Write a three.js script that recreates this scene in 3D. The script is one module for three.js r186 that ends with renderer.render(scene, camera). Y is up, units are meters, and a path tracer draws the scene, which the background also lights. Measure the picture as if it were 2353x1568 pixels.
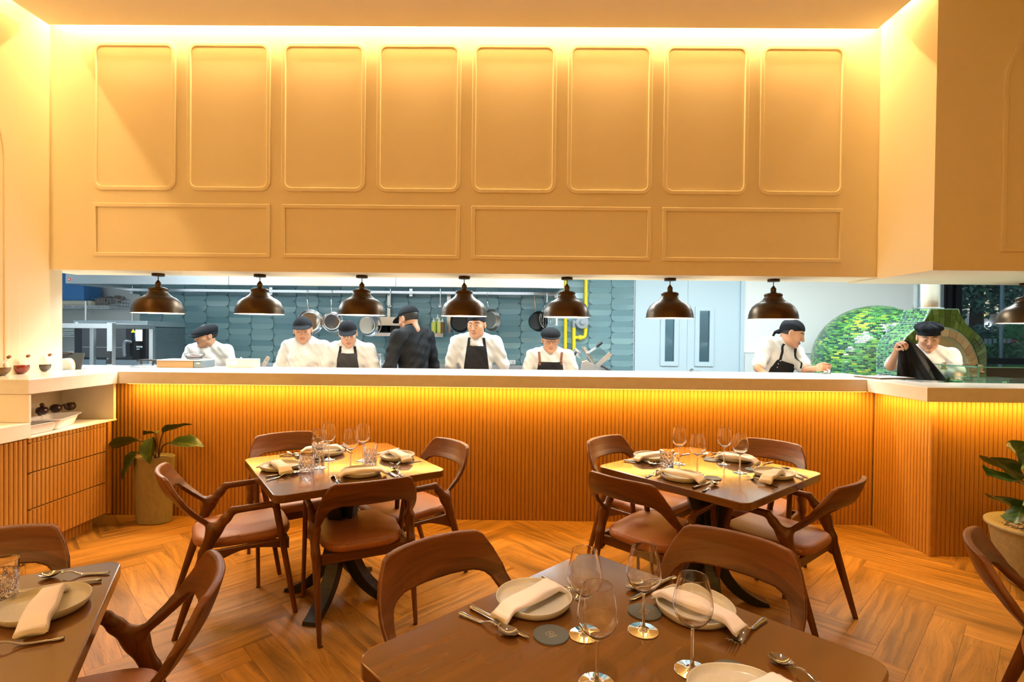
import * as THREE from 'three';
import { RoundedBoxGeometry } from 'three/addons/geometries/RoundedBoxGeometry.js';
import { mergeGeometries } from 'three/addons/utils/BufferGeometryUtils.js';
import { RectAreaLightUniformsLib } from 'three/addons/lights/RectAreaLightUniformsLib.js';

// ---------------------------------------------------------------- camera, sky, lights, exposure
const W = 2353, H = 1568, FPX = 1217, EYE = 1.5;
const scene = new THREE.Scene();
const camera = new THREE.PerspectiveCamera(2 * Math.atan(H / 2 / FPX) * 180 / Math.PI, W / H, 0.05, 80);
camera.rotation.order = 'YXZ';
camera.rotation.set(-0.0128, 0.0089, 0.0103);
camera.position.set(0, EYE, 0);
camera.updateMatrixWorld();
const renderer = new THREE.WebGLRenderer({ antialias: true });
renderer.toneMapping = THREE.LinearToneMapping;
renderer.toneMappingExposure = 1.0;
renderer.shadowMap.enabled = true;
RectAreaLightUniformsLib.init();
scene.background = new THREE.Color().setRGB(0.20, 0.285, 0.355);     // dusk sky beyond the kitchen window
const AMBER = new THREE.Color().setRGB(1, 0.55, 0.11);             // warm LED strips
const COVEC = new THREE.Color().setRGB(1, 0.60, 0.24);               // cove strips
const LAMPC = new THREE.Color().setRGB(1, 0.77, 0.53);            // pendant and ceiling lamps
const DOWNC = new THREE.Color().setRGB(1, 0.86, 0.73);               // unseen ceiling spots
const COOL = new THREE.Color().setRGB(0.83, 0.95, 1.0);            // unseen kitchen panels
const STRIP = { cove: 235, counter: 175, kitchen: 30, pendant: 2.1, down: 18, globe: 3.0, hood: 9 };

// ---------------------------------------------------------------- helpers
const PI = Math.PI, V3 = (x, y, z) => new THREE.Vector3(x, y, z);
function rng(seed) { return () => { seed |= 0; seed = seed + 0x6D2B79F5 | 0; let t = Math.imul(seed ^ seed >>> 15, 1 | seed); t = t + Math.imul(t ^ t >>> 7, 61 | t) ^ t; return ((t ^ t >>> 14) >>> 0) / 4294967296; }; }
const lerp = (a, b, t) => a + (b - a) * t, clamp = (x, a, b) => Math.min(b, Math.max(a, x));
const sstep = (a, b, x) => { const t = clamp((x - a) / (b - a), 0, 1); return t * t * (3 - 2 * t); };
// a photo pixel gives a direction; the distance comes from the plane it lies on
function ray(px, py) { return V3((px - W / 2) / FPX, -(py - H / 2) / FPX, -1).applyQuaternion(camera.quaternion); }
function atY(px, py, h) { const d = ray(px, py), t = (h - EYE) / d.y; return V3(d.x * t, h, d.z * t); }
function atZ(px, py, z) { const d = ray(px, py), t = z / d.z; return V3(d.x * t, EYE + d.y * t, z); }
// value noise
function hash2(x, y, s) { let h = Math.imul(x, 374761393) + Math.imul(y, 668265263) + Math.imul(s, 974634777) | 0; h = Math.imul(h ^ h >>> 13, 1274126177); return ((h ^ h >>> 16) >>> 0) / 4294967296; }
function vnoise(x, y, s, px = 1e9, py = 1e9) {
  const xi = Math.floor(x), yi = Math.floor(y), fx = x - xi, fy = y - yi, u = fx * fx * (3 - 2 * fx), v = fy * fy * (3 - 2 * fy);
  const m = (a, p) => ((a % p) + p) % p, x0 = m(xi, px), x1 = m(xi + 1, px), y0 = m(yi, py), y1 = m(yi + 1, py);
  return lerp(lerp(hash2(x0, y0, s), hash2(x1, y0, s), u), lerp(hash2(x0, y1, s), hash2(x1, y1, s), u), v);
}
function tex(w, h, f, srgb = true) {
  const d = new Uint8Array(w * h * 4);
  for (let y = 0; y < h; y++) for (let x = 0; x < w; x++) {
    const c = f(x / w, y / h, x, y), o = (y * w + x) * 4;
    if (typeof c === 'number') { d[o] = d[o + 1] = d[o + 2] = clamp(c * 255, 0, 255); } else { d[o] = clamp(c[0] * 255, 0, 255); d[o + 1] = clamp(c[1] * 255, 0, 255); d[o + 2] = clamp(c[2] * 255, 0, 255); }
    d[o + 3] = 255;
  }
  const t = new THREE.DataTexture(d, w, h); t.wrapS = t.wrapT = THREE.RepeatWrapping; t.magFilter = t.minFilter = THREE.LinearFilter;
  if (srgb) t.colorSpace = THREE.SRGBColorSpace; t.needsUpdate = true; return t;
}
function canvasTex(w, h, draw) {
  const c = document.createElement('canvas'); c.width = w; c.height = h; draw(c.getContext('2d'), w, h);
  const t = new THREE.CanvasTexture(c); t.colorSpace = THREE.SRGBColorSpace; t.magFilter = THREE.LinearFilter; return t;
}
// grain runs along u; one texture spans one metre both ways
const grainTex = tex(1024, 1024, (u, v) => {
  const warp = 0.06 * vnoise(u * 3, v * 6, 5, 3, 6) + 0.02 * vnoise(u * 9, v * 20, 6, 9, 20);
  const vv = v + warp, a = vnoise(u * 4, vv * 60, 1, 4, 1e9), b = vnoise(u * 10, vv * 190, 2, 10, 1e9), c = vnoise(u * 2, vv * 14, 3, 2, 1e9);
  const pore = vnoise(u * 26, v * 420, 4, 26, 420) > 0.86 ? 0.10 : 0;
  const g = 0.98 - 0.20 * a * a - 0.10 * b - 0.16 * c - pore;
  return [g, g * 0.975, g * 0.94];
});
const plasterTex = tex(512, 512, (u, v) => 0.5 + 0.5 * (0.6 * vnoise(u * 40, v * 40, 1, 40, 40) + 0.4 * vnoise(u * 120, v * 120, 2, 120, 120)), false);
const leatherTex = tex(512, 512, (u, v) => { const a = vnoise(u * 60, v * 60, 3, 60, 60), b = vnoise(u * 130, v * 130, 4, 130, 130); return Math.pow(Math.abs(a - 0.5) * 2, 0.5) * 0.7 + 0.3 * b; }, false);
const speckTex = tex(512, 512, (u, v) => { const n = vnoise(u * 160, v * 160, 7, 160, 160), m = vnoise(u * 20, v * 20, 8, 20, 20); const g = 0.965 - 0.03 * m - (n > 0.9 ? 0.07 : 0); return [g, g, g]; });
const clothTex = tex(256, 256, (u, v) => 0.5 + 0.25 * Math.sin(u * PI * 2 * 64) * Math.sin(v * PI * 2 * 64) + 0.25 * vnoise(u * 30, v * 30, 9, 30, 30), false);
const brushTex = tex(256, 512, (u, v) => 0.6 + 0.4 * vnoise(u * 4, v * 256, 11, 4, 256), false);
const potTex = tex(512, 512, (u, v) => { const n = vnoise(u * 120, v * 120, 13, 120, 120), m = vnoise(u * 30, v * 30, 14, 30, 30); const g = 0.86 + 0.12 * n - 0.08 * m; return [g, g * 0.98, g * 0.93]; });

const rep = (t, x, y) => { const c = t.clone(); c.repeat.set(x, y); c.needsUpdate = true; return c; };
function mat(color, rough = 0.6, metal = 0, extra = {}) {
  const c = new THREE.Color(); if (Array.isArray(color)) c.setRGB(...color); else c.set(color);
  const P = ['clearcoat', 'clearcoatRoughness', 'sheen', 'sheenRoughness', 'sheenColor', 'transmission', 'thickness', 'ior', 'attenuationColor', 'attenuationDistance', 'anisotropy', 'specularIntensity'];
  const K = P.some(k => k in extra) ? THREE.MeshPhysicalMaterial : THREE.MeshStandardMaterial;
  return new K({ color: c, roughness: rough, metalness: metal, ...extra });
}
const glow = (c, k) => mat([0.02, 0.02, 0.02], 0.8, 0, { emissive: c.clone(), emissiveIntensity: k });

const names = {};
function numbered(n) { const k = names[n] = (names[n] ?? -1) + 1; return k ? `${n}_${String(k).padStart(3, '0')}` : n; }
function setShadow(o) { o.castShadow = o.receiveShadow = true; return o; }
function thing(name, label, category, pos = [0, 0, 0], turn = 0, group) {
  const o = new THREE.Group(); o.name = numbered(name); o.position.set(...pos); o.rotation.y = turn; scene.add(o);
  o.userData = { label, category }; if (group) o.userData.group = group; return o;
}
function part(parent, name, geo, m, label) { const o = setShadow(new THREE.Mesh(geo, m)); o.name = name; if (label) o.userData.label = label; parent.add(o); return o; }
function solo(name, geo, m, label, category, pos = [0, 0, 0], turn = 0, group) {
  const o = setShadow(new THREE.Mesh(geo, m)); o.name = numbered(name); o.position.set(...pos); o.rotation.y = turn; scene.add(o);
  o.userData = { label, category }; if (group) o.userData.group = group; return o;
}
function struct(name, geo, m, label) { const o = geo ? setShadow(new THREE.Mesh(geo, m)) : new THREE.Group(); o.name = name; o.userData = { kind: 'structure' }; if (label) o.userData.label = label; scene.add(o); return o; }
function dup(src, label, pos, turn, group) {
  const o = src.clone(); o.name = numbered(src.name.replace(/_\d{3}$/, '')); scene.add(o); o.position.set(...pos); if (turn !== undefined) o.rotation.set(0, turn, 0);
  o.userData = { ...src.userData, label }; if (group) o.userData.group = group; return o;
}
// geometries
function xf(g, { p = [0, 0, 0], r = [0, 0, 0], s = [1, 1, 1] } = {}) { g.applyMatrix4(new THREE.Matrix4().compose(V3(...p), new THREE.Quaternion().setFromEuler(new THREE.Euler(...r, 'YXZ')), V3(...s))); return g; }
function merge(gs) {
  gs = gs.flat(Infinity).map(g => { const n = g.index ? g.toNonIndexed() : g.clone(); for (const k of Object.keys(n.attributes)) if (!['position', 'normal', 'uv'].includes(k)) n.deleteAttribute(k); if (!n.attributes.normal) n.computeVertexNormals(); if (!n.attributes.uv) planarUV(n); n.morphAttributes = {}; return n; });
  return mergeGeometries(gs, false);
}
function planarUV(g, k = 1) {
  const p = g.attributes.position, n = g.attributes.normal, uv = new Float32Array(p.count * 2);
  for (let i = 0; i < p.count; i++) {
    const ax = Math.abs(n.getX(i)), ay = Math.abs(n.getY(i)), az = Math.abs(n.getZ(i));
    const [a, b] = ay >= ax && ay >= az ? [p.getX(i), p.getZ(i)] : ax >= az ? [p.getZ(i), p.getY(i)] : [p.getX(i), p.getY(i)];
    uv[i * 2] = a * k; uv[i * 2 + 1] = b * k;
  }
  g.setAttribute('uv', new THREE.BufferAttribute(uv, 2)); return g;
}
function box(w, h, d, x = 0, y = 0, z = 0, r = 0) {      // x, y, z: middle of the base
  const g = r > 0 ? new RoundedBoxGeometry(w, h, d, 2, Math.min(r, w / 2.01, h / 2.01, d / 2.01)) : new THREE.BoxGeometry(w, h, d);
  const o = xf(g, { p: [x, y + h / 2, z] }); return planarUV(o);
}
const span = (x0, x1, y0, y1, z0, z1, r = 0) => box(x1 - x0, y1 - y0, z1 - z0, (x0 + x1) / 2, y0, (z0 + z1) / 2, r);
const cyl = (r0, r1, h, x = 0, y = 0, z = 0, n = 24, open = false) => xf(new THREE.CylinderGeometry(r1, r0, h, n, 1, open), { p: [x, y + h / 2, z] });
function lathe(pts, n = 32) { return new THREE.LatheGeometry(pts.map(([a, b]) => new THREE.Vector2(Math.max(a, 1e-4), b)), n); }
function tube(pts, r, n = 8, seg = 0, closed = false) { return new THREE.TubeGeometry(new THREE.CatmullRomCurve3(pts.map(p => p.isVector3 ? p : V3(...p)), closed), seg || pts.length * 6, r, n, closed); }
function rod(a, b, r, n = 10) { a = a.isVector3 ? a : V3(...a); b = b.isVector3 ? b : V3(...b); const d = b.clone().sub(a), g = new THREE.CylinderGeometry(r, r, d.length(), n); g.applyQuaternion(new THREE.Quaternion().setFromUnitVectors(V3(0, 1, 0), d.clone().normalize())); g.translate((a.x + b.x) / 2, (a.y + b.y) / 2, (a.z + b.z) / 2); return g; }
function rrect(w, h, r, n = 6) { const s = new THREE.Shape(), a = w / 2, b = h / 2; s.moveTo(-a + r, -b); s.lineTo(a - r, -b); s.absarc(a - r, -b + r, r, -PI / 2, 0); s.lineTo(a, b - r); s.absarc(a - r, b - r, r, 0, PI / 2); s.lineTo(-a + r, b); s.absarc(-a + r, b - r, r, PI / 2, PI); s.lineTo(-a, -b + r); s.absarc(-a + r, -b + r, r, PI, PI * 1.5); return s; }
function extrude(shape, depth, bevel = 0, seg = 8, bs = 2) { return new THREE.ExtrudeGeometry(shape, { depth, bevelEnabled: bevel > 0, bevelSize: bevel, bevelThickness: bevel, bevelSegments: bs, curveSegments: seg }); }
function poly(pts) { const s = new THREE.Shape(); pts.forEach(([a, b], i) => i ? s.lineTo(a, b) : s.moveTo(a, b)); s.closePath(); return s; }
// plan polygon (x, z) as a slab between two heights
function slab(pts, y0, y1, bevel = 0) { const g = extrude(poly(pts.map(([x, z]) => [x, -z])), y1 - y0 - 2 * bevel, bevel); g.rotateX(-PI / 2); g.translate(0, y0 + bevel, 0); return planarUV(g); }

// signed distance shapes, meshed by surface nets
const sd = {
  cap(px, py, pz, a, b, ra, rb) { const bx = b[0] - a[0], by = b[1] - a[1], bz = b[2] - a[2], qx = px - a[0], qy = py - a[1], qz = pz - a[2]; const t = clamp((qx * bx + qy * by + qz * bz) / (bx * bx + by * by + bz * bz + 1e-12), 0, 1); return Math.hypot(qx - bx * t, qy - by * t, qz - bz * t) - lerp(ra, rb, t); },
  ell(px, py, pz, c, r) { const x = (px - c[0]) / r[0], y = (py - c[1]) / r[1], z = (pz - c[2]) / r[2], k0 = Math.hypot(x, y, z), k1 = Math.hypot(x / r[0], y / r[1], z / r[2]); return k1 < 1e-9 ? -Math.min(...r) : k0 * (k0 - 1) / k1; },
  sph(px, py, pz, c, r) { return Math.hypot(px - c[0], py - c[1], pz - c[2]) - r; },
  box(px, py, pz, c, b, r) { const x = Math.abs(px - c[0]) - b[0] + r, y = Math.abs(py - c[1]) - b[1] + r, z = Math.abs(pz - c[2]) - b[2] + r; return Math.hypot(Math.max(x, 0), Math.max(y, 0), Math.max(z, 0)) + Math.min(Math.max(x, y, z), 0) - r; },
  poly(px, py, v) { let d = 1e9, s = 1; for (let i = 0, j = v.length - 1; i < v.length; j = i++) { const ex = v[j][0] - v[i][0], ey = v[j][1] - v[i][1], wx = px - v[i][0], wy = py - v[i][1], t = clamp((wx * ex + wy * ey) / (ex * ex + ey * ey), 0, 1), bx = wx - ex * t, by = wy - ey * t; d = Math.min(d, bx * bx + by * by); const c1 = py >= v[i][1], c2 = py < v[j][1], c3 = ex * wy > ey * wx; if ((c1 && c2 && c3) || (!c1 && !c2 && !c3)) s = -s; } return s * Math.sqrt(d); },
};
const smin = (a, b, k) => { const h = Math.max(k - Math.abs(a - b), 0) / k; return Math.min(a, b) - h * h * k * 0.25; };
const smax = (a, b, k) => -smin(-a, -b, k);
function nets(f, lo, hi, h, { color, pick, uvk = 1, slack = 1.35 } = {}) {
  const nx = Math.ceil((hi[0] - lo[0]) / h) + 1, ny = Math.ceil((hi[1] - lo[1]) / h) + 1, nz = Math.ceil((hi[2] - lo[2]) / h) + 1, B = 6;
  const val = new Float32Array(nx * ny * nz), at = (i, j, k) => (k * ny + j) * nx + i;
  for (let k0 = 0; k0 < nz; k0 += B) for (let j0 = 0; j0 < ny; j0 += B) for (let i0 = 0; i0 < nx; i0 += B) {
    const c = f(lo[0] + (i0 + B / 2) * h, lo[1] + (j0 + B / 2) * h, lo[2] + (k0 + B / 2) * h), far = Math.abs(c) > B * h * 0.87 * slack + h;
    for (let k = k0; k < Math.min(k0 + B, nz); k++) for (let j = j0; j < Math.min(j0 + B, ny); j++) for (let i = i0; i < Math.min(i0 + B, nx); i++) val[at(i, j, k)] = far ? c : f(lo[0] + i * h, lo[1] + j * h, lo[2] + k * h);
  }
  const pos = [], nor = [], id = new Int32Array(nx * ny * nz).fill(-1), E = [[0, 1], [0, 2], [0, 4], [1, 3], [1, 5], [2, 3], [2, 6], [3, 7], [4, 5], [4, 6], [5, 7], [6, 7]], v = new Float32Array(8);
  for (let k = 0; k < nz - 1; k++) for (let j = 0; j < ny - 1; j++) for (let i = 0; i < nx - 1; i++) {
    let m = 0; for (let c = 0; c < 8; c++) { v[c] = val[at(i + (c & 1), j + (c >> 1 & 1), k + (c >> 2))]; if (v[c] < 0) m |= 1 << c; }
    if (m === 0 || m === 255) continue;
    let x = 0, y = 0, z = 0, n = 0;
    for (const [a, b] of E) if ((m >> a & 1) !== (m >> b & 1)) { const t = v[a] / (v[a] - v[b]); x += lerp(a & 1, b & 1, t); y += lerp(a >> 1 & 1, b >> 1 & 1, t); z += lerp(a >> 2, b >> 2, t); n++; }
    id[at(i, j, k)] = pos.length / 3;
    const X = lo[0] + (i + x / n) * h, Y = lo[1] + (j + y / n) * h, Z = lo[2] + (k + z / n) * h, e = h * 0.4;
    pos.push(X, Y, Z); let gx = f(X + e, Y, Z) - f(X - e, Y, Z), gy = f(X, Y + e, Z) - f(X, Y - e, Z), gz = f(X, Y, Z + e) - f(X, Y, Z - e); const L = Math.hypot(gx, gy, gz) || 1; nor.push(gx / L, gy / L, gz / L);
  }
  const tris = [];
  const quad = (a, b, c, d, flip) => { if (a < 0 || b < 0 || c < 0 || d < 0) return; if (flip) tris.push(a, c, b, a, d, c); else tris.push(a, b, c, a, c, d); };
  for (let k = 1; k < nz - 1; k++) for (let j = 1; j < ny - 1; j++) for (let i = 1; i < nx - 1; i++) {
    const s = val[at(i, j, k)] < 0;
    if (s !== val[at(i + 1, j, k)] < 0) quad(id[at(i, j - 1, k - 1)], id[at(i, j, k - 1)], id[at(i, j, k)], id[at(i, j - 1, k)], !s);
    if (s !== val[at(i, j + 1, k)] < 0) quad(id[at(i - 1, j, k - 1)], id[at(i - 1, j, k)], id[at(i, j, k)], id[at(i, j, k - 1)], !s);
    if (s !== val[at(i, j, k + 1)] < 0) quad(id[at(i - 1, j - 1, k)], id[at(i, j - 1, k)], id[at(i, j, k)], id[at(i - 1, j, k)], !s);
  }
  const build = (list) => {
    const map = new Map(), P = [], N = [], C = [], I = [];
    for (const t of list) { let q = map.get(t); if (q === undefined) { q = P.length / 3; map.set(t, q); P.push(pos[t * 3], pos[t * 3 + 1], pos[t * 3 + 2]); N.push(nor[t * 3], nor[t * 3 + 1], nor[t * 3 + 2]); if (color) C.push(...color(pos[t * 3], pos[t * 3 + 1], pos[t * 3 + 2])); } I.push(q); }
    const g = new THREE.BufferGeometry(); g.setAttribute('position', new THREE.Float32BufferAttribute(P, 3)); g.setAttribute('normal', new THREE.Float32BufferAttribute(N, 3)); if (color) g.setAttribute('color', new THREE.Float32BufferAttribute(C, 3)); g.setIndex(I); return planarUV(g, uvk);
  };
  if (!pick) return build(tris);
  const lists = [];
  for (let t = 0; t < tris.length; t += 3) { const a = tris[t] * 3, b = tris[t + 1] * 3, c = tris[t + 2] * 3, w = pick((pos[a] + pos[b] + pos[c]) / 3, (pos[a + 1] + pos[b + 1] + pos[c + 1]) / 3, (pos[a + 2] + pos[b + 2] + pos[c + 2]) / 3); (lists[w] ??= []).push(tris[t], tris[t + 1], tris[t + 2]); }
  return lists.map(l => l ? build(l) : null);
}
// ---------------------------------------------------------------- lamps, seen and out of view
function strip(name, a, b, dir, width, c, power, label, fade = 0.5, face) {      // an LED strip from a to b shining along dir
  a = V3(...a); b = V3(...b); const L = a.distanceTo(b), d = V3(...dir).normalize(), m = a.clone().add(b).multiplyScalar(0.5), u = b.clone().sub(a).normalize();
  const t = thing(name, label, 'light strip', [m.x, m.y, m.z]);
  const basis = new THREE.Matrix4().makeBasis(u, d.clone().negate().cross(u), d.clone().negate()), q = new THREE.Quaternion().setFromRotationMatrix(basis);
  const g = new THREE.BoxGeometry(L, width, 0.006), e = part(t, 'led_strip', g, glow(c, face ?? power * fade)); e.quaternion.copy(q);
  const l = new THREE.RectAreaLight(c, power, L, width); l.quaternion.copy(q); l.position.copy(d).multiplyScalar(0.005); t.add(l); return t;
}
const HALLC = new THREE.Color().setRGB(1, 0.52, 0.10);  // colour of the unseen globe lamps
const ZF = -4.0, ZFR = -3.46, XR = 2.69, XL = -3.55, YS = 1.955, CEIL = 3.70;
strip('cove_light', [XL + 0.06, 3.88, ZF + 0.04], [XR - 0.06, 3.88, ZF + 0.04], [0, -1, -0.15], 0.02, COVEC, STRIP.cove, 'warm LED cove strip above the panelled wall', 0.04);
strip('cove_light', [XL + 0.04, 3.88, -3.7], [XL + 0.04, 3.88, 3.6], [-0.15, -1, 0], 0.02, COVEC, STRIP.cove * 0.7, 'warm LED cove strip along the arched side wall', 0.04);
strip('cove_light', [XR - 0.04, 3.88, -3.8], [XR - 0.04, 3.88, -3.46], [0.15, -1, 0], 0.02, COVEC, STRIP.cove * 0.55, 'warm LED cove strip above the short return wall', 0.04);
strip('counter_light', [-3.08, 1.08, -4.17], [2.74, 1.08, -4.17], [0, -1, -0.12], 0.016, AMBER, STRIP.counter, 'warm LED strip under the long counter edge', 0.04);
strip('counter_light', [2.775, 1.08, -4.14], [2.775, 1.08, -3.58], [0.12, -1, 0], 0.016, AMBER, STRIP.counter, 'warm LED strip under the counter return', 0.04);
strip('counter_light', [2.8, 1.08, -3.575], [4.9, 1.08, -3.575], [0, -1, -0.12], 0.016, AMBER, STRIP.counter, 'warm LED strip under the projecting counter', 0.04);
for (const [i, x] of [-3.9, -1.7, 0.5, 2.7].entries()) {           // flat ceiling panels out of view, placed to light the kitchen
  const t = thing('unseen_panel_light', ['unseen cool kitchen ceiling panel above the combi oven', 'unseen cool kitchen ceiling panel above the cooks in caps', 'unseen cool kitchen ceiling panel above the meat slicer', 'unseen cool kitchen ceiling panel above the service doors'][i], 'ceiling light', [x, 2.73, -5.35]);
  part(t, 'diffuser', box(1.2, 0.02, 0.6), glow(COOL, 2)); part(t, 'frame', merge([box(1.26, 0.03, 0.03, 0, 0, 0.315), box(1.26, 0.03, 0.03, 0, 0, -0.315), box(0.03, 0.03, 0.6, 0.615), box(0.03, 0.03, 0.6, -0.615)]), mat('#dfe3e6', 0.4, 0.5));
  const l = new THREE.RectAreaLight(COOL, STRIP.kitchen, 1.2, 0.6); l.rotation.x = -PI / 2; l.position.y = -0.01; t.add(l);
}
{
  const t = thing('unseen_panel_light', 'unseen cool kitchen ceiling panel beside the green oven', 'ceiling light', [4.6, 2.73, -5.35]);  // panel out of view, placed to light the oven end of the kitchen
  part(t, 'diffuser', box(1.2, 0.02, 0.6), glow(COOL, 2));
  const l = new THREE.RectAreaLight(COOL, STRIP.kitchen * 0.6, 1.2, 0.6); l.rotation.x = -PI / 2; l.position.y = -0.01; t.add(l);
}
const dl = [[-2.2, -0.6], [0.0, -0.4], [2.0, -0.6], [-1.2, 1.8], [1.2, 1.8], [0.3, -2.0], [-2.75, -2.3]];
dl.forEach(([x, z], i) => {                                         // ceiling spots out of view, placed to light tables, floor and cabinet
  const t = thing('unseen_downlight', ['unseen ceiling spot over the cabinet-side table', 'unseen ceiling spot over the coaster table', 'unseen ceiling spot over the fiddle-leaf side', 'unseen ceiling spot in the rear hall by the arched wall', 'unseen ceiling spot in the rear hall by the plain wall', 'unseen ceiling spot between the two square tables', 'unseen ceiling spot over the drawer cabinet'][i], 'ceiling light', [x, CEIL - 0.012, z]);
  part(t, 'trim_ring', xf(new THREE.TorusGeometry(0.055, 0.008, 8, 24), { r: [PI / 2, 0, 0] }), mat('#e8d8bc', 0.5)); part(t, 'lens', cyl(0.05, 0.05, 0.006), glow(DOWNC, 3));
  const l = new THREE.SpotLight(DOWNC, STRIP.down * (i === 5 ? 0.2 : i === 6 ? 0.5 : 1), 0, 0.5, 0.6, 2); l.position.set(0, -0.02, 0); l.target.position.set(0, -3, 0); l.castShadow = true; l.shadow.radius = 2; t.add(l); t.add(l.target);
});

[[-1.9, 0.9], [1.3, 0.9], [-1.9, 2.9], [1.3, 2.9]].forEach(([x, z], i) => {       // unseen globe lamps behind the camera, placed to light the upper wall and room
  const t = thing('unseen_globe_lamp', ['unseen opal globe lamp in the hall by the arched wall', 'unseen opal globe lamp in the hall by the plain wall', 'unseen opal globe lamp at the rear of the hall by the arched wall', 'unseen opal globe lamp at the rear of the hall by the plain wall'][i], 'pendant lamp', [x, 3.1, z]);
  part(t, 'globe', new THREE.SphereGeometry(0.11, 28, 18), glow(HALLC, 5)); part(t, 'cord', cyl(0.004, 0.004, CEIL - 3.21, 0, 0.11, 0, 8), mat([0.02, 0.02, 0.02], 0.5));
  const l = new THREE.PointLight(HALLC, STRIP.globe, 0, 2); l.castShadow = true; l.shadow.radius = 5; t.add(l);
});

// ---------------------------------------------------------------- setting
const PAINT = mat([0.80, 0.73, 0.54], 0.75, 0, { bumpMap: rep(plasterTex, 1, 1), bumpScale: 0.0006 });
const CEILP = mat([0.92, 0.90, 0.84], 0.8);
const WHITEP = mat([0.80, 0.81, 0.80], 0.7);
const QUARTZ = mat([0.84, 0.81, 0.74], 0.22, 0, { map: rep(speckTex, 1.5, 1.5) });
const CREAM = mat([0.82, 0.77, 0.66], 0.45);
const ribTex = tex(256, 256, (u, v) => { const g = 0.97 - 0.05 * vnoise(u * 3, v * 40, 21, 3, 40) - 0.03 * vnoise(u * 12, v * 120, 22, 12, 120); return [g, g * 0.985, g * 0.96]; });
const RIBW = mat([0.45, 0.21, 0.030], 0.5, 0, { map: ribTex });

// floor: a bed and herringbone planks
{
  const fl = struct('floor', span(-3.7, 6.2, -0.12, -0.012, -4.5, 4.2), mat([0.42, 0.22, 0.07], 0.8), 'oak herringbone plank floor');
  const w = 0.14, n = 6, c45 = Math.SQRT1_2, R = rng(11), geos = [], mats = [];
  for (let v = 0; v < 10; v++) {
    const g = box(n * w - 0.0011, 0.012, w - 0.0011, 0, -0.012, 0), uv = g.attributes.uv, a = R(), b = R(); for (let i = 0; i < uv.count; i++) uv.setXY(i, uv.getX(i) * 0.8 + a, uv.getY(i) * 0.8 + b); geos.push(g);
  }
  for (const k of [0.91, 0.97, 1.02, 1.07, 0.86]) mats.push(mat([0.56 * k, 0.275 * k, 0.050 * k], 0.42, 0, { specularIntensity: 0.6, map: grainTex, bumpMap: grainTex, bumpScale: 0.0012 }));
  const ok = [], rest = [];
  const place = (cu, cv, turn) => {      // centre in plank units, turned 45 degrees
    const u = cu * w, v = cv * w, x = (u - v) * c45, z = (u + v) * c45 - 1.0;
    if (x < -4.1 || x > 4.9 || z < -4.75 || z > 1.2) return;
    const vis = z < -2.0 && z > -4.5; (vis ? ok : rest).push([x, z, turn ? -3 * PI / 4 : -PI / 4]);
  };
  for (let j = -60; j < 60; j++) for (let m = -8; m < 8; m++) { place(j + 2 * n * m + n / 2, j + 0.5, 0); }
  for (let i = -60; i < 60; i++) for (let m = -8; m < 8; m++) place(i + 0.5, i - 2 * n + 1 + n / 2 + 2 * n * m, 1);
  const inst = [];
  ok.sort((a, b) => b[1] - a[1]);
  ok.forEach(([x, z, r], i) => {
    const gi = Math.floor(R() * 10), mi = Math.floor(R() * 5);
    if (i < 290) { const p = part(fl, 'plank', geos[gi], mats[mi]); p.position.set(x, 0, z); p.rotation.y = r; } else inst.push([x, z, r, gi]);
  });
  for (const q of rest) inst.push([...q, Math.floor(R() * 10)]);
  const by = [[], [], [], [], []]; inst.forEach((q, i) => by[i % 5].push(xf(geos[q[3]].clone(), { p: [q[0], 0, q[1]], r: [0, q[2], 0] })));
  by.forEach((l, i) => { if (l.length) { const p = part(fl, 'far_planks', merge(l), mats[i]); p.userData.kind = 'stuff'; } });
  struct('floor_kitchen', span(-6.4, 9.2, -0.12, 0, -9.6, -4.5), mat([0.28, 0.29, 0.29], 0.6), 'grey kitchen floor');
}
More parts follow.
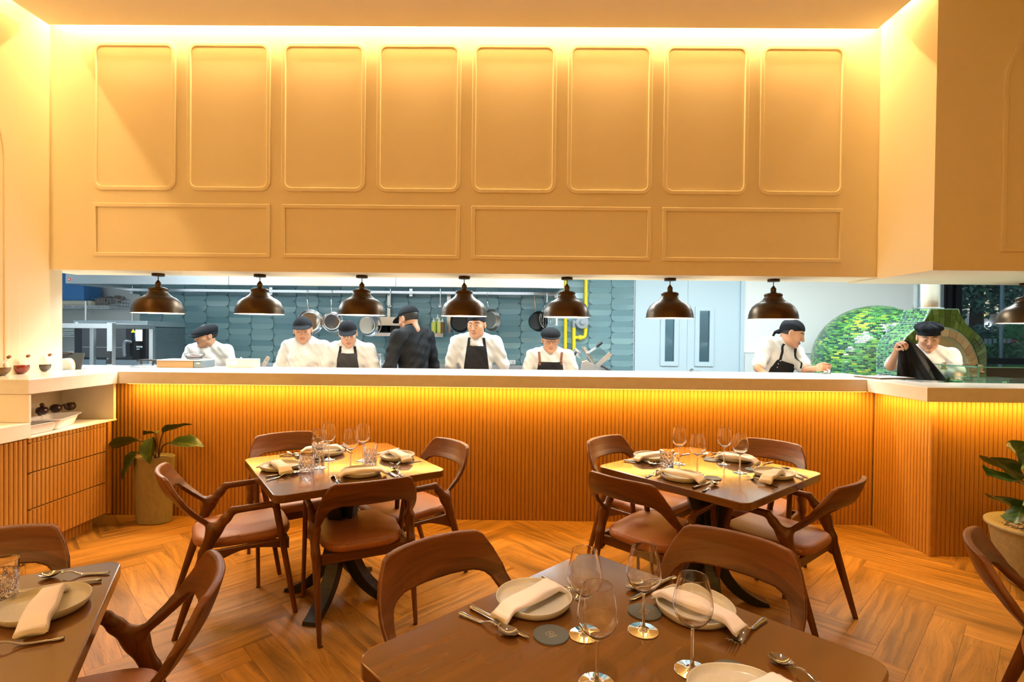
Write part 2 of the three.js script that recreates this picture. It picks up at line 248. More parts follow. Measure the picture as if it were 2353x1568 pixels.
// upper wall over the pass, with panel mouldings
function frameGeo(w, h, r, t = 0.02, d = 0.010) { const s = rrect(w, h, Math.max(r, 0.002)); s.holes.push(new THREE.Path(rrect(w - 2 * t, h - 2 * t, Math.max(r - t, 0.002)).getPoints(10).reverse())); return planarUV(extrude(s, d, 0.005, 8)); }
{
  const g = merge([span(XL - 0.1, XR, YS, 4.0, -4.36, ZF), span(XR, 5.6, YS - 0.012, 4.0, -4.36, ZFR)]);
  const wb = struct('wall_upper', g, PAINT, 'cream upper wall with raised panel mouldings');
  const xa = atZ(216, 268, ZF).x, xb = atZ(1939, 280, ZF).x, yt = (atZ(310, 100, ZF).y + atZ(1840, 107, ZF).y) / 2, yb = (atZ(310, 434, ZF).y + atZ(1840, 451, ZF).y) / 2, w = atZ(1056, 270, ZF).x - atZ(866, 270, ZF).x, pitch = (xb - xa - w) / 7;
  const gu = frameGeo(w, yt - yb, 0.07);
  for (let i = 0; i < 8; i++) part(wb, 'panel_moulding', gu, PAINT).position.set(xa + w / 2 + pitch * i, (yt + yb) / 2, ZF);
  const lt = (atZ(400, 467, ZF).y + atZ(1730, 483, ZF).y) / 2, lb = (atZ(400, 588, ZF).y + atZ(1730, 602, ZF).y) / 2, w2 = 2 * pitch - (pitch - w), gl = frameGeo(w2, lt - lb, 0.003);
  for (let i = 0; i < 4; i++) part(wb, 'panel_moulding', gl, PAINT).position.set(xa + w2 / 2 + 2 * pitch * i, (lt + lb) / 2, ZF);
  // arched moulding on the projecting wall
  const arch = (w, h, t) => { const s = new THREE.Shape(), r = w / 2, y = h - r; s.moveTo(-r, 0); s.lineTo(r, 0); s.lineTo(r, y); s.absarc(0, y, r, 0, PI); s.lineTo(-r, 0); const k = new THREE.Path(), q = r - t; k.moveTo(-q, t); k.lineTo(-q, y); k.absarc(0, y, q, PI, 0, true); k.lineTo(q, t); k.lineTo(-q, t); s.holes.push(k); return planarUV(extrude(s, 0.010, 0.005, 24)); };
  part(wb, 'arch_moulding', arch(0.74, 3.52 - 2.07, 0.02), PAINT).position.set(3.12 + 0.37, 2.07, ZFR);
  const wl = struct('wall_left', merge([span(XL - 0.35, XL, 0, 4.0, -4.105, 4.2)]), PAINT, 'cream side wall with an arched panel');
  const pb = part(wl, 'raised_panel', xf(planarUV(extrude(poly([[-0.9, 0.95], [0.9, 0.95], [0.9, 3.66], [-0.9, 3.66]]), 0.012, 0.006)), { p: [XL, 0, -3.73 + 0.9], r: [0, PI / 2, 0] }), PAINT);
  part(wl, 'arch_moulding', xf(arch(1.62, 2.45, 0.02), { p: [XL + 0.012, 1.0, -3.73 + 0.9], r: [0, PI / 2, 0] }), PAINT);
}
// rest of the shell
struct('ceiling', merge([span(XL + 0.15, XR - 0.146, CEIL, CEIL + 0.07, -3.82, 4.2), span(XL + 0.15, XR - 0.146, CEIL + 0.07, CEIL + 0.13, -3.82, -3.80), span(XL + 0.15, XL + 0.17, CEIL + 0.07, CEIL + 0.13, -3.82, 4.2), span(XR - 0.166, XR - 0.146, CEIL + 0.07, CEIL + 0.13, -3.82, 4.2)]), CEILP, 'dropped cream ceiling with a light cove');
struct('ceiling_upper', span(XL - 0.2, 6.2, 3.98, 4.1, -4.4, 4.3), PAINT);
struct('wall_rear', span(XL - 0.15, 6.2, 0, 4.0, 4.2, 4.35), PAINT);
struct('wall_right', span(6.05, 6.2, 0, 4.0, -4.36, 4.2), PAINT);
struct('ceiling_kitchen', span(-6.4, 9.3, 2.76, 2.86, -7.4, -4.36), WHITEP, 'white kitchen ceiling');
struct('wall_kitchen_left', span(-6.4, -6.25, 0, 2.8, -7.4, -4.2), mat([0.50, 0.58, 0.62], 0.5));
struct('wall_pass_end', span(-6.4, XL - 0.3, 0, 4.0, -4.2, -4.11), WHITEP);
struct('wall_pass_right', span(5.4, 9.3, 0, 4.0, -4.5, -4.36), WHITEP);
const ZB = -7.2, XWIN = atZ(2212, 700, ZB).x;
{
  const xt = atZ(1458, 750, ZB).x, xd = atZ(1708, 750, ZB).x;
  struct('wall_kitchen_back', merge([span(-6.4, xt, 0, 2.8, -7.4, ZB - 0.02), span(xd, XWIN - 0.33, 0, 2.8, -7.4, ZB), span(xt, xd, 2.35, 2.8, -7.4, ZB)]), WHITEP, 'white kitchen back wall');
  // wainscot ledge on the plain part
  struct('trim_1', span(xd + 0.02, XWIN - 0.33, 0.0, 1.28, ZB, ZB + 0.018), mat([0.66, 0.70, 0.72], 0.5));
  struct('trim_2', span(xd + 0.02, XWIN - 0.33, 1.28, 1.295, ZB, ZB + 0.028, 0.004), WHITEP);
  // swing doors
  const DM = mat([0.50, 0.62, 0.70], 0.45), xm = atZ(1580, 750, ZB).x, dark = mat([0.05, 0.06, 0.07], 0.4), pane = mat([0.55, 0.72, 0.78], 0.05, 0, { transmission: 1, thickness: 0, ior: 1.5 });
  const door = (nm, x0, x1, wx0, wx1) => {
    const yb = atZ(1620, 833, ZB).y, yt = atZ(1620, 714, ZB).y, s = poly([[x0, 0.01], [x1, 0.01], [x1, 2.34], [x0, 2.34]]); s.holes.push(new THREE.Path([[wx0, yb], [wx0, yt], [wx1, yt], [wx1, yb]].map(q => new THREE.Vector2(...q))));
    const d = struct(nm, xf(planarUV(extrude(s, 0.04, 0.003)), { p: [0, 0, ZB - 0.05] }), DM, 'pale blue swing door with a narrow vision panel');
    const cx = (wx0 + wx1) / 2, w = wx1 - wx0, h = yt - yb, fr = rrect(w + 0.1, h + 0.1, 0.004); fr.holes.push(new THREE.Path(rrect(w, h, 0.003).getPoints(4).reverse()));
    part(d, 'vision_frame', xf(planarUV(extrude(fr, 0.012, 0.006)), { p: [cx, (yt + yb) / 2, ZB - 0.005] }), DM);
    part(d, 'pane', box(w, h, 0.004, cx, yb, ZB - 0.03), pane); part(d, 'gasket', merge([box(0.008, h, 0.008, wx0 + 0.004, yb, ZB - 0.024), box(0.008, h, 0.008, wx1 - 0.004, yb, ZB - 0.024)]), dark);
    return d;
  };
  const px = x => atZ(x, 770, ZB).x;
  door('door_1', xt + 0.012, xm - 0.004, px(1527), px(1550));
  const d2 = door('door_2', xm + 0.004, xd - 0.05, px(1606), px(1631));
  const hp = atZ(1589, 852, ZB);
  part(d2, 'lever_handle', merge([xf(cyl(0.028, 0.028, 0.012), { p: [hp.x, hp.y, ZB], r: [PI / 2, 0, 0] }), tube([[hp.x, hp.y, ZB + 0.01], [hp.x, hp.y, ZB + 0.05], [hp.x + 0.05, hp.y - 0.005, ZB + 0.055], [hp.x + 0.12, hp.y - 0.01, ZB + 0.05]], 0.010)]), mat([0.62, 0.63, 0.64], 0.25, 1));
  struct('trim_3', merge([span(xd - 0.048, xd, 0, 2.35, ZB - 0.03, ZB + 0.03, 0.004), span(xt, xd, 2.34, 2.4, ZB - 0.03, ZB + 0.03, 0.004)]), DM, 'pale blue door frame');
  struct('wall_store', merge([span(xt - 0.5, xd + 0.5, 0, 2.8, -8.7, -8.6), span(xt - 0.5, xt - 0.42, 0, 2.8, -8.6, -7.4), span(xd + 0.42, xd + 0.5, 0, 2.8, -8.6, -7.4)]), WHITEP, 'store room wall behind the swing doors');
  const sl = thing('unseen_panel_light', 'unseen cool panel lighting the store room behind the swing doors', 'ceiling light', [xm, 2.73, -8.0]); part(sl, 'diffuser', box(0.6, 0.02, 0.3), glow(COOL, 1)); const ll = new THREE.RectAreaLight(COOL, 22, 0.6, 0.3); ll.rotation.x = -PI / 2; ll.position.y = -0.01; sl.add(ll); struct('ceiling_store', span(xt - 0.5, xd + 0.5, 2.76, 2.86, -8.7, -7.4), WHITEP);  // store room panel out of view, placed to light the door panes
}
// counter: ribbed fronts, stone top
function ribs(w, h, pitch = 0.031, r = 0.0140) {     // ribbed board in x from 0 to w, y from 0 to h, ribs towards +z
  const pts = [], N = Math.max(1, Math.round(w / pitch)), p = w / N; pts.push([0, 0]);
  for (let i = 0; i < N; i++) { const c = (i + 0.5) * p; for (let k = 0; k <= 6; k++) { const a = PI - k * PI / 6; pts.push([c + r * Math.cos(a), r * Math.sin(a) * 0.55]); } }
  pts.push([w, 0]); const P = [], N2 = [], U = [], I = [];
  const vert = (x, y, z, nx, ny, nz) => { P.push(x, y, z); N2.push(nx, ny, nz); U.push(y, x * 3.1 + z * 3); return P.length / 3 - 1; };
  for (let i = 0; i + 1 < pts.length; i++) {
    const [x0, z0] = pts[i], [x1, z1] = pts[i + 1], L = Math.hypot(x1 - x0, z1 - z0); if (L < 1e-6) continue;
    const c = Math.floor(((x0 + x1) / 2) / p), cx = (c + 0.5) * p, round = z0 > 1e-5 || z1 > 1e-5;
    const nn = (x, z) => { if (!round) return [0, 0, 1]; const a = Math.hypot((x - cx) * 0.55, z / 0.55) || 1; return [(x - cx) * 0.55 / a, 0, z / 0.55 / a]; };
    const a = vert(x0, 0, z0, ...nn(x0, z0)), b = vert(x1, 0, z1, ...nn(x1, z1)), cc = vert(x1, h, z1, ...nn(x1, z1)), d = vert(x0, h, z0, ...nn(x0, z0)); I.push(a, b, cc, a, cc, d);
    const e = vert(x0, h, z0, 0, 1, 0), f = vert(x1, h, z1, 0, 1, 0), g = vert(x1, h, 0, 0, 1, 0), k = vert(x0, h, 0, 0, 1, 0); I.push(e, f, g, e, g, k);
  }
  const g = new THREE.BufferGeometry(); g.setAttribute('position', new THREE.Float32BufferAttribute(P, 3)); g.setAttribute('normal', new THREE.Float32BufferAttribute(N2, 3)); g.setAttribute('uv', new THREE.Float32BufferAttribute(U, 2)); g.setIndex(I);
  return merge([g, box(w - 0.0015, h, 0.016, w / 2, 0, -0.0081)]);
}
const CT = 1.18, CB = 1.085;
{
  const c = thing('service_counter', 'long ribbed wooden service counter glowing amber under its edge', 'counter');
  const xs = [-3.3, -2.80, -1.58, -0.36, 0.86, 2.08, 2.859];
  for (let i = 0; i + 1 < xs.length; i++) part(c, 'ribbed_panel', ribs(xs[i + 1] - xs[i] - 0.002, CB), RIBW).position.set(xs[i] + 0.001, 0, -4.253);
  const rp = part(c, 'ribbed_panel', ribs(0.585, CB), RIBW); rp.rotation.y = -PI / 2; rp.position.set(2.858, 0, -4.24);
  part(c, 'corner_post', cyl(0.02, 0.02, CB, 2.862, 0, -3.658), RIBW);
  for (const [x0, x1] of [[2.87, 4.0], [4.0, 5.2]]) part(c, 'ribbed_panel', ribs(x1 - x0 - 0.002, CB), RIBW).position.set(x0, 0, -3.658);
  part(c, 'carcass', merge([span(-4.6, 2.87, 0, CB, -4.7, -4.275), span(2.88, 5.2, 0, CB, -3.82, -3.68), span(2.88, 3.0, 0, CB, -4.7, -3.83)]), WHITEP);
  solo('stone_worktop', slab([[XL + 0.005, -3.335], [-3.10, -3.335], [-3.10, -4.09], [2.695, -4.09], [2.695, -3.49], [5.2, -3.49], [5.2, -3.88], [2.95, -3.88], [2.95, -4.80], [-4.6, -4.80], [-4.6, -4.385], [XL + 0.005, -4.385]], CB, CT, 0.004), QUARTZ, 'cream stone counter top running the length of the pass', 'counter top');
}
// drawer cabinet under the left end of the counter
{
  const c = thing('drawer_cabinet', 'ribbed wooden drawer cabinet below an open niche at the counter end', 'cabinet', [-3.10, 0, -4.03]);
  const L = 0.695, RIBC = RIBW;       // runs towards +z, front faces +x
  part(c, 'carcass', merge([span(-0.43, -0.03, 0.10, 0.80, 0, L)]), RIBC);
  part(c, 'toe_kick', xf(ribs(L - 0.08, 0.10), { r: [0, PI / 2, 0], p: [-0.09, 0, L] }), RIBC);
  for (const [y0, y1] of [[0.11, 0.335], [0.348, 0.57], [0.583, 0.765]]) { const d = part(c, 'drawer', xf(ribs(L - 0.05, y1 - y0), { r: [0, PI / 2, 0], p: [-0.013, y0, L - 0.005] }), RIBC); part(d, 'finger_groove', span(-0.034, -0.008, y1, y1 + 0.004, 0.03, L - 0.02), RIBC); }
  part(c, 'top_rail', xf(ribs(L - 0.05, 0.028), { r: [0, PI / 2, 0], p: [-0.013, 0.773, L - 0.005] }), RIBC);
  part(c, 'end_stile', span(-0.03, 0.0, 0.10, 0.80, 0.005, 0.04), RIBC);
  part(c, 'niche_shelf', span(-0.43, 0.0, 0.801, 0.813, -0.05, L, 0.002), CREAM); part(c, 'niche_back', span(-0.44, -0.425, 0.813, CB, -0.05, L), CREAM); part(c, 'niche_side', span(-0.42, -0.012, 0.813, CB - 0.001, -0.055, -0.03), CREAM);
  solo('niche_end_panel', span(XL + 0.005, -3.10, 0.905, CB - 0.002, -3.353, -3.336), CREAM, 'cream end panel closing the counter niche', 'panel');
  const b = thing('low_cabinet', 'lower ribbed cabinet with a thick cream top beside the drawers', 'cabinet', [-3.10, 0, -3.335]);
  part(b, 'ribbed_front', xf(ribs(1.4, 0.79), { r: [0, PI / 2, 0], p: [-0.013, 0.01, 1.4] }), RIBC); part(b, 'carcass', span(-0.43, -0.03, 0, 0.80, 0.002, 1.4), RIBC);
  part(b, 'cabinet_top', span(-0.44, 0.0, 0.805, 0.903, -0.017, 1.4, 0.004), CREAM);
}
// ---------------------------------------------------------------- armchair: one smooth wooden frame, cut into its parts
const CHAIRW = mat([0.19, 0.060, 0.009], 0.36, 0, { map: grainTex, specularIntensity: 0.75 });
const LEATHER = mat([0.29, 0.095, 0.022], 0.42, 0, { bumpMap: rep(leatherTex, 6, 6), bumpScale: 0.0008 });
function makeChair() {
  // outline of the back seen from behind (half width, height), mirrored
  const half = [[0, 0.790], [0.10, 0.789], [0.175, 0.785], [0.196, 0.772], [0.222, 0.725], [0.240, 0.675], [0.249, 0.62], [0.248, 0.565], [0.240, 0.52], [0.222, 0.52], [0.212, 0.56], [0.205, 0.60], [0.193, 0.632], [0.172, 0.652], [0.14, 0.662], [0.07, 0.664], [0, 0.664]];
  const full = [...half, ...half.slice(1, -1).reverse().map(([a, b]) => [-a, b])];
  const xs = y => { const t = [[0.50, -0.105], [0.53, -0.122], [0.56, -0.155], [0.60, -0.197], [0.64, -0.230], [0.70, -0.262], [0.74, -0.278], [0.80, -0.296]]; if (y <= t[0][0]) return t[0][1]; for (let i = 0; i < 7; i++) if (y < t[i + 1][0]) return lerp(t[i][1], t[i + 1][1], (y - t[i][0]) / (t[i + 1][0] - t[i][0])); return -0.296; };
  const slope = y => (xs(y + 0.01) - xs(y - 0.01)) / 0.02;
  const back = (x, y, z) => {            // local: x sideways, y up, z forward
    const d2 = sd.poly(x, y, full) + 0.008, m = slope(clamp(y, 0.51, 0.79)), dz = Math.abs(z - (xs(y) - 0.062 * (1 - (x / 0.245) ** 2))) / Math.hypot(1, m) - 0.0125 + 0.008;
    return Math.hypot(Math.max(d2, 0), Math.max(dz, 0)) + Math.min(Math.max(d2, dz), 0) - 0.008;
  };
  const sideX = x => (Math.abs(x) - 0.246) * 1.25 + 0.246;      // side frames are a little thinner across than along
  const rear = (x, y, z) => { const a = sideX(x); return smin(sd.cap(a, y, z, [0.232, 0.0, -0.275], [0.240, 0.40, -0.150], 0.0135, 0.025), sd.cap(a, y, z, [0.240, 0.40, -0.150], [0.243, 0.500, -0.110], 0.025, 0.031), 0.02); };
  const arm = (x, y, z) => { const a = sideX(x); let d = sd.cap(a, y, z, [0.243, 0.500, -0.108], [0.249, 0.560, -0.055], 0.029, 0.0215); d = smin(d, sd.cap(a, y, z, [0.249, 0.560, -0.055], [0.253, 0.592, -0.028], 0.0215, 0.0195), 0.02); d = smin(d, sd.cap(a, y, z, [0.253, 0.594, -0.026], [0.257, 0.5975, 0.170], 0.0188, 0.0175), 0.012); return d; };
  const front = (x, y, z) => { const a = sideX(x); return sd.cap(a, y, z, [0.257, 0.5955, 0.174], [0.262, 0.0, 0.272], 0.0185, 0.0130); };
  const f = (x, y, z) => { let d = smin(back(x, y, z), rear(x, y, z), 0.035); d = smin(d, arm(x, y, z), 0.032); return smin(d, front(x, y, z), 0.010); };
  const pick = (x, y, z) => { const v = [back(x, y, z), rear(x, y, z), arm(x, y, z), front(x, y, z)], k = v.indexOf(Math.min(...v)); return k === 0 ? 0 : k * 2 - 1 + (x > 0 ? 1 : 0); };
  const g = nets(f, [-0.3, -0.02, -0.39], [0.3, 0.82, 0.31], 0.0062, { pick });
  // grain follows each piece's length
  const dirUV = (q, kind) => { const p = q.attributes.position, uv = q.attributes.uv; for (let i = 0; i < p.count; i++) { const x = p.getX(i), y = p.getY(i), z = p.getZ(i); if (kind === 0) uv.setXY(i, x + 0.3, y * 1.5 + z); else uv.setXY(i, (kind === 2 ? z : y) * 1.0, x * 1.6 + (kind === 2 ? y : z) * 1.2 + kind * 0.3); } return q; };
  const t = thing('armchair', 'x', 'chair');
  part(t, 'backrest', dirUV(g[0], 0), CHAIRW);
  part(t, 'leg', dirUV(g[1], 1), CHAIRW); part(t, 'leg', dirUV(g[2], 1), CHAIRW); part(t, 'armrest', dirUV(g[3], 2), CHAIRW); part(t, 'armrest', dirUV(g[4], 2), CHAIRW); part(t, 'leg', dirUV(g[5], 3), CHAIRW); part(t, 'leg', dirUV(g[6], 3), CHAIRW);
  // cushion
  const cush = (x, y, z) => { const zz = z - 0.035, w = lerp(0.205, 0.232, sstep(-0.24, 0.24, zz)), dx = Math.abs(x) / w, dz = Math.abs(zz) / 0.235, q = Math.pow(dx ** 4 + dz ** 4, 0.25), top = 0.462 - 0.018 * q ** 4 - 0.012 * Math.exp(-((x / 0.14) ** 2 + (zz / 0.14) ** 2)) + 0.006 * sstep(0.1, 0.24, zz), bot = 0.385 + 0.015 * q ** 6; const d2 = (q - 1) * 0.21 + 0.02, dy = Math.abs(y - (top + bot) / 2) - (top - bot) / 2 + 0.02; return Math.hypot(Math.max(d2, 0), Math.max(dy, 0)) + Math.min(Math.max(d2, dy), 0) - 0.02; };
  part(t, 'seat', nets(cush, [-0.27, 0.35, -0.24], [0.27, 0.5, 0.31], 0.011), LEATHER);
  const rail = [];
  for (const s of [-1, 1]) { const sh = new THREE.Shape(); sh.moveTo(-0.16, 0.395); sh.lineTo(0.24, 0.395); sh.lineTo(0.24, 0.345); sh.quadraticCurveTo(0.06, 0.40, -0.02, 0.372); sh.quadraticCurveTo(-0.1, 0.345, -0.16, 0.315); sh.closePath(); const q = extrude(sh, 0.016, 0.004, 8); q.rotateY(-PI / 2); q.translate(s > 0 ? 0.237 : -0.217, 0, 0); rail.push(q); }
  rail.push(box(0.44, 0.045, 0.02, 0, 0.352, 0.235, 0.004), box(0.43, 0.05, 0.02, 0, 0.34, -0.15, 0.004));
  part(t, 'seat_frame', merge(rail), CHAIRW);
  const GL = mat('#181410', 0.7); for (const s of [-1, 1]) { part(t, 'glide', cyl(0.011, 0.011, 0.004, s * 0.232, 0, -0.275, 12), GL); part(t, 'glide', cyl(0.011, 0.011, 0.004, s * 0.262, 0, 0.272, 12), GL); }
  return t;
}
const chairs = [      // x, z, facing x, facing z, label
  [-0.84, -2.845, -0.46, -0.89, 'brown armchair with its back to the hall at the three-tumbler table'],
  [-1.54, -2.88, 0.84, -0.54, 'brown armchair nearest the slim potted plant at the three-tumbler table'],
  [-0.665, -3.30, -0.74, 0.67, 'brown armchair across from the plant-side one at the three-tumbler table'],
  [-1.445, -3.45, 0.57, 0.82, 'brown armchair pulled out against the ribbed counter at the three-tumbler table'],
  [0.84, -3.47, 0.686, 0.728, 'brown armchair by the counter, behind the lone short tumbler'],
  [0.756, -2.894, 0.71, -0.70, 'brown armchair by the knife and spoon near the lone short tumbler table edge'],
  [1.54, -3.41, -0.67, 0.74, 'brown armchair by the counter, behind the two paired wine glasses and coaster'],
  [1.47, -2.89, -0.64, -0.77, 'brown armchair with one arm clear of the table near the counter return'],
  [-0.07, -1.565, 0.64, 0.765, 'brown armchair behind the plate with spoon and knife at the coaster table'],
  [0.585, -1.65, -0.655, 0.755, 'brown armchair behind the plate with a lone fork at the coaster table'],
  [-1.197, -1.415, -0.885, 0.465, 'brown armchair pushed in at the table near the drawer cabinet, aisle side'],
  [-1.70, -1.56, 0.487, 0.874, 'brown armchair between the drawer cabinet and its table'],
  [1.91, -1.70, 0.786, 0.62, 'brown armchair in front of the large round planter'],
];
const chair0 = makeChair();
chairs.forEach(([x, z, fx, fz, l], i) => { const p = [x, 0, z], a = Math.atan2(fx, fz); if (i) dup(chair0, l, p, a, 'brown armchairs with leather seats'); else { chair0.position.set(...p); chair0.rotation.y = a; chair0.userData.label = l; chair0.userData.group = 'brown armchairs with leather seats'; } });

// ---------------------------------------------------------------- square tables
const topTex = tex(512, 512, (u, v) => { const w = v + 0.05 * vnoise(u * 2, v * 5, 41, 2, 5), g = 0.98 - 0.10 * vnoise(u * 3, w * 40, 42, 3, 1e9) - 0.05 * vnoise(u * 9, w * 130, 43, 9, 1e9) - 0.05 * vnoise(u * 2, w * 9, 44, 2, 1e9); return [g, g * 0.985, g * 0.96]; });
const TOPW = mat([0.165, 0.060, 0.008], 0.20, 0, { map: topTex, clearcoat: 0.8, clearcoatRoughness: 0.10 });
const IRON = mat([0.014, 0.014, 0.015], 0.38, 0.3);
function makeTable(size) {
  const t = thing('dining_table', 'x', 'table');
  const g = planarUV(xf(extrude(rrect(size - 0.008, size - 0.008, 0.045), 0.030, 0.004, 10, 3), { r: [-PI / 2, 0, 0], p: [0, 0.716, 0] }));
  part(t, 'table_top', g, TOPW);
  part(t, 'mount_plate', box(0.36, 0.012, 0.36, 0, 0.6995, 0, 0.003), IRON);
  for (let k = 0; k < 4; k++) {            // four flat blades that bow in at the waist and out at the floor
    const s = new THREE.Shape(); s.moveTo(0.17, 0.70); s.quadraticCurveTo(0.065, 0.56, 0.075, 0.34); s.quadraticCurveTo(0.09, 0.10, 0.33, 0.018); s.lineTo(0.335, 0.0); s.lineTo(0.27, 0.0); s.quadraticCurveTo(0.03, 0.08, 0.012, 0.34); s.quadraticCurveTo(0.012, 0.6, 0.05, 0.70); s.closePath();
    const q = extrude(s, 0.07, 0.002, 14); q.translate(0, 0, -0.035); q.rotateY(k * PI / 2 + PI / 4); part(t, 'leg_blade', planarUV(q), IRON);
  }
  return t;
}
const tab0 = makeTable(0.88);
tab0.position.set(-0.99, 0, -3.0); tab0.rotation.y = 35.5 * PI / 180; tab0.userData.label = 'square wooden table carrying three crystal tumblers'; tab0.userData.group = 'square dining tables';
const TAB = (l, x, z, a) => dup(tab0, l, [x, 0, z], a * PI / 180, 'square dining tables');
TAB('square wooden table carrying a single short crystal tumbler', 1.085, -2.985, 40.5);
TAB('square wooden table with four wine glasses and three engraved coasters, no tumbler', 0.25, -1.215, 45);
TAB('square wooden table standing by the drawer cabinet', -1.452, -1.115, 29.1);

// ---------------------------------------------------------------- tableware
const TY = 0.75;
const CERAM = mat([0.60, 0.57, 0.48], 0.28, 0, { map: rep(speckTex, 4, 4) }), LINEN = mat([0.82, 0.76, 0.74], 0.9, 0, { bumpMap: rep(clothTex, 6, 6), bumpScale: 0.0004, sheen: 0.3, sheenRoughness: 0.6 }), SILVER = mat([0.40, 0.39, 0.37], 0.10, 1), GLASS = mat([1, 1, 1], 0.02, 0, { transmission: 1, thickness: 0, ior: 1.5 }), GLASSS = mat([1, 1, 1], 0.02, 0, { transmission: 1, thickness: 0.02, ior: 1.5 });
const plateGeo = (() => { const g = lathe([[0, 0], [0.086, 0], [0.096, 0.004], [0.103, 0.014], [0.105, 0.0235], [0.1035, 0.0255], [0.1015, 0.0235], [0.098, 0.013], [0.090, 0.009], [0.05, 0.008], [0, 0.008]], 64), p = g.attributes.position; for (let i = 0; i < p.count; i++) { const a = Math.atan2(p.getZ(i), p.getX(i)), k = 1 + 0.018 * Math.sin(2 * a + 0.5) + 0.010 * Math.sin(5 * a + 1); p.setX(i, p.getX(i) * k); p.setZ(i, p.getZ(i) * k); p.setY(i, p.getY(i) + (p.getY(i) > 0.012 ? 0.0012 * Math.sin(3 * a) : 0)); } g.computeVertexNormals(); return g; })();
// a napkin folded in four layers and laid across the plate, both ends hanging over
function napkinGeo(len, seed) {
  const R = rng(seed), n = 26, sec = [], K = 28, P = [], I = [], ph = R() * 6;
  for (let k = 0; k < K; k++) { const a = k / K * 2 * PI, c = Math.cos(a), s = Math.sin(a), w = 0.030, h = 0.0115; let x = w * Math.sign(c) * Math.pow(Math.abs(c), 0.45), y = h * Math.sign(s) * Math.pow(Math.abs(s), 0.6); if (c > 0.55) x -= 0.0035 * (0.5 + 0.5 * Math.cos(y / h * PI * 3.2)); sec.push([x, y]); }
  for (let i = 0; i <= n; i++) { const t = i / n, z = (t - 0.5) * len, e = Math.abs(t - 0.5) * 2, droop = -0.019 * sstep(0.70, 1.0, e), wid = 1 + 0.10 * Math.sin(t * 5 + ph) + 0.12 * sstep(0.75, 1, e), hh = 1 + 0.12 * Math.sin(t * 7 + ph) - 0.15 * sstep(0.85, 1, e); for (const [x, y] of sec) { const sag = 0.0025 * Math.sin(t * 9 + ph + x * 60); P.push(x * wid + 0.004 * Math.sin(t * 4 + ph), Math.max(0.002, 0.0235 + 0.0115 + y * hh + droop + sag * (y > 0 ? 1 : 0)) + (y > 0 ? 0 : 0), z); } }
  for (let i = 0; i < n; i++) for (let k = 0; k < K; k++) { const a = i * K + k, b = i * K + (k + 1) % K, c = a + K, d = b + K; I.push(a, c, b, b, c, d); }
  for (const [o, fl] of [[0, 0], [n * K, 1]]) { const m = P.length / 3; let sx = 0, sy = 0; for (let k = 0; k < K; k++) { sx += P[(o + k) * 3]; sy += P[(o + k) * 3 + 1]; } P.push(sx / K, sy / K, P[o * 3 + 2] + (fl ? -0.006 : 0.006)); for (let k = 0; k < K; k++) fl ? I.push(m, o + (k + 1) % K, o + k) : I.push(m, o + k, o + (k + 1) % K); }
  const g = new THREE.BufferGeometry(); g.setAttribute('position', new THREE.Float32BufferAttribute(P, 3)); g.setIndex(I); g.computeVertexNormals(); return planarUV(g);
}
const napkinGeos = [1, 2, 3].map(s => napkinGeo(0.245, s));
// cutlery: swept flats; length along z from handle end (-) to tip (+)
function flat(len, wf, yf, th, n = 30, m = 6, z0 = -len / 2) {
  const P = [], I = [];
  for (const side of [1, -1]) for (let i = 0; i <= n; i++) for (let k = 0; k <= m; k++) { const t = i / n, s = k / m * 2 - 1, w = wf(t); P.push(w * s, yf(t, s) + side * th(t) * Math.sqrt(Math.max(0, 1 - s * s * 0.96)), z0 + t * len); }
  const S = (n + 1) * (m + 1), q = (a, b, c, d) => I.push(a, b, c, b, d, c);
  for (let i = 0; i < n; i++) for (let k = 0; k < m; k++) { const a = i * (m + 1) + k; q(a, a + m + 1, a + 1, a + m + 2); q(S + a, S + a + 1, S + a + m + 1, S + a + m + 2); }
  const g = new THREE.BufferGeometry(); g.setAttribute('position', new THREE.Float32BufferAttribute(P, 3)); g.setIndex(I); g.computeVertexNormals(); return planarUV(g);
}
const pick3 = (t, tab) => { for (let i = 0; i + 1 < tab.length; i++) if (t <= tab[i + 1][0]) { const k = (t - tab[i][0]) / (tab[i + 1][0] - tab[i][0]); return lerp(tab[i][1], tab[i + 1][1], k * k * (3 - 2 * k)); } return tab[tab.length - 1][1]; };
const spoonGeo = flat(0.19, t => pick3(t, [[0, 0.004], [0.03, 0.0085], [0.25, 0.0065], [0.6, 0.0035], [0.68, 0.006], [0.8, 0.0195], [0.9, 0.0205], [0.97, 0.012], [1, 0.001]]), (t, s) => 0.003 + 0.012 * Math.exp(-(((t - 0.58) / 0.13) ** 2)) + 0.002 * Math.exp(-((t / 0.1) ** 2)) + (t > 0.68 ? 0.004 - 0.009 * Math.sin(clamp((t - 0.68) / 0.32, 0, 1) * PI) * (1 - s * s) + 0.004 : 0), t => 0.0014 + 0.0016 * Math.exp(-(((t - 0.3) / 0.3) ** 2)), 44, 10);
const knifeGeo = flat(0.215, t => pick3(t, [[0, 0.004], [0.04, 0.008], [0.3, 0.0075], [0.45, 0.006], [0.5, 0.0085], [0.75, 0.0095], [0.93, 0.007], [1, 0.001]]), (t, s) => 0.005 + 0.0008 * Math.sin(t * 6), t => t < 0.46 ? 0.0042 : 0.0016, 40, 6);
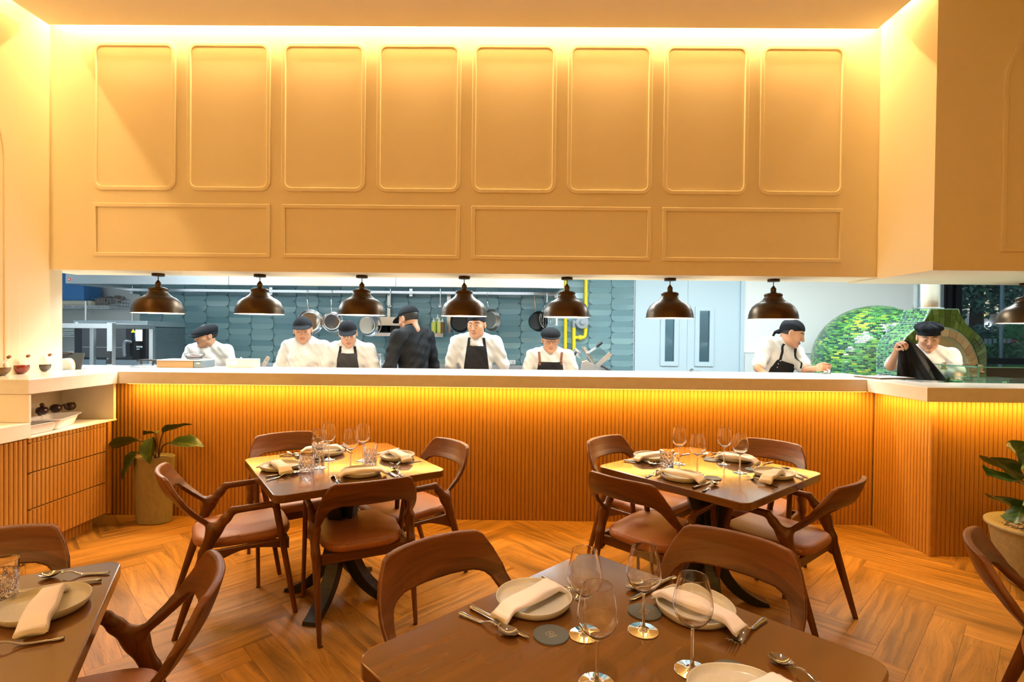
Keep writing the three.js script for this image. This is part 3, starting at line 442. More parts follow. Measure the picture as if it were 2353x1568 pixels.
const forkGeo = (() => {
  const y = t => 0.003 + 0.013 * Math.exp(-(((t - 0.6) / 0.14) ** 2)) + 0.012 * sstep(0.72, 1, t) - 0.008 * Math.exp(-(((t - 0.82) / 0.1) ** 2)), L = 0.195;
  const gs = [flat(L * 0.80, t => pick3(t * 0.8, [[0, 0.004], [0.03, 0.0085], [0.25, 0.0065], [0.58, 0.0032], [0.68, 0.010], [0.74, 0.0128], [0.8, 0.0128]]), (t) => y(t * 0.8), t => 0.0022, 34, 6, -L / 2)];
  for (let k = 0; k < 4; k++) { const g = flat(L * 0.21, t => 0.0021 * (1 - 0.45 * t), t => y(0.79 + t * 0.21), t => 0.0014, 10, 2, -L / 2 + L * 0.79); g.translate(-0.0107 + k * 0.00713, 0, 0); gs.push(g); }
  return merge(gs);
})();
const wineGeos = (() => {
  const bowl = lathe([[0.004, 0.098], [0.009, 0.1005], [0.019, 0.106], [0.031, 0.116], [0.039, 0.128], [0.0432, 0.141], [0.0436, 0.152], [0.0415, 0.168], [0.038, 0.185], [0.0345, 0.200], [0.0312, 0.2135], [0.0312, 0.2140], [0.0308, 0.2140], [0.0305, 0.2132], [0.0339, 0.199], [0.0374, 0.185], [0.0409, 0.168], [0.0430, 0.152], [0.0426, 0.141], [0.0384, 0.1285], [0.0303, 0.1168], [0.0183, 0.1070], [0.008, 0.1028], [0.0, 0.1022]], 48);
  const stem = lathe([[0, 0.1010], [0.0042, 0.0985], [0.0036, 0.090], [0.0033, 0.06], [0.0036, 0.03], [0.0048, 0.014], [0.009, 0.007], [0.018, 0.0042], [0.037, 0.0022], [0.0385, 0.0012], [0.0375, 0.0004], [0, 0.0004]], 40);
  return [bowl, stem];
})();
const wine0 = thing('wine_glass', 'x', 'wine glass'); part(wine0, 'bowl', wineGeos[0], GLASSS); part(wine0, 'stem_and_foot', wineGeos[1], GLASSS);
function tumblerGeo(h, r) {      // cut crystal: criss-cross wedges round the lower two thirds
  const n = 72, m = 34, P = [], I = [];
  const rad = (a, y) => { const t = y / h; if (t > 0.72 || t < 0.05) return r; const u = a * 9 / (2 * PI) + y / h * 3.2, v = a * 9 / (2 * PI) - y / h * 3.2, f = x => Math.abs((x - Math.floor(x)) - 0.5) * 2; return r - 0.0042 * (1 - Math.min(1, Math.min(f(u), f(v)) * 2.6)) * sstep(0.72, 0.66, t) - 0.0006; };
  for (let j = 0; j <= m; j++) for (let i = 0; i < n; i++) { const y = j / m * h, a = i / n * 2 * PI, q = rad(a, y) * lerp(0.955, 1, j / m); P.push(q * Math.cos(a), y, q * Math.sin(a)); }
  const inner = [[r - 0.0025, h], [r - 0.006, h * 0.7], [r - 0.0085, 0.016], [0.5 * r, 0.0125]]; for (const [q, y] of inner) for (let i = 0; i < n; i++) { const a = i / n * 2 * PI; P.push(q * Math.cos(a), y, q * Math.sin(a)); }
  const rows = m + 1 + inner.length; for (let j = 0; j + 1 < rows; j++) for (let i = 0; i < n; i++) { const a = j * n + i, b = j * n + (i + 1) % n; I.push(a, a + n, b, b, a + n, b + n); }
  const cap = (row, y, up) => { const c = P.length / 3; P.push(0, y, 0); for (let i = 0; i < n; i++) { const a = row * n + i, b = row * n + (i + 1) % n; up ? I.push(c, b, a) : I.push(c, a, b); } };
  cap(0, 0, false); cap(rows - 1, 0.0125, true);
  const g = new THREE.BufferGeometry(); g.setAttribute('position', new THREE.Float32BufferAttribute(P, 3)); g.setIndex(I); const f = g.toNonIndexed(); f.computeVertexNormals(); return planarUV(f);
}
const tumShort = tumblerGeo(0.088, 0.040), tumTall = tumblerGeo(0.122, 0.037);
const coasterTex = canvasTex(256, 256, (c, w, h) => { c.fillStyle = '#4c5354'; c.fillRect(0, 0, w, h); c.strokeStyle = '#a8926a'; c.lineWidth = 4; c.font = '40px serif'; c.fillStyle = '#a8926a'; c.textAlign = 'center'; c.beginPath(); c.ellipse(112, 112, 16, 20, 0.4, 0, 7); c.stroke(); c.beginPath(); c.ellipse(142, 112, 13, 20, -0.3, 0, 7); c.stroke(); c.fillText('ello', 128, 168); });
const coasterMats = [mat([0.10, 0.115, 0.118], 0.55), mat([1, 1, 1], 0.55, 0, { map: coasterTex })];
const coasterGeo = cyl(0.0445, 0.0445, 0.003, 0, 0, 0, 40), coasterDisc = (() => { const g = new THREE.CircleGeometry(0.0440, 40); g.rotateX(-PI / 2); g.translate(0, 0.0032, 0); return g; })();
const coaster0 = thing('coaster', 'x', 'coaster'); part(coaster0, 'disc', coasterGeo, coasterMats[0]); part(coaster0, 'printed_face', coasterDisc, coasterMats[1]);
let first = { w: 1, c: 1 };
function put(kind, px, py, label, o = {}) {
  const p = atY(px, py, TY + (o.dy || 0)); p.y = TY + 0.0006 + (o.up || 0);
  const pos = [p.x, p.y, p.z];
  if (kind === 'wine') { const g = 'wine glasses on the tables'; if (first.w) { first.w = 0; wine0.position.set(...pos); wine0.userData.label = label; wine0.userData.group = g; } else dup(wine0, label, pos, 0, g); }
  if (kind === 'coaster') { const g = 'round dark coasters'; if (first.c) { first.c = 0; coaster0.position.set(...pos); coaster0.userData.label = label; coaster0.userData.group = g; } else dup(coaster0, label, pos, o.turn || 0, g); }
  if (kind === 'plate') solo('plate', plateGeo, CERAM, label, 'plate', pos, o.turn || 0, 'stoneware plates');
  if (kind === 'tumbler') solo('tumbler', o.tall ? tumTall : tumShort, GLASSS, label, 'tumbler', pos, 0.3, 'cut crystal tumblers');
}
function along(kind, a, b, label, o = {}) {      // a: handle end, b: tip, both photo pixels on the table top (or the plate rim)
  const A = atY(...a, TY + (o.h || 0.004)), B = atY(...b, TY + (o.h || 0.004)), yaw = Math.atan2(B.x - A.x, B.z - A.z), m = A.clone().add(B).multiplyScalar(0.5);
  const L = { fork: 0.195, knife: 0.215, spoon: 0.19, napkin: 0.245 }[kind]; let c = m;
  if (o.from) { const d = V3(Math.sin(yaw), 0, Math.cos(yaw)); c = A.clone().addScaledVector(d, L / 2); } if (o.tip) { const d = V3(Math.sin(yaw), 0, Math.cos(yaw)); c = B.clone().addScaledVector(d, -L / 2); }
  const geo = { fork: forkGeo, knife: knifeGeo, spoon: spoonGeo, napkin: napkinGeos[o.v || 0] }[kind];
  const y = TY + 0.0008 + (kind === 'napkin' ? 0 : 0) + (o.up || 0);
  if (kind === 'napkin') solo('napkin', geo, LINEN, label, 'napkin', [c.x, y, c.z], yaw, 'folded white napkins'); else solo(kind, geo, SILVER, label, kind, [c.x, y, c.z], yaw, kind === 'knife' ? 'table knives' : 'table ' + kind + 's');
}
{
  const T1 = 'three-tumbler table', T2 = 'lone-tumbler table', T3 = 'coaster table', T4 = 'cabinet-side table';
  // three-tumbler table
  put('plate', 644, 1073, 'plate by the plant-side seat of the ' + T1, { dy: 0.01 }); put('plate', 831, 1086, 'plate by the hall-side seat of the ' + T1, { dy: 0.01, turn: 1 }); put('plate', 913, 1050, 'plate by the seat across from the plant at the ' + T1, { dy: 0.01, turn: 2 }); put('plate', 752, 1040, 'plate by the counter-side seat of the ' + T1, { dy: 0.01, turn: 3 });
  along('napkin', [628, 1055], [660, 1083], 'folded napkin on the plate by the plant-side seat', { h: 0.035 }); along('napkin', [773, 1087], [891, 1077], 'folded napkin on the hall-side plate of the ' + T1, { h: 0.035, v: 1 }); along('napkin', [896, 1033], [938, 1054], 'folded napkin on the plate across from the plant, ' + T1, { h: 0.035, v: 2 }); along('napkin', [686, 1033], [791, 1025], 'folded napkin on the counter-side plate of the ' + T1, { h: 0.035 });
  along('fork', [584, 1073], [665, 1055], 'fork half hidden behind the plant-side plate'); along('knife', [611, 1097], [700, 1083], 'knife in front of the plant-side plate', { from: 1 }); along('spoon', [611, 1104], [681, 1087], 'spoon in front of the plant-side plate', { from: 1 });
  along('fork', [783, 1113], [754, 1085], 'fork left of the hall-side plate at the ' + T1, { from: 1 }); along('knife', [914, 1097], [886, 1082], 'knife right of the hall-side plate at the ' + T1, { from: 1 }); along('spoon', [927, 1095], [898, 1071], 'spoon right of the hall-side plate at the ' + T1, { from: 1 });
  along('fork', [968, 1058], [913, 1066], 'fork in front of the plate across from the plant, ' + T1, { from: 1 }); along('knife', [905, 1034], [868, 1042], 'knife beyond the plate across from the plant, ' + T1);
  along('spoon', [662, 1039], [690, 1050], 'spoon beside the counter-side plate of the ' + T1); along('knife', [668, 1046], [700, 1046], 'knife beside the counter-side plate of the ' + T1); along('fork', [803, 1037], [790, 1030], 'fork on the far side of the counter-side plate, ' + T1);
  put('wine', 735, 1075, 'wine glass beside the short tumbler of the ' + T1); put('wine', 755, 1056, 'wine glass beside the first tall tumbler, ' + T1); put('wine', 806, 1076, 'wine glass behind the hall-side napkin, ' + T1); put('wine', 834, 1058, 'wine glass behind the second tall tumbler, ' + T1);
  put('tumbler', 705, 1081, 'short crystal tumbler on the ' + T1); put('tumbler', 731, 1056, 'tall crystal tumbler before the counter-side plate, ' + T1, { tall: 1 }); put('tumbler', 851, 1070, 'tall crystal tumbler between wine glass and right plate, ' + T1, { tall: 1 });
  // lone-tumbler table
  put('plate', 1496, 1051, 'plate behind the lone short tumbler', { dy: 0.01 }); put('plate', 1566, 1096, 'plate at the hall-side left seat of the ' + T2, { dy: 0.01, turn: 1 }); put('plate', 1778, 1090, 'plate at the seat by the counter return, ' + T2, { dy: 0.01, turn: 2 }); put('plate', 1689, 1053, 'plate at the counter-side right seat, ' + T2, { dy: 0.01, turn: 4 });
  along('napkin', [1474, 1048], [1520, 1043], 'folded napkin behind the lone short tumbler', { h: 0.035, v: 1 }); along('napkin', [1513, 1077], [1620, 1101], 'folded napkin on the hall-side plate of the ' + T2, { h: 0.035 }); along('napkin', [1797, 1079], [1753, 1101], 'folded napkin on the plate by the counter return', { h: 0.035, v: 2 }); along('napkin', [1645, 1042], [1747, 1060], 'folded napkin at the counter-side right seat, ' + T2, { h: 0.035, v: 1 });
  along('knife', [1433, 1059], [1480, 1063], 'knife beside the plate behind the lone tumbler', { from: 1 }); along('spoon', [1445, 1056], [1487, 1065], 'spoon beside the plate behind the lone tumbler', { from: 1 }); along('fork', [1572, 1044], [1548, 1048], 'fork beyond the plate behind the lone tumbler');
  along('fork', [1484, 1096], [1517, 1082], 'fork left of the hall-side plate, ' + T2, { from: 1 }); along('knife', [1592, 1122], [1643, 1103], 'knife right of the hall-side plate, ' + T2, { from: 1 }); along('spoon', [1614, 1129], [1656, 1106], 'spoon right of the hall-side plate, ' + T2, { from: 1 });
  along('fork', [1786, 1118], [1703, 1093], 'fork before the plate by the counter return', { from: 1 }); along('knife', [1846, 1100], [1800, 1080], 'knife beyond the plate by the counter return', { from: 1 }); along('spoon', [1856, 1096], [1776, 1069], 'spoon beyond the plate by the counter return', { from: 1 });
  along('spoon', [1645, 1041], [1612, 1047], 'spoon beside the counter-side right plate, ' + T2, { tip: 1 }); along('knife', [1652, 1047], [1619, 1052], 'knife beside the counter-side right plate, ' + T2, { tip: 1 }); along('fork', [1774, 1061], [1742, 1068], 'fork beyond the counter-side right napkin, ' + T2, { from: 1 });
  put('wine', 1560, 1066, 'wine glass beside the lone short tumbler'); put('wine', 1602, 1089, 'wine glass behind the hall-side plate, ' + T2); put('wine', 1664, 1067, 'wine glass between the pale coasters of the ' + T2); put('wine', 1700, 1086, 'wine glass before the coaster by the counter-return plate'); put('tumbler', 1532, 1070, 'lone short crystal tumbler on the table nearer the counter return');
  put('coaster', 1634, 1058, 'coaster beside the counter-side plate, ' + T2); put('coaster', 1637, 1100, 'coaster beside the hall-side knife, ' + T2, { turn: 1 }); put('coaster', 1731, 1080, 'coaster tucked under the counter-return plate, ' + T2, { turn: 2 });
  // coaster table in front
  put('plate', 1226, 1380, 'plate with knife and spoon at the ' + T3, { dy: 0.01 }); put('plate', 1597, 1398, 'plate behind the fork at the ' + T3, { dy: 0.01, turn: 2 }); put('plate', 1700, 1610, 'plate beside the engraved coaster at the table edge', { dy: 0.01, turn: 1 });
  along('napkin', [1142, 1406], [1290, 1336], 'folded napkin on the plate with knife and spoon', { h: 0.035 }); along('napkin', [1712, 1440], [1506, 1346], 'folded napkin on the plate behind the fork, ' + T3, { h: 0.035, v: 1 }); along('napkin', [1822, 1556], [1650, 1660], 'folded napkin by the spoon at the table edge', { h: 0.035, v: 2, from: 1 }); along('napkin', [1122, 1562], [1200, 1720], 'folded napkin with only one corner showing at the table edge', { h: 0.035, v: 1, from: 1 });
  along('spoon', [1056, 1409], [1160, 1453], 'spoon in front of the knife at the ' + T3, { from: 1 }); along('knife', [1081, 1395], [1207, 1463], 'knife between spoon and plate at the ' + T3, { from: 1 }); along('spoon', [1531, 1333], [1440, 1356], 'spoon beyond the wine glass at the ' + T3, { tip: 1 }); along('knife', [1531, 1336], [1445, 1381], 'knife beyond the coaster at the ' + T3, { tip: 1 }); along('fork', [1759, 1421], [1693, 1472], 'fork at the end of the napkin, ' + T3, { from: 1 }); along('fork', [1246, 1325], [1318, 1366], 'fork hidden behind the napkin at the ' + T3, { from: 1 });
  along('spoon', [1880, 1571], [1766, 1508], 'spoon at the table edge near the engraved coaster', { tip: 1 }); along('knife', [1805, 1583], [1731, 1536], 'knife at the table edge near the engraved coaster', { tip: 1 });
  put('wine', 1342, 1461, 'wine glass next to the coaster by the spoon, ' + T3); put('wine', 1371, 1573, 'wine glass with its foot at the table edge, ' + T3); put('wine', 1478, 1451, 'wine glass before the middle coaster, ' + T3); put('wine', 1590, 1543, 'wine glass in front of the fork plate, ' + T3);
  put('coaster', 1266, 1461, 'coaster beside the spoon, ' + T3, { turn: 0.5 }); put('coaster', 1481, 1408, 'coaster behind the middle wine glass, ' + T3, { turn: -0.6 }); put('coaster', 1684, 1548, 'engraved coaster near the table-edge spoon, ' + T3, { turn: 0.6 });
  // cabinet-side table
  put('plate', 100, 1393, 'plate on the ' + T4, { dy: 0.01 }); along('napkin', [140, 1335], [60, 1448], 'folded napkin on the plate of the ' + T4, { h: 0.035, v: 2 });
  along('spoon', [251, 1316], [80, 1327], 'spoon beyond the plate of the ' + T4, { from: 1 }); along('knife', [233, 1334], [46, 1359], 'knife beyond the plate of the ' + T4, { from: 1 }); along('fork', [148, 1465], [0, 1490], 'fork in front of the plate of the ' + T4, { from: 1 }); put('tumbler', 4, 1391, 'tall crystal tumbler on the ' + T4, { tall: 1 });
}

// ---------------------------------------------------------------- pendants over the counter
const BRONZE = mat([0.060, 0.032, 0.011], 0.34, 0.75), INNERW = mat([0.86, 0.78, 0.62], 0.6), BLACK = mat([0.015, 0.015, 0.016], 0.5);
const pend0 = thing('pendant_lamp', 'x', 'pendant lamp', [0, 0, 0], 0, 'bronze dome pendants over the counter');
{
  const dome = [[0.184, 0], [0.1845, 0.006], [0.181, 0.012], [0.1805, 0.03], [0.172, 0.062], [0.152, 0.098], [0.122, 0.124], [0.099, 0.134], [0.096, 0.139], [0.092, 0.141], [0.078, 0.152], [0.068, 0.168], [0.063, 0.178], [0.067, 0.184], [0.068, 0.192], [0.062, 0.200], [0.045, 0.206], [0.03, 0.208]];
  const inner = dome.map(([a, b]) => [Math.max(a - 0.003, 0.002), b - (b > 0.01 ? 0.003 : 0)]);
  part(pend0, 'shade', lathe(dome.slice().reverse().concat([]), 56), BRONZE); part(pend0, 'shade_lining', lathe([...inner], 56), INNERW);
  part(pend0, 'socket', lathe([[0, 0.262], [0.008, 0.262], [0.012, 0.252], [0.019, 0.246], [0.021, 0.238], [0.0205, 0.214], [0.026, 0.208], [0.026, 0.203], [0, 0.203]], 24), BRONZE);
  part(pend0, 'cord', cyl(0.0035, 0.0035, 0.045, 0, 0.258, 0, 8), BLACK);
  part(pend0, 'canopy', lathe([[0, 0.316], [0.045, 0.316], [0.0455, 0.297], [0.043, 0.2945], [0, 0.2945]], 32), BRONZE);
  part(pend0, 'bulb', xf(new THREE.SphereGeometry(0.03, 20, 14), { p: [0, 0.085, 0] }), glow(LAMPC, 6)); part(pend0, 'bulb_neck', cyl(0.016, 0.018, 0.09, 0, 0.11, 0, 14), INNERW);
  const l = new THREE.PointLight(LAMPC, STRIP.pendant, 0, 2); l.position.set(0, 0.085, 0); l.castShadow = true; l.shadow.radius = 1.5; pend0.add(l);
}
['above the kettle-scale end of the counter', 'above the metal box on the pass', 'above the cook with glasses', 'above the bandana cook with a dark apron', 'beside the yellow gas pipes', 'before the swing doors', 'above the cook leaning at the pass', 'before the street window'].forEach((w, i) => {
  const x = i < 7 ? -2.861 + 0.8135 * i : 4.0, p = [x, YS - 0.316 - (i === 7 ? 0.012 : 0), -4.2], l = 'bronze dome pendant lamp ' + w;
  if (i) dup(pend0, l, p, 0); else { pend0.position.set(...p); pend0.userData.label = l; }
});

// ---------------------------------------------------------------- plants
const LEAF = mat([0.035, 0.075, 0.018], 0.32, 0, { }), LEAFV = mat([0.14, 0.17, 0.035], 0.35), STEM = mat([0.10, 0.05, 0.02], 0.6), SOIL = mat([0.06, 0.04, 0.025], 0.95), POT = mat([0.31, 0.25, 0.12], 0.7, 0, { map: rep(potTex, 3, 3), bumpMap: rep(potTex, 3, 3), bumpScale: 0.001 });
function leafGeo(L, Wd, fold, droop, roll, wave = 0, pts = null) {      // along +z from the stalk
  const n = 22, m = 12, P = [], I = [], C = [];
  for (let i = 0; i <= n; i++) for (let k = 0; k <= m; k++) { const t = i / n, s = k / m * 2 - 1, w = Wd * (pts ? pick3(t, pts) : Math.pow(Math.sin(PI * Math.pow(t, 0.72)), 0.8) * (1 - 0.15 * t)), x = w * s, y = fold * Math.abs(s) * w - droop * t * t * L + wave * Math.sin(t * 11 + s * 2) * Math.abs(s) + 0.0015 * Math.cos(Math.abs(s) * 9 - t * 26), z = t * L * (1 - 0.1 * droop * t); P.push(x, y, z); const vein = Math.abs(s) < 0.07 || (Math.abs(Math.sin(Math.abs(s) * 4.5 - t * 16)) < 0.16 && Math.abs(s) < 0.9); C.push(...(vein ? [2.6, 2.0, 1.2] : [1, 1, 1])); }
  for (let i = 0; i < n; i++) for (let k = 0; k < m; k++) { const a = i * (m + 1) + k; I.push(a, a + m + 1, a + 1, a + 1, a + m + 1, a + m + 2); }
  const g = new THREE.BufferGeometry(); g.setAttribute('position', new THREE.Float32BufferAttribute(P, 3)); g.setAttribute('color', new THREE.Float32BufferAttribute(C, 3)); g.setIndex(I); g.computeVertexNormals(); planarUV(g); g.rotateZ(roll); return g;
}
const LEAFM = mat([0.040, 0.075, 0.016], 0.36, 0, { vertexColors: true, side: THREE.DoubleSide, transmission: 0.15, thickness: 0 });
function aim(o, from, to, roll = 0) { o.position.copy(from); const d = to.clone().sub(from).normalize(), m = new THREE.Matrix4().lookAt(to, from, V3(0, 1, 0)); o.quaternion.setFromRotationMatrix(m); o.rotateZ(roll); }
{
  const c = V3(-2.832, 0, -4.115), t = thing('potted_plant', 'slim oval planter with large dark striped leaves against the ribbed counter', 'potted plant', [c.x, 0, c.z]);
  const prof = [[0, 0.002], [0.128, 0.002], [0.133, 0.008], [0.150, 0.50], [0.153, 0.512], [0.150, 0.518], [0.140, 0.516], [0.137, 0.49], [0, 0.485]], g = xf(lathe(prof, 48), { s: [1, 1, 0.66] }); g.computeVertexNormals();
  part(t, 'planter', g, POT); part(t, 'soil', xf(cyl(0.135, 0.135, 0.012, 0, 0.483, 0, 32), { s: [1, 1, 0.66] }), SOIL);
  const Z = c.z + 0.02, q = (x, y, dz = 0) => { const w = atZ(x, y, Z + dz); return w.sub(c); }, base = V3(0.03, 0.49, 0.0);
  const L = [      // stalk end, leaf tip (photo pixels at a depth offset), width, roll
    [[317, 1012], [238, 1030], 0.045, 0.06, 0.058, 0.5], [[352, 1006], [338, 1066], 0.10, 0.105, 0.062, 0.0], [[316, 1040], [270, 1102], 0.04, 0.06, 0.05, -0.8], [[392, 1018], [468, 1019], 0.02, 0.07, 0.06, 0.35], [[375, 995], [442, 966], 0.0, 0.03, 0.045, -0.3], [[358, 996], [330, 996], -0.02, -0.04, 0.045, 0.2],
  ];
  L.forEach(([a, b, d0, d1, w, roll], i) => {
    const A = q(...a, d0), B = q(...b, d1), len = A.distanceTo(B); w *= 1.45;
    const stalk = part(t, 'stalk', tube([base.clone().add(V3((i - 3) * 0.006, 0, (i % 2) * 0.01)), base.clone().lerp(A, 0.5).add(V3(0, 0.05, 0)), A], 0.0055, 8), STEM);
    const g = leafGeo(len, w, 0.35, 0.12, 0, 0.004), lf = part(t, 'leaf', g, LEAFM); aim(lf, A, B, i === 1 ? PI + 0.2 : roll); if (i === 1) lf.rotateZ(PI);
  });
}
{
  const c = V3(3.215, 0, -3.22), t = thing('potted_plant', 'wide round planter with broad wavy fiddle leaves by the projecting counter', 'potted plant', [c.x, 0, c.z]);
  part(t, 'planter', lathe([[0, 0.002], [0.17, 0.002], [0.18, 0.01], [0.235, 0.17], [0.265, 0.335], [0.285, 0.348], [0.287, 0.362], [0.28, 0.368], [0.225, 0.365], [0.215, 0.335], [0, 0.325]], 56), POT);
  const R = rng(5), st = []; for (let i = 0; i < 160; i++) { const a = R() * 6.28, r = 0.21 * Math.sqrt(R()); st.push(xf(new THREE.IcosahedronGeometry(0.007 + 0.006 * R(), 0), { p: [r * Math.cos(a), 0.333 + 0.008 * R(), r * Math.sin(a)], r: [R() * 3, R() * 3, 0], s: [1.3, 0.8, 1] })); }
  part(t, 'soil', cyl(0.212, 0.212, 0.01, 0, 0.324, 0, 32), SOIL); part(t, 'pebbles', merge(st), mat([0.22, 0.16, 0.08], 0.7)).userData.kind = 'stuff';
  const stem = part(t, 'stem', tube([[0, 0.325, 0], [0.01, 0.6, 0.01], [0.02, 0.9, 0]], 0.011, 10), STEM), pts = [[0, 0.12], [0.15, 0.5], [0.35, 0.55], [0.6, 0.9], [0.8, 1], [0.93, 0.75], [1, 0.06]];
  const q = (x, y, dz) => atZ(x, y, c.z + dz).sub(c), LF = mat([0.030, 0.085, 0.020], 0.38, 0, { vertexColors: true, side: THREE.DoubleSide, transmission: 0.15, thickness: 0 });
  [[[2345, 1105], [2276, 1043], 0.02, 0.05, 0.10, 0.2], [[2350, 1112], [2272, 1083], 0.08, 0.12, 0.085, -0.3], [[2352, 1180], [2285, 1132], 0.06, 0.10, 0.085, 0.2], [[2356, 1150], [2330, 1200], 0.10, 0.16, 0.08, 0.4], [[2362, 1090], [2400, 1040], 0.03, 0.0, 0.1, 0], [[2365, 1150], [2420, 1160], 0.05, 0.1, 0.1, 0], [[2360, 1080], [2330, 1010], -0.05, -0.12, 0.09, 0]].forEach(([a, b, d0, d1, w, roll]) => {
    const A = q(...a, d0), B = q(...b, d1); const lf = part(t, 'leaf', leafGeo(A.distanceTo(B), w, 0.25, 0.10, 0, 0.008, pts), LF); aim(lf, A, B, roll); part(t, 'stalk', rod(V3(0.012, clamp(A.y - 0.05, 0.34, 0.9), 0.01), A, 0.005, 6), STEM);
  });
}
// ---------------------------------------------------------------- kitchen
const STEEL = mat([0.62, 0.64, 0.66], 0.26, 1), STEELD = mat([0.36, 0.38, 0.40], 0.35, 1), CHROME = mat([0.72, 0.73, 0.75], 0.10, 1), DARK = mat([0.02, 0.022, 0.026], 0.35), DKGLASS = mat([0.012, 0.014, 0.018], 0.08), PLASTICW = mat([0.80, 0.80, 0.78], 0.4), YELLOW = mat([0.85, 0.66, 0.02], 0.4), CARBON = mat([0.03, 0.03, 0.032], 0.4, 0.5);
// relief wall tiles
{
  const x0 = atZ(322, 750, ZB).x, x1 = atZ(1456, 750, ZB).x, cols = 22, w = (x1 - x0) / cols, h = 0.0765, y0 = 1.0, rows = 17, R = rng(3);
  const wall = struct('wall_tiled', span(x0, x1, 0.0, 2.76, ZB - 0.018, ZB - 0.003), mat([0.13, 0.235, 0.265], 0.4), 'teal relief tile wall behind the range');
  const tileGeo = (up) => { const s = new THREE.Shape(), a = w / 2 - 0.002, b = h / 2 - 0.0012, r = h * 0.72, e = r * 0.9; if (up) { s.moveTo(-a, -b); s.lineTo(a, -b); s.lineTo(a, b - e); s.quadraticCurveTo(a, b, a - r, b); s.lineTo(-a + r, b); s.quadraticCurveTo(-a, b, -a, b - e); } else { s.moveTo(-a, b); s.lineTo(-a, -b + e); s.quadraticCurveTo(-a, -b, -a + r, -b); s.lineTo(a - r, -b); s.quadraticCurveTo(a, -b, a, -b + e); s.lineTo(a, b); } s.closePath(); const g = extrude(s, 0.008, 0.0016, 4, 1), p = g.attributes.position; for (let i = 0; i < p.count; i++) if (p.getZ(i) > 0.004) p.setZ(i, p.getZ(i) + 0.012 * (up ? (p.getY(i) / h + 0.5) : (0.5 - p.getY(i) / h))); g.computeVertexNormals(); return planarUV(g); };
  const G = [tileGeo(false), tileGeo(true)], M = [[0.165, 0.29, 0.325], [0.19, 0.32, 0.35], [0.145, 0.265, 0.30], [0.21, 0.345, 0.365]].map(c => mat(c, 0.22)), list = [], far = [];
  for (let i = 0; i < cols; i++) for (let j = 0; j < rows; j++) list.push([x0 + (i + 0.5) * w, y0 + (j + 0.5) * h, (i + j) % 2, Math.floor(R() * 4)]);
  list.sort((a, b) => Math.abs(a[1] - 1.62) - Math.abs(b[1] - 1.62));
  list.forEach(([x, y, k, m], i) => { if (i < 300) part(wall, 'tile', G[k], M[m]).position.set(x, y, ZB - 0.003); else far.push(xf(G[k].clone(), { p: [x, y, ZB - 0.003] })); });
  for (let i = 0; i < cols; i++) for (let j = rows; j < 23; j++) far.push(xf(G[(i + j) % 2].clone(), { p: [x0 + (i + 0.5) * w, y0 + (j + 0.5) * h, ZB - 0.003] }));
  part(wall, 'edge_tiles', merge(far), M[0]).userData.kind = 'stuff';
}
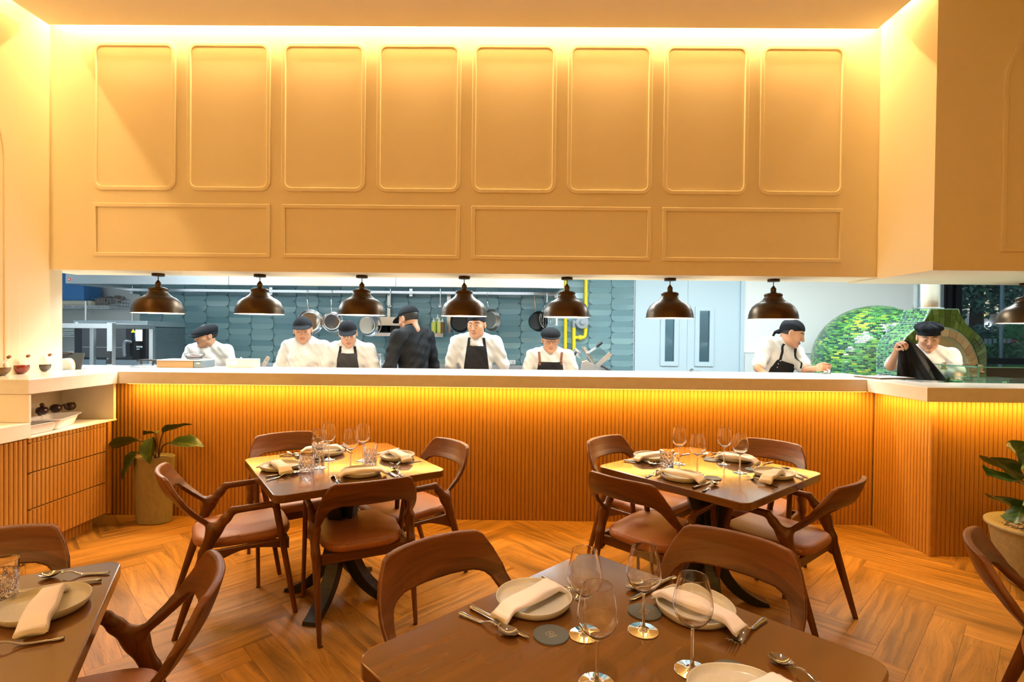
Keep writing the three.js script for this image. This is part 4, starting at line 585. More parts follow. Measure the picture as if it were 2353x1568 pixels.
// exhaust hood and pot rail
{
  const zf = -6.0, yb = atZ(700, 657, zf).y, xl = atZ(150, 650, zf).x, xr = atZ(1296, 660, zf).x, t = thing('exhaust_hood', 'long stainless steel exhaust hood above the cooking line', 'hood');
  const xs = [xl, atZ(525, 640, zf).x, atZ(909, 640, zf).x, xr]; const HM = mat([0.66, 0.69, 0.72], 0.28, 1);
  for (let i = 0; i < 3; i++) part(t, 'front_panel', span(xs[i] + 0.002, xs[i + 1] - 0.002, yb, 2.75, zf - 0.03, zf, 0.004), HM);
  part(t, 'end_panel', span(xr - 0.03, xr, yb, 2.75, ZB + 0.05, zf - 0.03), HM); part(t, 'end_panel', span(xl, xl + 0.03, yb, 2.75, ZB + 0.05, zf - 0.03), HM);
  part(t, 'filter_bank', xf(box(xr - xl - 0.1, 0.04, 1.05, 0, 0, 0), { p: [(xl + xr) / 2, yb + 0.22, -6.55], r: [0.18, 0, 0] }), STEELD); { const hl = thing('unseen_hood_lamp', 'unseen long cool lamp up inside the exhaust hood', 'light strip', [(xl + xr) / 2, yb + 0.13, -6.35]); part(hl, 'lamp_tube', box(xr - xl - 0.6, 0.03, 0.08), glow(COOL, 1.5)); const l = new THREE.RectAreaLight(COOL, STRIP.hood, xr - xl - 0.6, 0.08); l.rotation.x = -PI / 2 + 0.35; l.position.set(0, -0.006, -0.01); hl.add(l); }  // the lamp is hidden in the hood, placed to light the tiles below
  part(t, 'gutter', span(xl, xr, yb, yb + 0.05, zf - 0.09, zf - 0.031, 0.004), HM);
  part(t, 'sticker', merge([box(0.03, 0.03, 0.002, atZ(160, 642, zf).x, atZ(160, 642, zf).y - 0.015, zf + 0.001)]), mat([0.5, 0.05, 0.05], 0.5)); part(t, 'sticker_mark', box(0.014, 0.009, 0.003, atZ(160, 642, zf).x - 0.004, atZ(160, 642, zf).y - 0.005, zf + 0.0015), PLASTICW);
  const zr = -7.0, yr = atZ(900, 672, zr).y, ra = atZ(300, 672, zr).x, rb = atZ(1278, 672, zr).x, r = thing('pot_rail', 'steel pot rail fixed along the tiled wall', 'rail');
  part(r, 'bar', span(ra, rb, yr - 0.02, yr + 0.02, zr - 0.012, zr + 0.012, 0.004), STEEL); for (const k of [0, 0.33, 0.66, 1]) part(r, 'bracket', span(lerp(ra, rb, k) - 0.02, lerp(ra, rb, k) + 0.02, yr - 0.05, yr + 0.05, ZB + 0.02, zr - 0.012), STEEL);
  // hanging cookware: handle end at hook, body below
  const hook = (p, top) => tube([[0, 0, 0], [0.012, -0.012, 0.01], [0.0, -0.028, 0.014]], 0.003, 6);
  const panGeo = (rad, dep, wall = 0.003) => lathe([[0, 0], [rad * 0.72, 0], [rad * 0.86, 0.006], [rad, dep], [rad * 1.02, dep + 0.002], [rad - wall, dep], [rad * 0.85, 0.010], [rad * 0.70, 0.005], [0, 0.005]], 44);
  function pan(name, label, top, mid, rpx, dep, turn, m, mh, base) {
    const A = atZ(...top, zr + 0.03), B = atZ(...mid, zr + 0.06), rad = rpx * 7.0 / FPX, t = thing(name, label, 'pan', [A.x, A.y, A.z], 0, 'pans on the wall rail'), d = B.clone().sub(A), g = new THREE.Group();
    const body = part(t, 'pan_body', xf(panGeo(rad, dep), { r: [PI / 2, turn, 0] }), m); body.position.copy(d);      // bottom towards the room
    if (base) { const b = part(t, 'base_disc', xf(cyl(rad * 0.66, rad * 0.66, 0.003, 0, -0.003, 0, 40), { r: [PI / 2, turn, 0] }), base); b.position.copy(d); }
    const rim = d.clone().multiplyScalar((d.length() - rad * 0.95) / d.length()); part(t, 'handle', tube([[0, 0, 0], rim.clone().multiplyScalar(0.5).add(V3(0, 0, 0.012)), rim.clone().add(V3(0, 0, -0.01))], 0.009, 8), mh); part(t, 'hook', tube([[0, 0.0, 0], [0.0, 0.03, 0.008], [0, 0.05, -0.01], [0, 0.045, -0.03]], 0.004, 6), CHROME);
  }
  const FLIP = t => t;
  pan('saute_pan', 'shiny steel saute pan hanging behind the cook with folded collar', [706, 676], [711, 740], 28, 0.06, 0.55, CHROME, CHROME, mat([0.42, 0.44, 0.46], 0.3, 1));
  pan('frying_pan', 'steel frying pan with a blackened base on the rail', [762, 676], [762, 740], 23, 0.07, 0.5, CHROME, CHROME, mat([0.05, 0.05, 0.055], 0.3, 0.8));
  pan('sauce_pot', 'deep steel pot hanging sideways behind the cook with glasses', [842, 690], [842, 748], 25, 0.15, 0.6, STEEL, CHROME, STEEL);
  pan('frying_pan', 'black frying pan hanging half behind a bronze pendant', [1056, 680], [1056, 741], 23, 0.06, 0.3, CARBON, STEELD, DARK);
  pan('frying_pan', 'grey aluminium frying pan hanging beside the bandana cook', [1119, 683], [1125, 736], 25, 0.05, 0.75, mat([0.28, 0.27, 0.25], 0.35, 0.9), CHROME, mat([0.34, 0.33, 0.30], 0.3, 0.9));
  pan('frying_pan', 'black skillet with a pale ring near the end of the rail', [1228, 680], [1231, 739], 23, 0.08, 0.5, CARBON, mat([0.55, 0.42, 0.3], 0.35, 0.8), mat([0.30, 0.31, 0.32], 0.3, 0.9));
  for (const [x, l] of [[897, 'steel ladle hanging right of the salamander bracket'], [1012, 'steel ladle hanging above the squeeze bottles']]) { const a = atZ(x, 664, zr + 0.03), b = atZ(x, 703, zr + 0.03), t = thing('ladle', l, 'ladle', [a.x, a.y, a.z], 0, 'ladles on the wall rail'); part(t, 'handle', rod([0, 0, 0], [0, b.y - a.y, 0], 0.007, 8), STEEL); part(t, 'bowl', xf(new THREE.SphereGeometry(0.042, 20, 12, 0, 2 * PI, PI / 2, PI / 2), { p: [0, b.y - a.y + 0.005, 0.03] }), STEEL); }
  { const a = atZ(1257, 690, zr + 0.03), t = thing('whisk', 'large wire whisk hanging at the rail end', 'whisk', [a.x, a.y, a.z]), w = []; for (let k = 0; k < 9; k++) { const q = k * PI / 9, c = Math.cos(q), s = Math.sin(q), r = 0.1; w.push(tube([[0, -0.02, 0], [r * 0.6 * c, -0.12, r * 0.3 * s + 0.02], [r * c, -0.25, r * 0.4 * s + 0.03], [r * 0.5 * c, -0.36, 0.03], [-r * 0.5 * c, -0.36, 0.03], [-r * c, -0.25, 0.03 - r * 0.4 * s], [-r * 0.6 * c, -0.12, 0.02 - r * 0.3 * s], [0, -0.02, 0]], 0.0025, 5)); } const wp = part(t, 'wires', merge(w), CHROME); part(t, 'handle', rod([0, -0.03, 0.0], [0, 0.09, 0], 0.012), STEEL); }
  { const a = atZ(1279, 738, zr + 0.05), t = thing('pastry_brush', 'short white-handled brush hanging at the rail end', 'brush', [a.x, a.y - 0.06, a.z]); part(t, 'handle', box(0.025, 0.1, 0.012, 0, 0, 0, 0.004), PLASTICW); part(t, 'ferrule', box(0.03, 0.03, 0.014, 0, 0.1, 0), STEELD); part(t, 'hanger', rod([0, 0.13, 0], [0, yr - a.y + 0.06, -0.02], 0.003, 6), STEELD); }
}
// salamander grill on a wall shelf, squeeze bottles
{
  const z = -6.85, a = atZ(862, 773, z), b = atZ(1018, 773, z), sh = thing('wall_shelf', 'narrow steel wall shelf below the pot rail', 'shelf', [a.x, a.y, z]);
  part(sh, 'board', span(0, b.x - a.x, 0, 0.045, -0.30, 0.0, 0.003), STEEL); const br = atZ(882, 690, z); part(sh, 'upright', span(br.x - a.x - 0.02, br.x - a.x + 0.02, 0.05, atZ(882, 672, z).y - a.y, -0.3, -0.27), STEEL); const b2 = atZ(1026, 690, z); part(sh, 'upright', span(b2.x - a.x - 0.03, b2.x - a.x + 0.02, 0.05, atZ(1026, 672, z).y - a.y, -0.3, -0.27), STEEL);
  const s0 = atZ(866, 728, z), s1 = atZ(952, 763, z), g = thing('salamander_grill', 'open steel salamander grill standing on the wall shelf', 'grill', [s0.x, a.y + 0.0455, z - 0.02]), w = s1.x - s0.x, h = s0.y - a.y - 0.045;
  part(g, 'hood', merge([span(0, w, h * 0.45, h, -0.26, -0.03, 0.004)]), STEEL); part(g, 'side', span(0, 0.012, 0, h * 0.45, -0.26, -0.03), DARK); part(g, 'side', span(w - 0.012, w, 0, h * 0.45, -0.26, -0.03), DARK); part(g, 'grill_rack', span(0.012, w - 0.012, 0.002, 0.012, -0.25, -0.04), DARK); part(g, 'rear_plate', span(0.012, w - 0.012, 0.012, h * 0.45, -0.26, -0.25), DARK);
  const bt = lathe([[0, 0], [0.03, 0], [0.032, 0.006], [0.032, 0.13], [0.026, 0.145], [0.018, 0.15]], 20), cap = lathe([[0.019, 0.15], [0.019, 0.162], [0.010, 0.168], [0.003, 0.2], [0, 0.2]], 16);
  [[996, [0.55, 0.58, 0.10], 'squeeze bottle of yellow oil at the shelf end by the black jacket'], [1005, [0.45, 0.52, 0.16], 'tall squeeze bottle of pale green oil standing behind the others'], [1009, [0.62, 0.62, 0.12], 'squeeze bottle half full of light oil in front'], [1016, [0.16, 0.07, 0.03], 'squeeze bottle of brown sauce at the shelf tip']].forEach(([x, c, l], i) => { const p = atZ(x, 765, z - 0.05 - (i === 1 ? 0.08 : 0)), t = thing('squeeze_bottle', l, 'bottle', [p.x, a.y + 0.0455, z - 0.06 - (i === 1 ? 0.09 : 0)], 0, 'squeeze bottles on the wall shelf'); const k = i === 1 ? 1.25 : 1; part(t, 'bottle', bt.clone().scale(k, k, k), mat(c, 0.35)); part(t, 'nozzle_cap', cap.clone().scale(k, k, k), PLASTICW); });
}
// steel range table along the wall with pots
{
  const t = thing('steel_worktable', 'stainless steel worktable with a low upstand along the tiles', 'worktable', [0, 0, 0]), x0 = -4.0, x1 = atZ(1395, 840, -7.1).x, yu = atZ(1100, 839, -7.1).y;
  part(t, 'top', span(x0, x1, 0.88, 0.93, -7.12, -6.35, 0.004), STEEL); for (let i = 0; i < 6; i++) { const a = lerp(x0, x1, i / 6), b = lerp(x0, x1, (i + 1) / 6); part(t, 'upstand_panel', span(a + 0.002, b - 0.002, 0.93, yu, -7.12, -7.09, 0.003), STEEL); } for (const x of [x0 + 0.1, (x0 + x1) / 2, x1 - 0.1]) for (const z of [-7.0, -6.45]) part(t, 'leg', cyl(0.02, 0.02, 0.88, x, 0, z, 12), STEEL); part(t, 'undershelf', span(x0 + 0.05, x1 - 0.05, 0.25, 0.28, -7.05, -6.4), STEEL);
  const pot = (x, y, r, z, l) => { const c = atZ(x, y, z), h = c.y - 0.931, o = thing('stock_pot', l, 'pot', [c.x, 0.931, z], 0, 'steel stock pots'); part(o, 'pot_body', lathe([[0, 0], [r, 0], [r, h], [r + 0.006, h + 0.003], [r - 0.004, h], [r - 0.006, 0.01], [0, 0.01]], 40), STEEL); for (const s of [-1, 1]) part(o, 'handle', tube([[s * r, h * 0.68, -0.04], [s * (r + 0.05), h * 0.72, -0.03], [s * (r + 0.05), h * 0.72, 0.03], [s * r, h * 0.68, 0.04]], 0.007, 7), CHROME); };
  pot(863, 814, 0.125, -6.75, 'tall steel stock pot behind the cook with glasses'); pot(856, 823, 0.085, -6.5, 'smaller steel stock pot in front of the tall one');
  const o = atZ(1174, 833, ZB + 0.03), u = thing('wall_outlet', 'white double wall outlet under the black skillet', 'outlet', [o.x, o.y - 0.03, ZB + 0.02]); part(u, 'plate', box(0.125, 0.06, 0.014, 0, 0, 0, 0.003), PLASTICW); for (const s of [-1, 1]) part(u, 'socket', box(0.035, 0.035, 0.003, s * 0.03, 0.012, 0.007), mat([0.6, 0.6, 0.6], 0.5));
}
// gas pipes
{
  const z = ZB + 0.07, P = (x, y) => atZ(x, y, z), t = thing('gas_pipe', 'straight yellow gas pipe running down the tiles', 'pipe', [0, 0, 0]), r = 0.024;
  part(t, 'pipe', rod(V3(P(1299, 640).x, 2.7, z), P(1299, 806), r, 14), YELLOW); part(t, 'coupling', cyl(0.03, 0.03, 0.05, P(1299, 700).x, P(1299, 700).y, z, 14), YELLOW); part(t, 'valve', merge([rod(P(1299, 806), P(1299, 815), 0.03), rod(P(1299, 808), V3(P(1310, 808).x, P(1310, 808).y, z + 0.02), 0.012)]), DARK);
  const u = thing('gas_pipe', 'branched yellow gas pipe with a grey pressure regulator', 'pipe', [0, 0, 0]), m = mat([0.36, 0.42, 0.48], 0.4, 0.5);
  part(u, 'riser', rod(V3(P(1346, 640).x, 2.7, z), P(1346, 742), r, 14), YELLOW); part(u, 'regulator_pipe', tube([P(1345, 745), P(1345, 768), P(1342, 775), P(1334, 776), P(1320, 776)], r, 12, 40), YELLOW); part(u, 'drop_pipe', rod(P(1319, 752), P(1319, 842), r, 14), YELLOW); part(u, 'union', rod(P(1330, 776), P(1337, 776), 0.034, 8), YELLOW);
  const c = P(1337, 741); part(u, 'regulator', merge([xf(cyl(0.085, 0.085, 0.05, 0, 0, 0, 32), { p: [c.x, c.y, z], r: [PI / 2, 0, 0] }), xf(cyl(0.035, 0.03, 0.05, 0, 0.05, 0, 20), { p: [c.x, c.y, z], r: [PI / 2, 0, 0] }), rod(c, P(1319, 741), 0.03), rod(P(1319, 736), P(1319, 753), 0.028)]), m); part(u, 'gauge_lever', rod(P(1330, 743), P(1326, 752), 0.006, 6), CHROME);
}
// meat slicer
{
  const z = -5.75, S = (x, y, dz = 0) => atZ(x, y, z + dz), b = S(1365, 852), t = thing('meat_slicer', 'aluminium meat slicer with a clear guard and black handles', 'slicer', [b.x, 0.94, z]), q = (x, y, dz = 0) => { const p = S(x, y, dz); return [p.x - b.x, p.y - 0.94, dz]; }, ALU = mat([0.72, 0.73, 0.75], 0.28, 1);
  part(t, 'body', (() => { const pts = [[1330, 858], [1335, 832], [1345, 828], [1360, 838], [1382, 852], [1384, 858]].map(p => q(...p)).map(p => [p[0], p[1]]); return planarUV(xf(extrude(poly([[pts[0][0], 0], ...pts.slice(0, 5), [pts[5][0], 0]]), 0.2, 0.008), { p: [0, 0, -0.1] })); })(), ALU);
  const c0 = q(1345, 812), c1 = q(1388, 822); part(t, 'carriage_plate', planarUV(xf(extrude(poly([q(1337, 800), q(1341, 797), q(1373, 846), q(1366, 850)].map(p => [p[0], p[1]])), 0.16, 0.002), { p: [0, 0, -0.06] })), ALU);
  part(t, 'guard_plate', planarUV(xf(extrude(poly([[1345, 812], [1366, 795], [1371, 795], [1391, 812], [1393, 830], [1368, 842]].map(p => { const v = q(...p); return [v[0], v[1]]; })), 0.005, 0.001), { p: [0, 0, 0.12] })), mat([0.8, 0.85, 0.85], 0.03, 0, { transmission: 1, thickness: 0, ior: 1.5 }));
  part(t, 'product_tray', planarUV(xf(extrude(poly([[1362, 838], [1394, 809], [1402, 814], [1369, 844]].map(p => { const v = q(...p); return [v[0], v[1]]; })), 0.008, 0.002), { p: [0, 0, 0.14] })), ALU);
  part(t, 'sharpener', merge([xf(cyl(0.028, 0.028, 0.07), { p: q(1331, 813), r: [0, 0, 0.9] }), xf(cyl(0.018, 0.018, 0.08), { p: q(1334, 822), r: [0, 0, 0.9] })]), ALU); part(t, 'slide_rod', rod(q(1350, 812, 0.13), q(1369, 800, 0.13), 0.012), CHROME); part(t, 'grip', rod(q(1371, 797, 0.13), q(1383, 787, 0.13), 0.017), DARK); part(t, 'lever', rod(q(1381, 841, 0.14), q(1401, 852, 0.14), 0.014), DARK); part(t, 'knob', xf(cyl(0.03, 0.03, 0.02), { p: q(1323, 815, 0.02), r: [0, 0, PI / 2 - 0.5] }), DARK);
  const w = thing('prep_table', 'steel prep table carrying the meat slicer', 'worktable', [b.x, 0, z]); part(w, 'top', box(1.0, 0.04, 0.6, 0, 0.898, 0, 0.004), STEEL); for (const sx of [-1, 1]) for (const sz of [-1, 1]) part(w, 'leg', cyl(0.02, 0.02, 0.898, sx * 0.45, 0, sz * 0.25, 12), STEEL);
}
// combi oven
{
  const zf = -5.9, F = (x, y) => atZ(x, y, zf), x0 = F(168, 750).x, x1 = F(338, 750).x, yt = F(250, 737).y, y0 = 0.75, D = 0.68, t = thing('combi_oven', 'large combi oven with dark glass door and louvred steel side', 'oven', [x0, 0, zf]), w = x1 - x0, X = x => F(x, 780).x - x0, Y = y => F(250, y).y;
  part(t, 'body', span(0, w, y0, yt - 0.06, -D, -0.03, 0.004), mat([0.20, 0.25, 0.28], 0.35, 0.9)); part(t, 'top_band', span(0, w, yt - 0.075, yt, -D, -0.0, 0.004), mat([0.45, 0.52, 0.56], 0.3, 0.9));
  part(t, 'stand', merge([span(0.02, w - 0.02, 0.0, y0 - 0.002, -D + 0.03, -0.06)]), STEELD);
  const d = part(t, 'door', span(0.01, X(303), Y(826), yt - 0.08, -0.029, -0.004, 0.003), DKGLASS); part(d, 'inner_window', span(X(188), X(289), Y(822), yt - 0.085, -0.0035, -0.0015), mat([0.05, 0.055, 0.06], 0.15)); part(d, 'rack_line', span(X(189), X(288), Y(799), Y(798), -0.001, 0.001), mat([0.3, 0.32, 0.33], 0.4)); part(d, 'handle', merge([tube([[X(301), Y(786), 0.0], [X(297), Y(784), 0.05], [X(294), Y(789), 0.055], [X(294), Y(818), 0.055]], 0.017, 10, 40)]), mat([0.10, 0.12, 0.14], 0.35));
  const scr = canvasTex(128, 256, (c, W2, H2) => { c.fillStyle = '#05070a'; c.fillRect(0, 0, W2, H2); c.fillStyle = '#ffffff'; c.fillRect(28, 12, 66, 92); c.fillStyle = '#2a6f9c'; c.fillRect(18, 12, 8, 80); c.fillStyle = '#c9d6dd'; c.font = 'bold 26px sans-serif'; c.fillText('nova', 34, 158); c.fillRect(36, 168, 30, 5); });
  const p = part(t, 'control_panel', (() => { const g = new THREE.PlaneGeometry(X(335) - X(305), yt - 0.085 - Y(826)); g.translate((X(335) + X(305)) / 2, (yt - 0.085 + Y(826)) / 2, -0.001); return g; })(), mat([1, 1, 1], 0.15, 0, { map: scr })); part(t, 'control_column', span(X(304), w - 0.002, Y(826), yt - 0.08, -0.029, -0.003, 0.002), DKGLASS);
  part(p, 'screen', span(X(311.5), X(327), Y(774), Y(757), 0.0, 0.002), mat([0.3, 0.32, 0.33], 0.2, 0, { emissive: new THREE.Color(0.9, 0.97, 1), emissiveIntensity: 1.2 }));
  part(t, 'lower_trim', span(0.0, w, y0, Y(827), -0.029, -0.002, 0.003), mat([0.30, 0.36, 0.40], 0.3, 0.9));
  const tri = new THREE.Shape(); const tx = X(306) - 0.0, ty = Y(764); tri.moveTo(tx - 0.025, ty); tri.lineTo(tx + 0.025, ty); tri.lineTo(tx, ty + 0.042); tri.closePath(); const wt = part(t, 'warning_sticker', xf(new THREE.ExtrudeGeometry(tri, { depth: 0.001, bevelEnabled: false }), { p: [0, 0, 0.0] }), YELLOW); part(wt, 'bolt_mark', merge([box(0.004, 0.014, 0.0005, tx, ty + 0.012, 0.0013), box(0.004, 0.004, 0.0005, tx, ty + 0.005, 0.0013)]), DARK);
  part(t, 'maker_sticker', box(0.03, 0.028, 0.001, X(176), Y(745) - 0.01, 0.001), mat([0.75, 0.75, 0.75], 0.5)); 
  for (let c = 0; c < 6; c++) for (let r = 0; r < 5; r++) part(t, 'louvre', xf(box(0.003, 0.007, 0.05), { p: [w + 0.0015, yt - 0.13 - r * 0.034, -0.14 - c * 0.085], r: [0, 0, 0.5] }), STEELD);
}
// steel gantry in front of the oven
{
  const z = -4.95, c = atZ(257, 752, z), X1 = c.x, yb = atZ(257, 755, z).y, yt = atZ(257, 744, z).y, t = thing('steel_gantry', 'square-tube steel gantry shelf standing before the combi oven', 'rack', [0, 0, 0]), zb = -5.55, Xm = atZ(217, 780, zb).x, s = 0.032;
  part(t, 'front_beam', span(-5.0, X1 - 0.03, yb, yt, z - s, z, 0.002), STEEL); part(t, 'side_beam', span(X1 - 2 * s, X1, yb, yt, zb, z - s, 0.002), STEEL); part(t, 'rear_beam', span(-5.0, X1 - 2 * s, yb, yt, zb, zb + s, 0.002), STEEL);
  part(t, 'front_post', span(X1 - 0.045, X1 + 0.005, 0.92, yt + 0.01, z - 0.045, z + 0.004, 0.002), STEEL); part(t, 'rear_post', span(X1 - 0.04, X1, 0.92, yb, zb, zb + 0.04, 0.002), STEEL); part(t, 'middle_post', span(Xm - 0.02, Xm + 0.02, 0.92, yb, zb, zb + 0.04, 0.002), STEEL);
  part(t, 'shelf_board', span(-5.0, X1, 0.90, 0.92, zb - 0.05, z + 0.04, 0.002), STEEL); for (const [x, zz] of [[-4.95, z], [X1 - 0.05, z], [-4.95, zb], [X1 - 0.05, zb]]) part(t, 'table_leg', cyl(0.018, 0.018, 0.9, x, 0, zz, 10), STEEL);
  const q = atZ(252, 822, z + 0.004), k = part(t, 'switch_box', span(q.x - 0.025, q.x + 0.02, q.y - 0.06, q.y + 0.06, z + 0.0045, z + 0.02, 0.003), DARK); part(k, 'pilot_lamp', xf(new THREE.SphereGeometry(0.004, 8, 6), { p: [q.x - 0.005, q.y - 0.01, z + 0.021] }), mat([0.05, 0.1, 0.3], 0.4, 0, { emissive: new THREE.Color(0.2, 0.5, 1), emissiveIntensity: 2 }));
}
// wire shelving with boxes
{
  const z = -6.75, P = (x, y) => atZ(x, y, z), xa = -6.15, xb = P(197, 700).x, xc = P(252, 700).x, y1 = P(180, 703).y, y2 = P(160, 768).y, t = thing('wire_shelving', 'chrome wire shelving stacked with boxes behind the oven', 'shelving', [0, 0, 0]), zb = z - 0.4, WHT = mat([0.75, 0.78, 0.80], 0.3, 0.7);
  for (const [x, zz] of [[xb, z], [xc, zb], [xa, z]]) part(t, 'post', cyl(0.014, 0.014, y1 + 0.06, x, 0, zz, 12), WHT);
  for (const [y, k] of [[y1, 'upper'], [y2, 'lower']]) { const w = []; for (const zz of [z, zb]) { w.push(rod([xa, y, zz], [xc, y, zz], 0.005), rod([xa, y - 0.03, zz], [xc, y - 0.03, zz], 0.005)); for (let i = 0; i < 24; i++) { const a = lerp(xa, xc, i / 24), b = lerp(xa, xc, (i + 1) / 24); w.push(rod([a, i % 2 ? y : y - 0.03, zz], [b, i % 2 ? y - 0.03 : y, zz], 0.0035, 6)); } } for (let i = 0; i < 30; i++) { const x = lerp(xa, xc, i / 29); w.push(rod([x, y + 0.003, z], [x, y + 0.003, zb], 0.003, 5)); } part(t, 'wire_shelf', merge(w), WHT); }
  const b = P(143, 640), c = P(184, 656); solo('carton', span(b.x - 0.3, c.x, y1 + 0.07, y1 + 0.42, zb + 0.05, z - 0.06, 0.004), mat([0.06, 0.22, 0.52], 0.6), 'blue carton on top of the wire shelving', 'box', [0, 0, 0]);
  solo('tray_stack', span(xa + 0.05, P(205, 690).x, y1 + 0.008, y1 + 0.068, zb + 0.03, z - 0.02, 0.01), mat([0.62, 0.56, 0.45], 0.7), 'beige bread trays lying under the blue carton', 'tray', [0, 0, 0]);
  const e = P(228, 690), k = thing('wire_basket', 'grey wire basket of odds and ends on the wire shelving', 'basket', [e.x, y1 + 0.009, z - 0.2]), w = []; for (let i = 0; i < 9; i++) w.push(rod([-0.16 + i * 0.04, 0, 0.1], [-0.16 + i * 0.04, 0.09, 0.12], 0.003, 5), rod([-0.16 + i * 0.04, 0, -0.1], [-0.16 + i * 0.04, 0.09, -0.12], 0.003, 5)); for (const y of [0, 0.045, 0.09]) w.push(rod([-0.16, y, 0.11], [0.16, y, 0.11], 0.0035, 5), rod([-0.16, y, -0.11], [0.16, y, -0.11], 0.0035, 5)); for (const y of [0, 0.045, 0.09]) for (const s of [-1, 1]) w.push(rod([s * 0.16, y, 0.11], [s * 0.16, y, -0.11], 0.0035, 5)); part(k, 'wires', merge(w), STEELD); part(k, 'contents', (() => { const R = rng(8), g = []; for (let i = 0; i < 12; i++) g.push(xf(new THREE.IcosahedronGeometry(0.03 + 0.02 * R(), 0), { p: [-0.13 + 0.26 * R(), 0.06 + 0.08 * R(), -0.08 + 0.16 * R()], s: [1.4, 0.8, 1], r: [R(), R(), 0] })); return merge(g); })(), mat([0.22, 0.18, 0.16], 0.7)).userData.kind = 'stuff';
  for (let i = 0; i < 2; i++) solo('baking_tray', span(xa + 0.05, P(170, 750).x - 0.03, y2 + 0.008 + i * 0.03, y2 + 0.03 + i * 0.03, zb + 0.03, z - 0.03, 0.006), mat([0.66, 0.68, 0.68], 0.4, 0.6), i ? 'upper pale baking tray on the lower wire shelf' : 'bottom pale baking tray on the lower wire shelf', 'tray');
}
// things on the pass
const onTop = (px, z) => V3(atZ(px, 845, z).x, CT + 0.001, z);
{
  let p = onTop(430, -4.66), k = 4.66 / FPX; const t = thing('kitchen_scale', 'low kitchen scale with a bronze side and dark front corner', 'scale', [p.x, p.y, p.z]);
  part(t, 'body', span(-54 * k, 30 * k, 0, 0.060, -0.10, 0.10, 0.006), mat([0.45, 0.30, 0.16], 0.3, 0.8)); part(t, 'display_end', span(30.5 * k, 50 * k, 0, 0.060, -0.10, 0.10, 0.006), mat([0.13, 0.17, 0.20], 0.3)); part(t, 'weighing_plate', span(-52 * k, 48 * k, 0.0605, 0.068, -0.11, 0.11, 0.003), PLASTICW); part(t, 'badge', box(0.028, 0.007, 0.001, 41 * k, 0.035, 0.1005), PLASTICW);
  p = onTop(447, -4.66); const b = thing('glass_bowl', 'small glass bowl of brown spice on the kitchen scale', 'bowl', [p.x, CT + 0.0695, p.z]); part(b, 'bowl', lathe([[0.0, 0], [0.06, 0], [0.066, 0.008], [0.082, 0.048], [0.084, 0.05], [0.080, 0.048], [0.063, 0.009], [0, 0.004]], 36), GLASSS); part(b, 'spice', lathe([[0, 0.006], [0.056, 0.006], [0.045, 0.02], [0.02, 0.034], [0, 0.036]], 24), mat([0.10, 0.07, 0.07], 0.8));
  p = onTop(338, -4.66); const l = thing('loop_handled_lid', 'steel lid with a black loop handle lying on the pass', 'pot', [p.x, p.y, p.z]); part(l, 'lid', lathe([[0, 0.022], [0.05, 0.020], [0.11, 0.010], [0.125, 0.004], [0.125, 0], [0, 0]], 40), STEEL); part(l, 'handle', tube([[-0.09, 0.046, 0], [-0.06, 0.055, 0], [0, 0.058, 0], [0.06, 0.055, 0], [0.1, 0.050, 0]], 0.008, 8), DARK); for (const s of [-1, 1]) part(l, 'handle_post', rod([s * 0.05, 0.014, 0], [s * 0.058, 0.055, 0], 0.009), DARK);  // only a lid, with no pot under it
  p = onTop(559, -4.68); const d = thing('ticket_box', 'low metal ticket box with a blank label on the pass', 'box', [p.x, p.y, p.z]); part(d, 'body', box(0.255, 0.078, 0.10, 0, 0, 0, 0.004), mat([0.78, 0.68, 0.60], 0.35, 0.6)); part(d, 'label_card', box(0.09, 0.032, 0.001, -0.07, 0.028, 0.051), mat([0.85, 0.80, 0.74], 0.7)); part(d, 'lid_knob', xf(new THREE.SphereGeometry(0.008, 10, 8), { p: [-0.02, 0.083, 0] }), CHROME);  // pinkish body colour includes warm light reflected on the metal
  p = onTop(603, -4.70); const s = thing('slotted_spatula', 'slotted steel spatula leaning on the ticket box', 'spatula', [p.x, p.y, p.z]); const sh = rrect(0.035, 0.10, 0.012); for (const y of [-0.025, 0.01]) sh.holes.push(new THREE.Path(rrect(0.008, 0.022, 0.004).getPoints(4).map(q => q.add(new THREE.Vector2(0, y))).reverse())); part(s, 'blade', xf(planarUV(extrude(sh, 0.002, 0.0008)), { r: [0, 0, -0.5], p: [0.03, 0.052, 0] }), STEELD); part(s, 'tang', rod([0.004, 0.004, 0.001], [0.012, 0.02, 0.001], 0.004), STEELD);
}
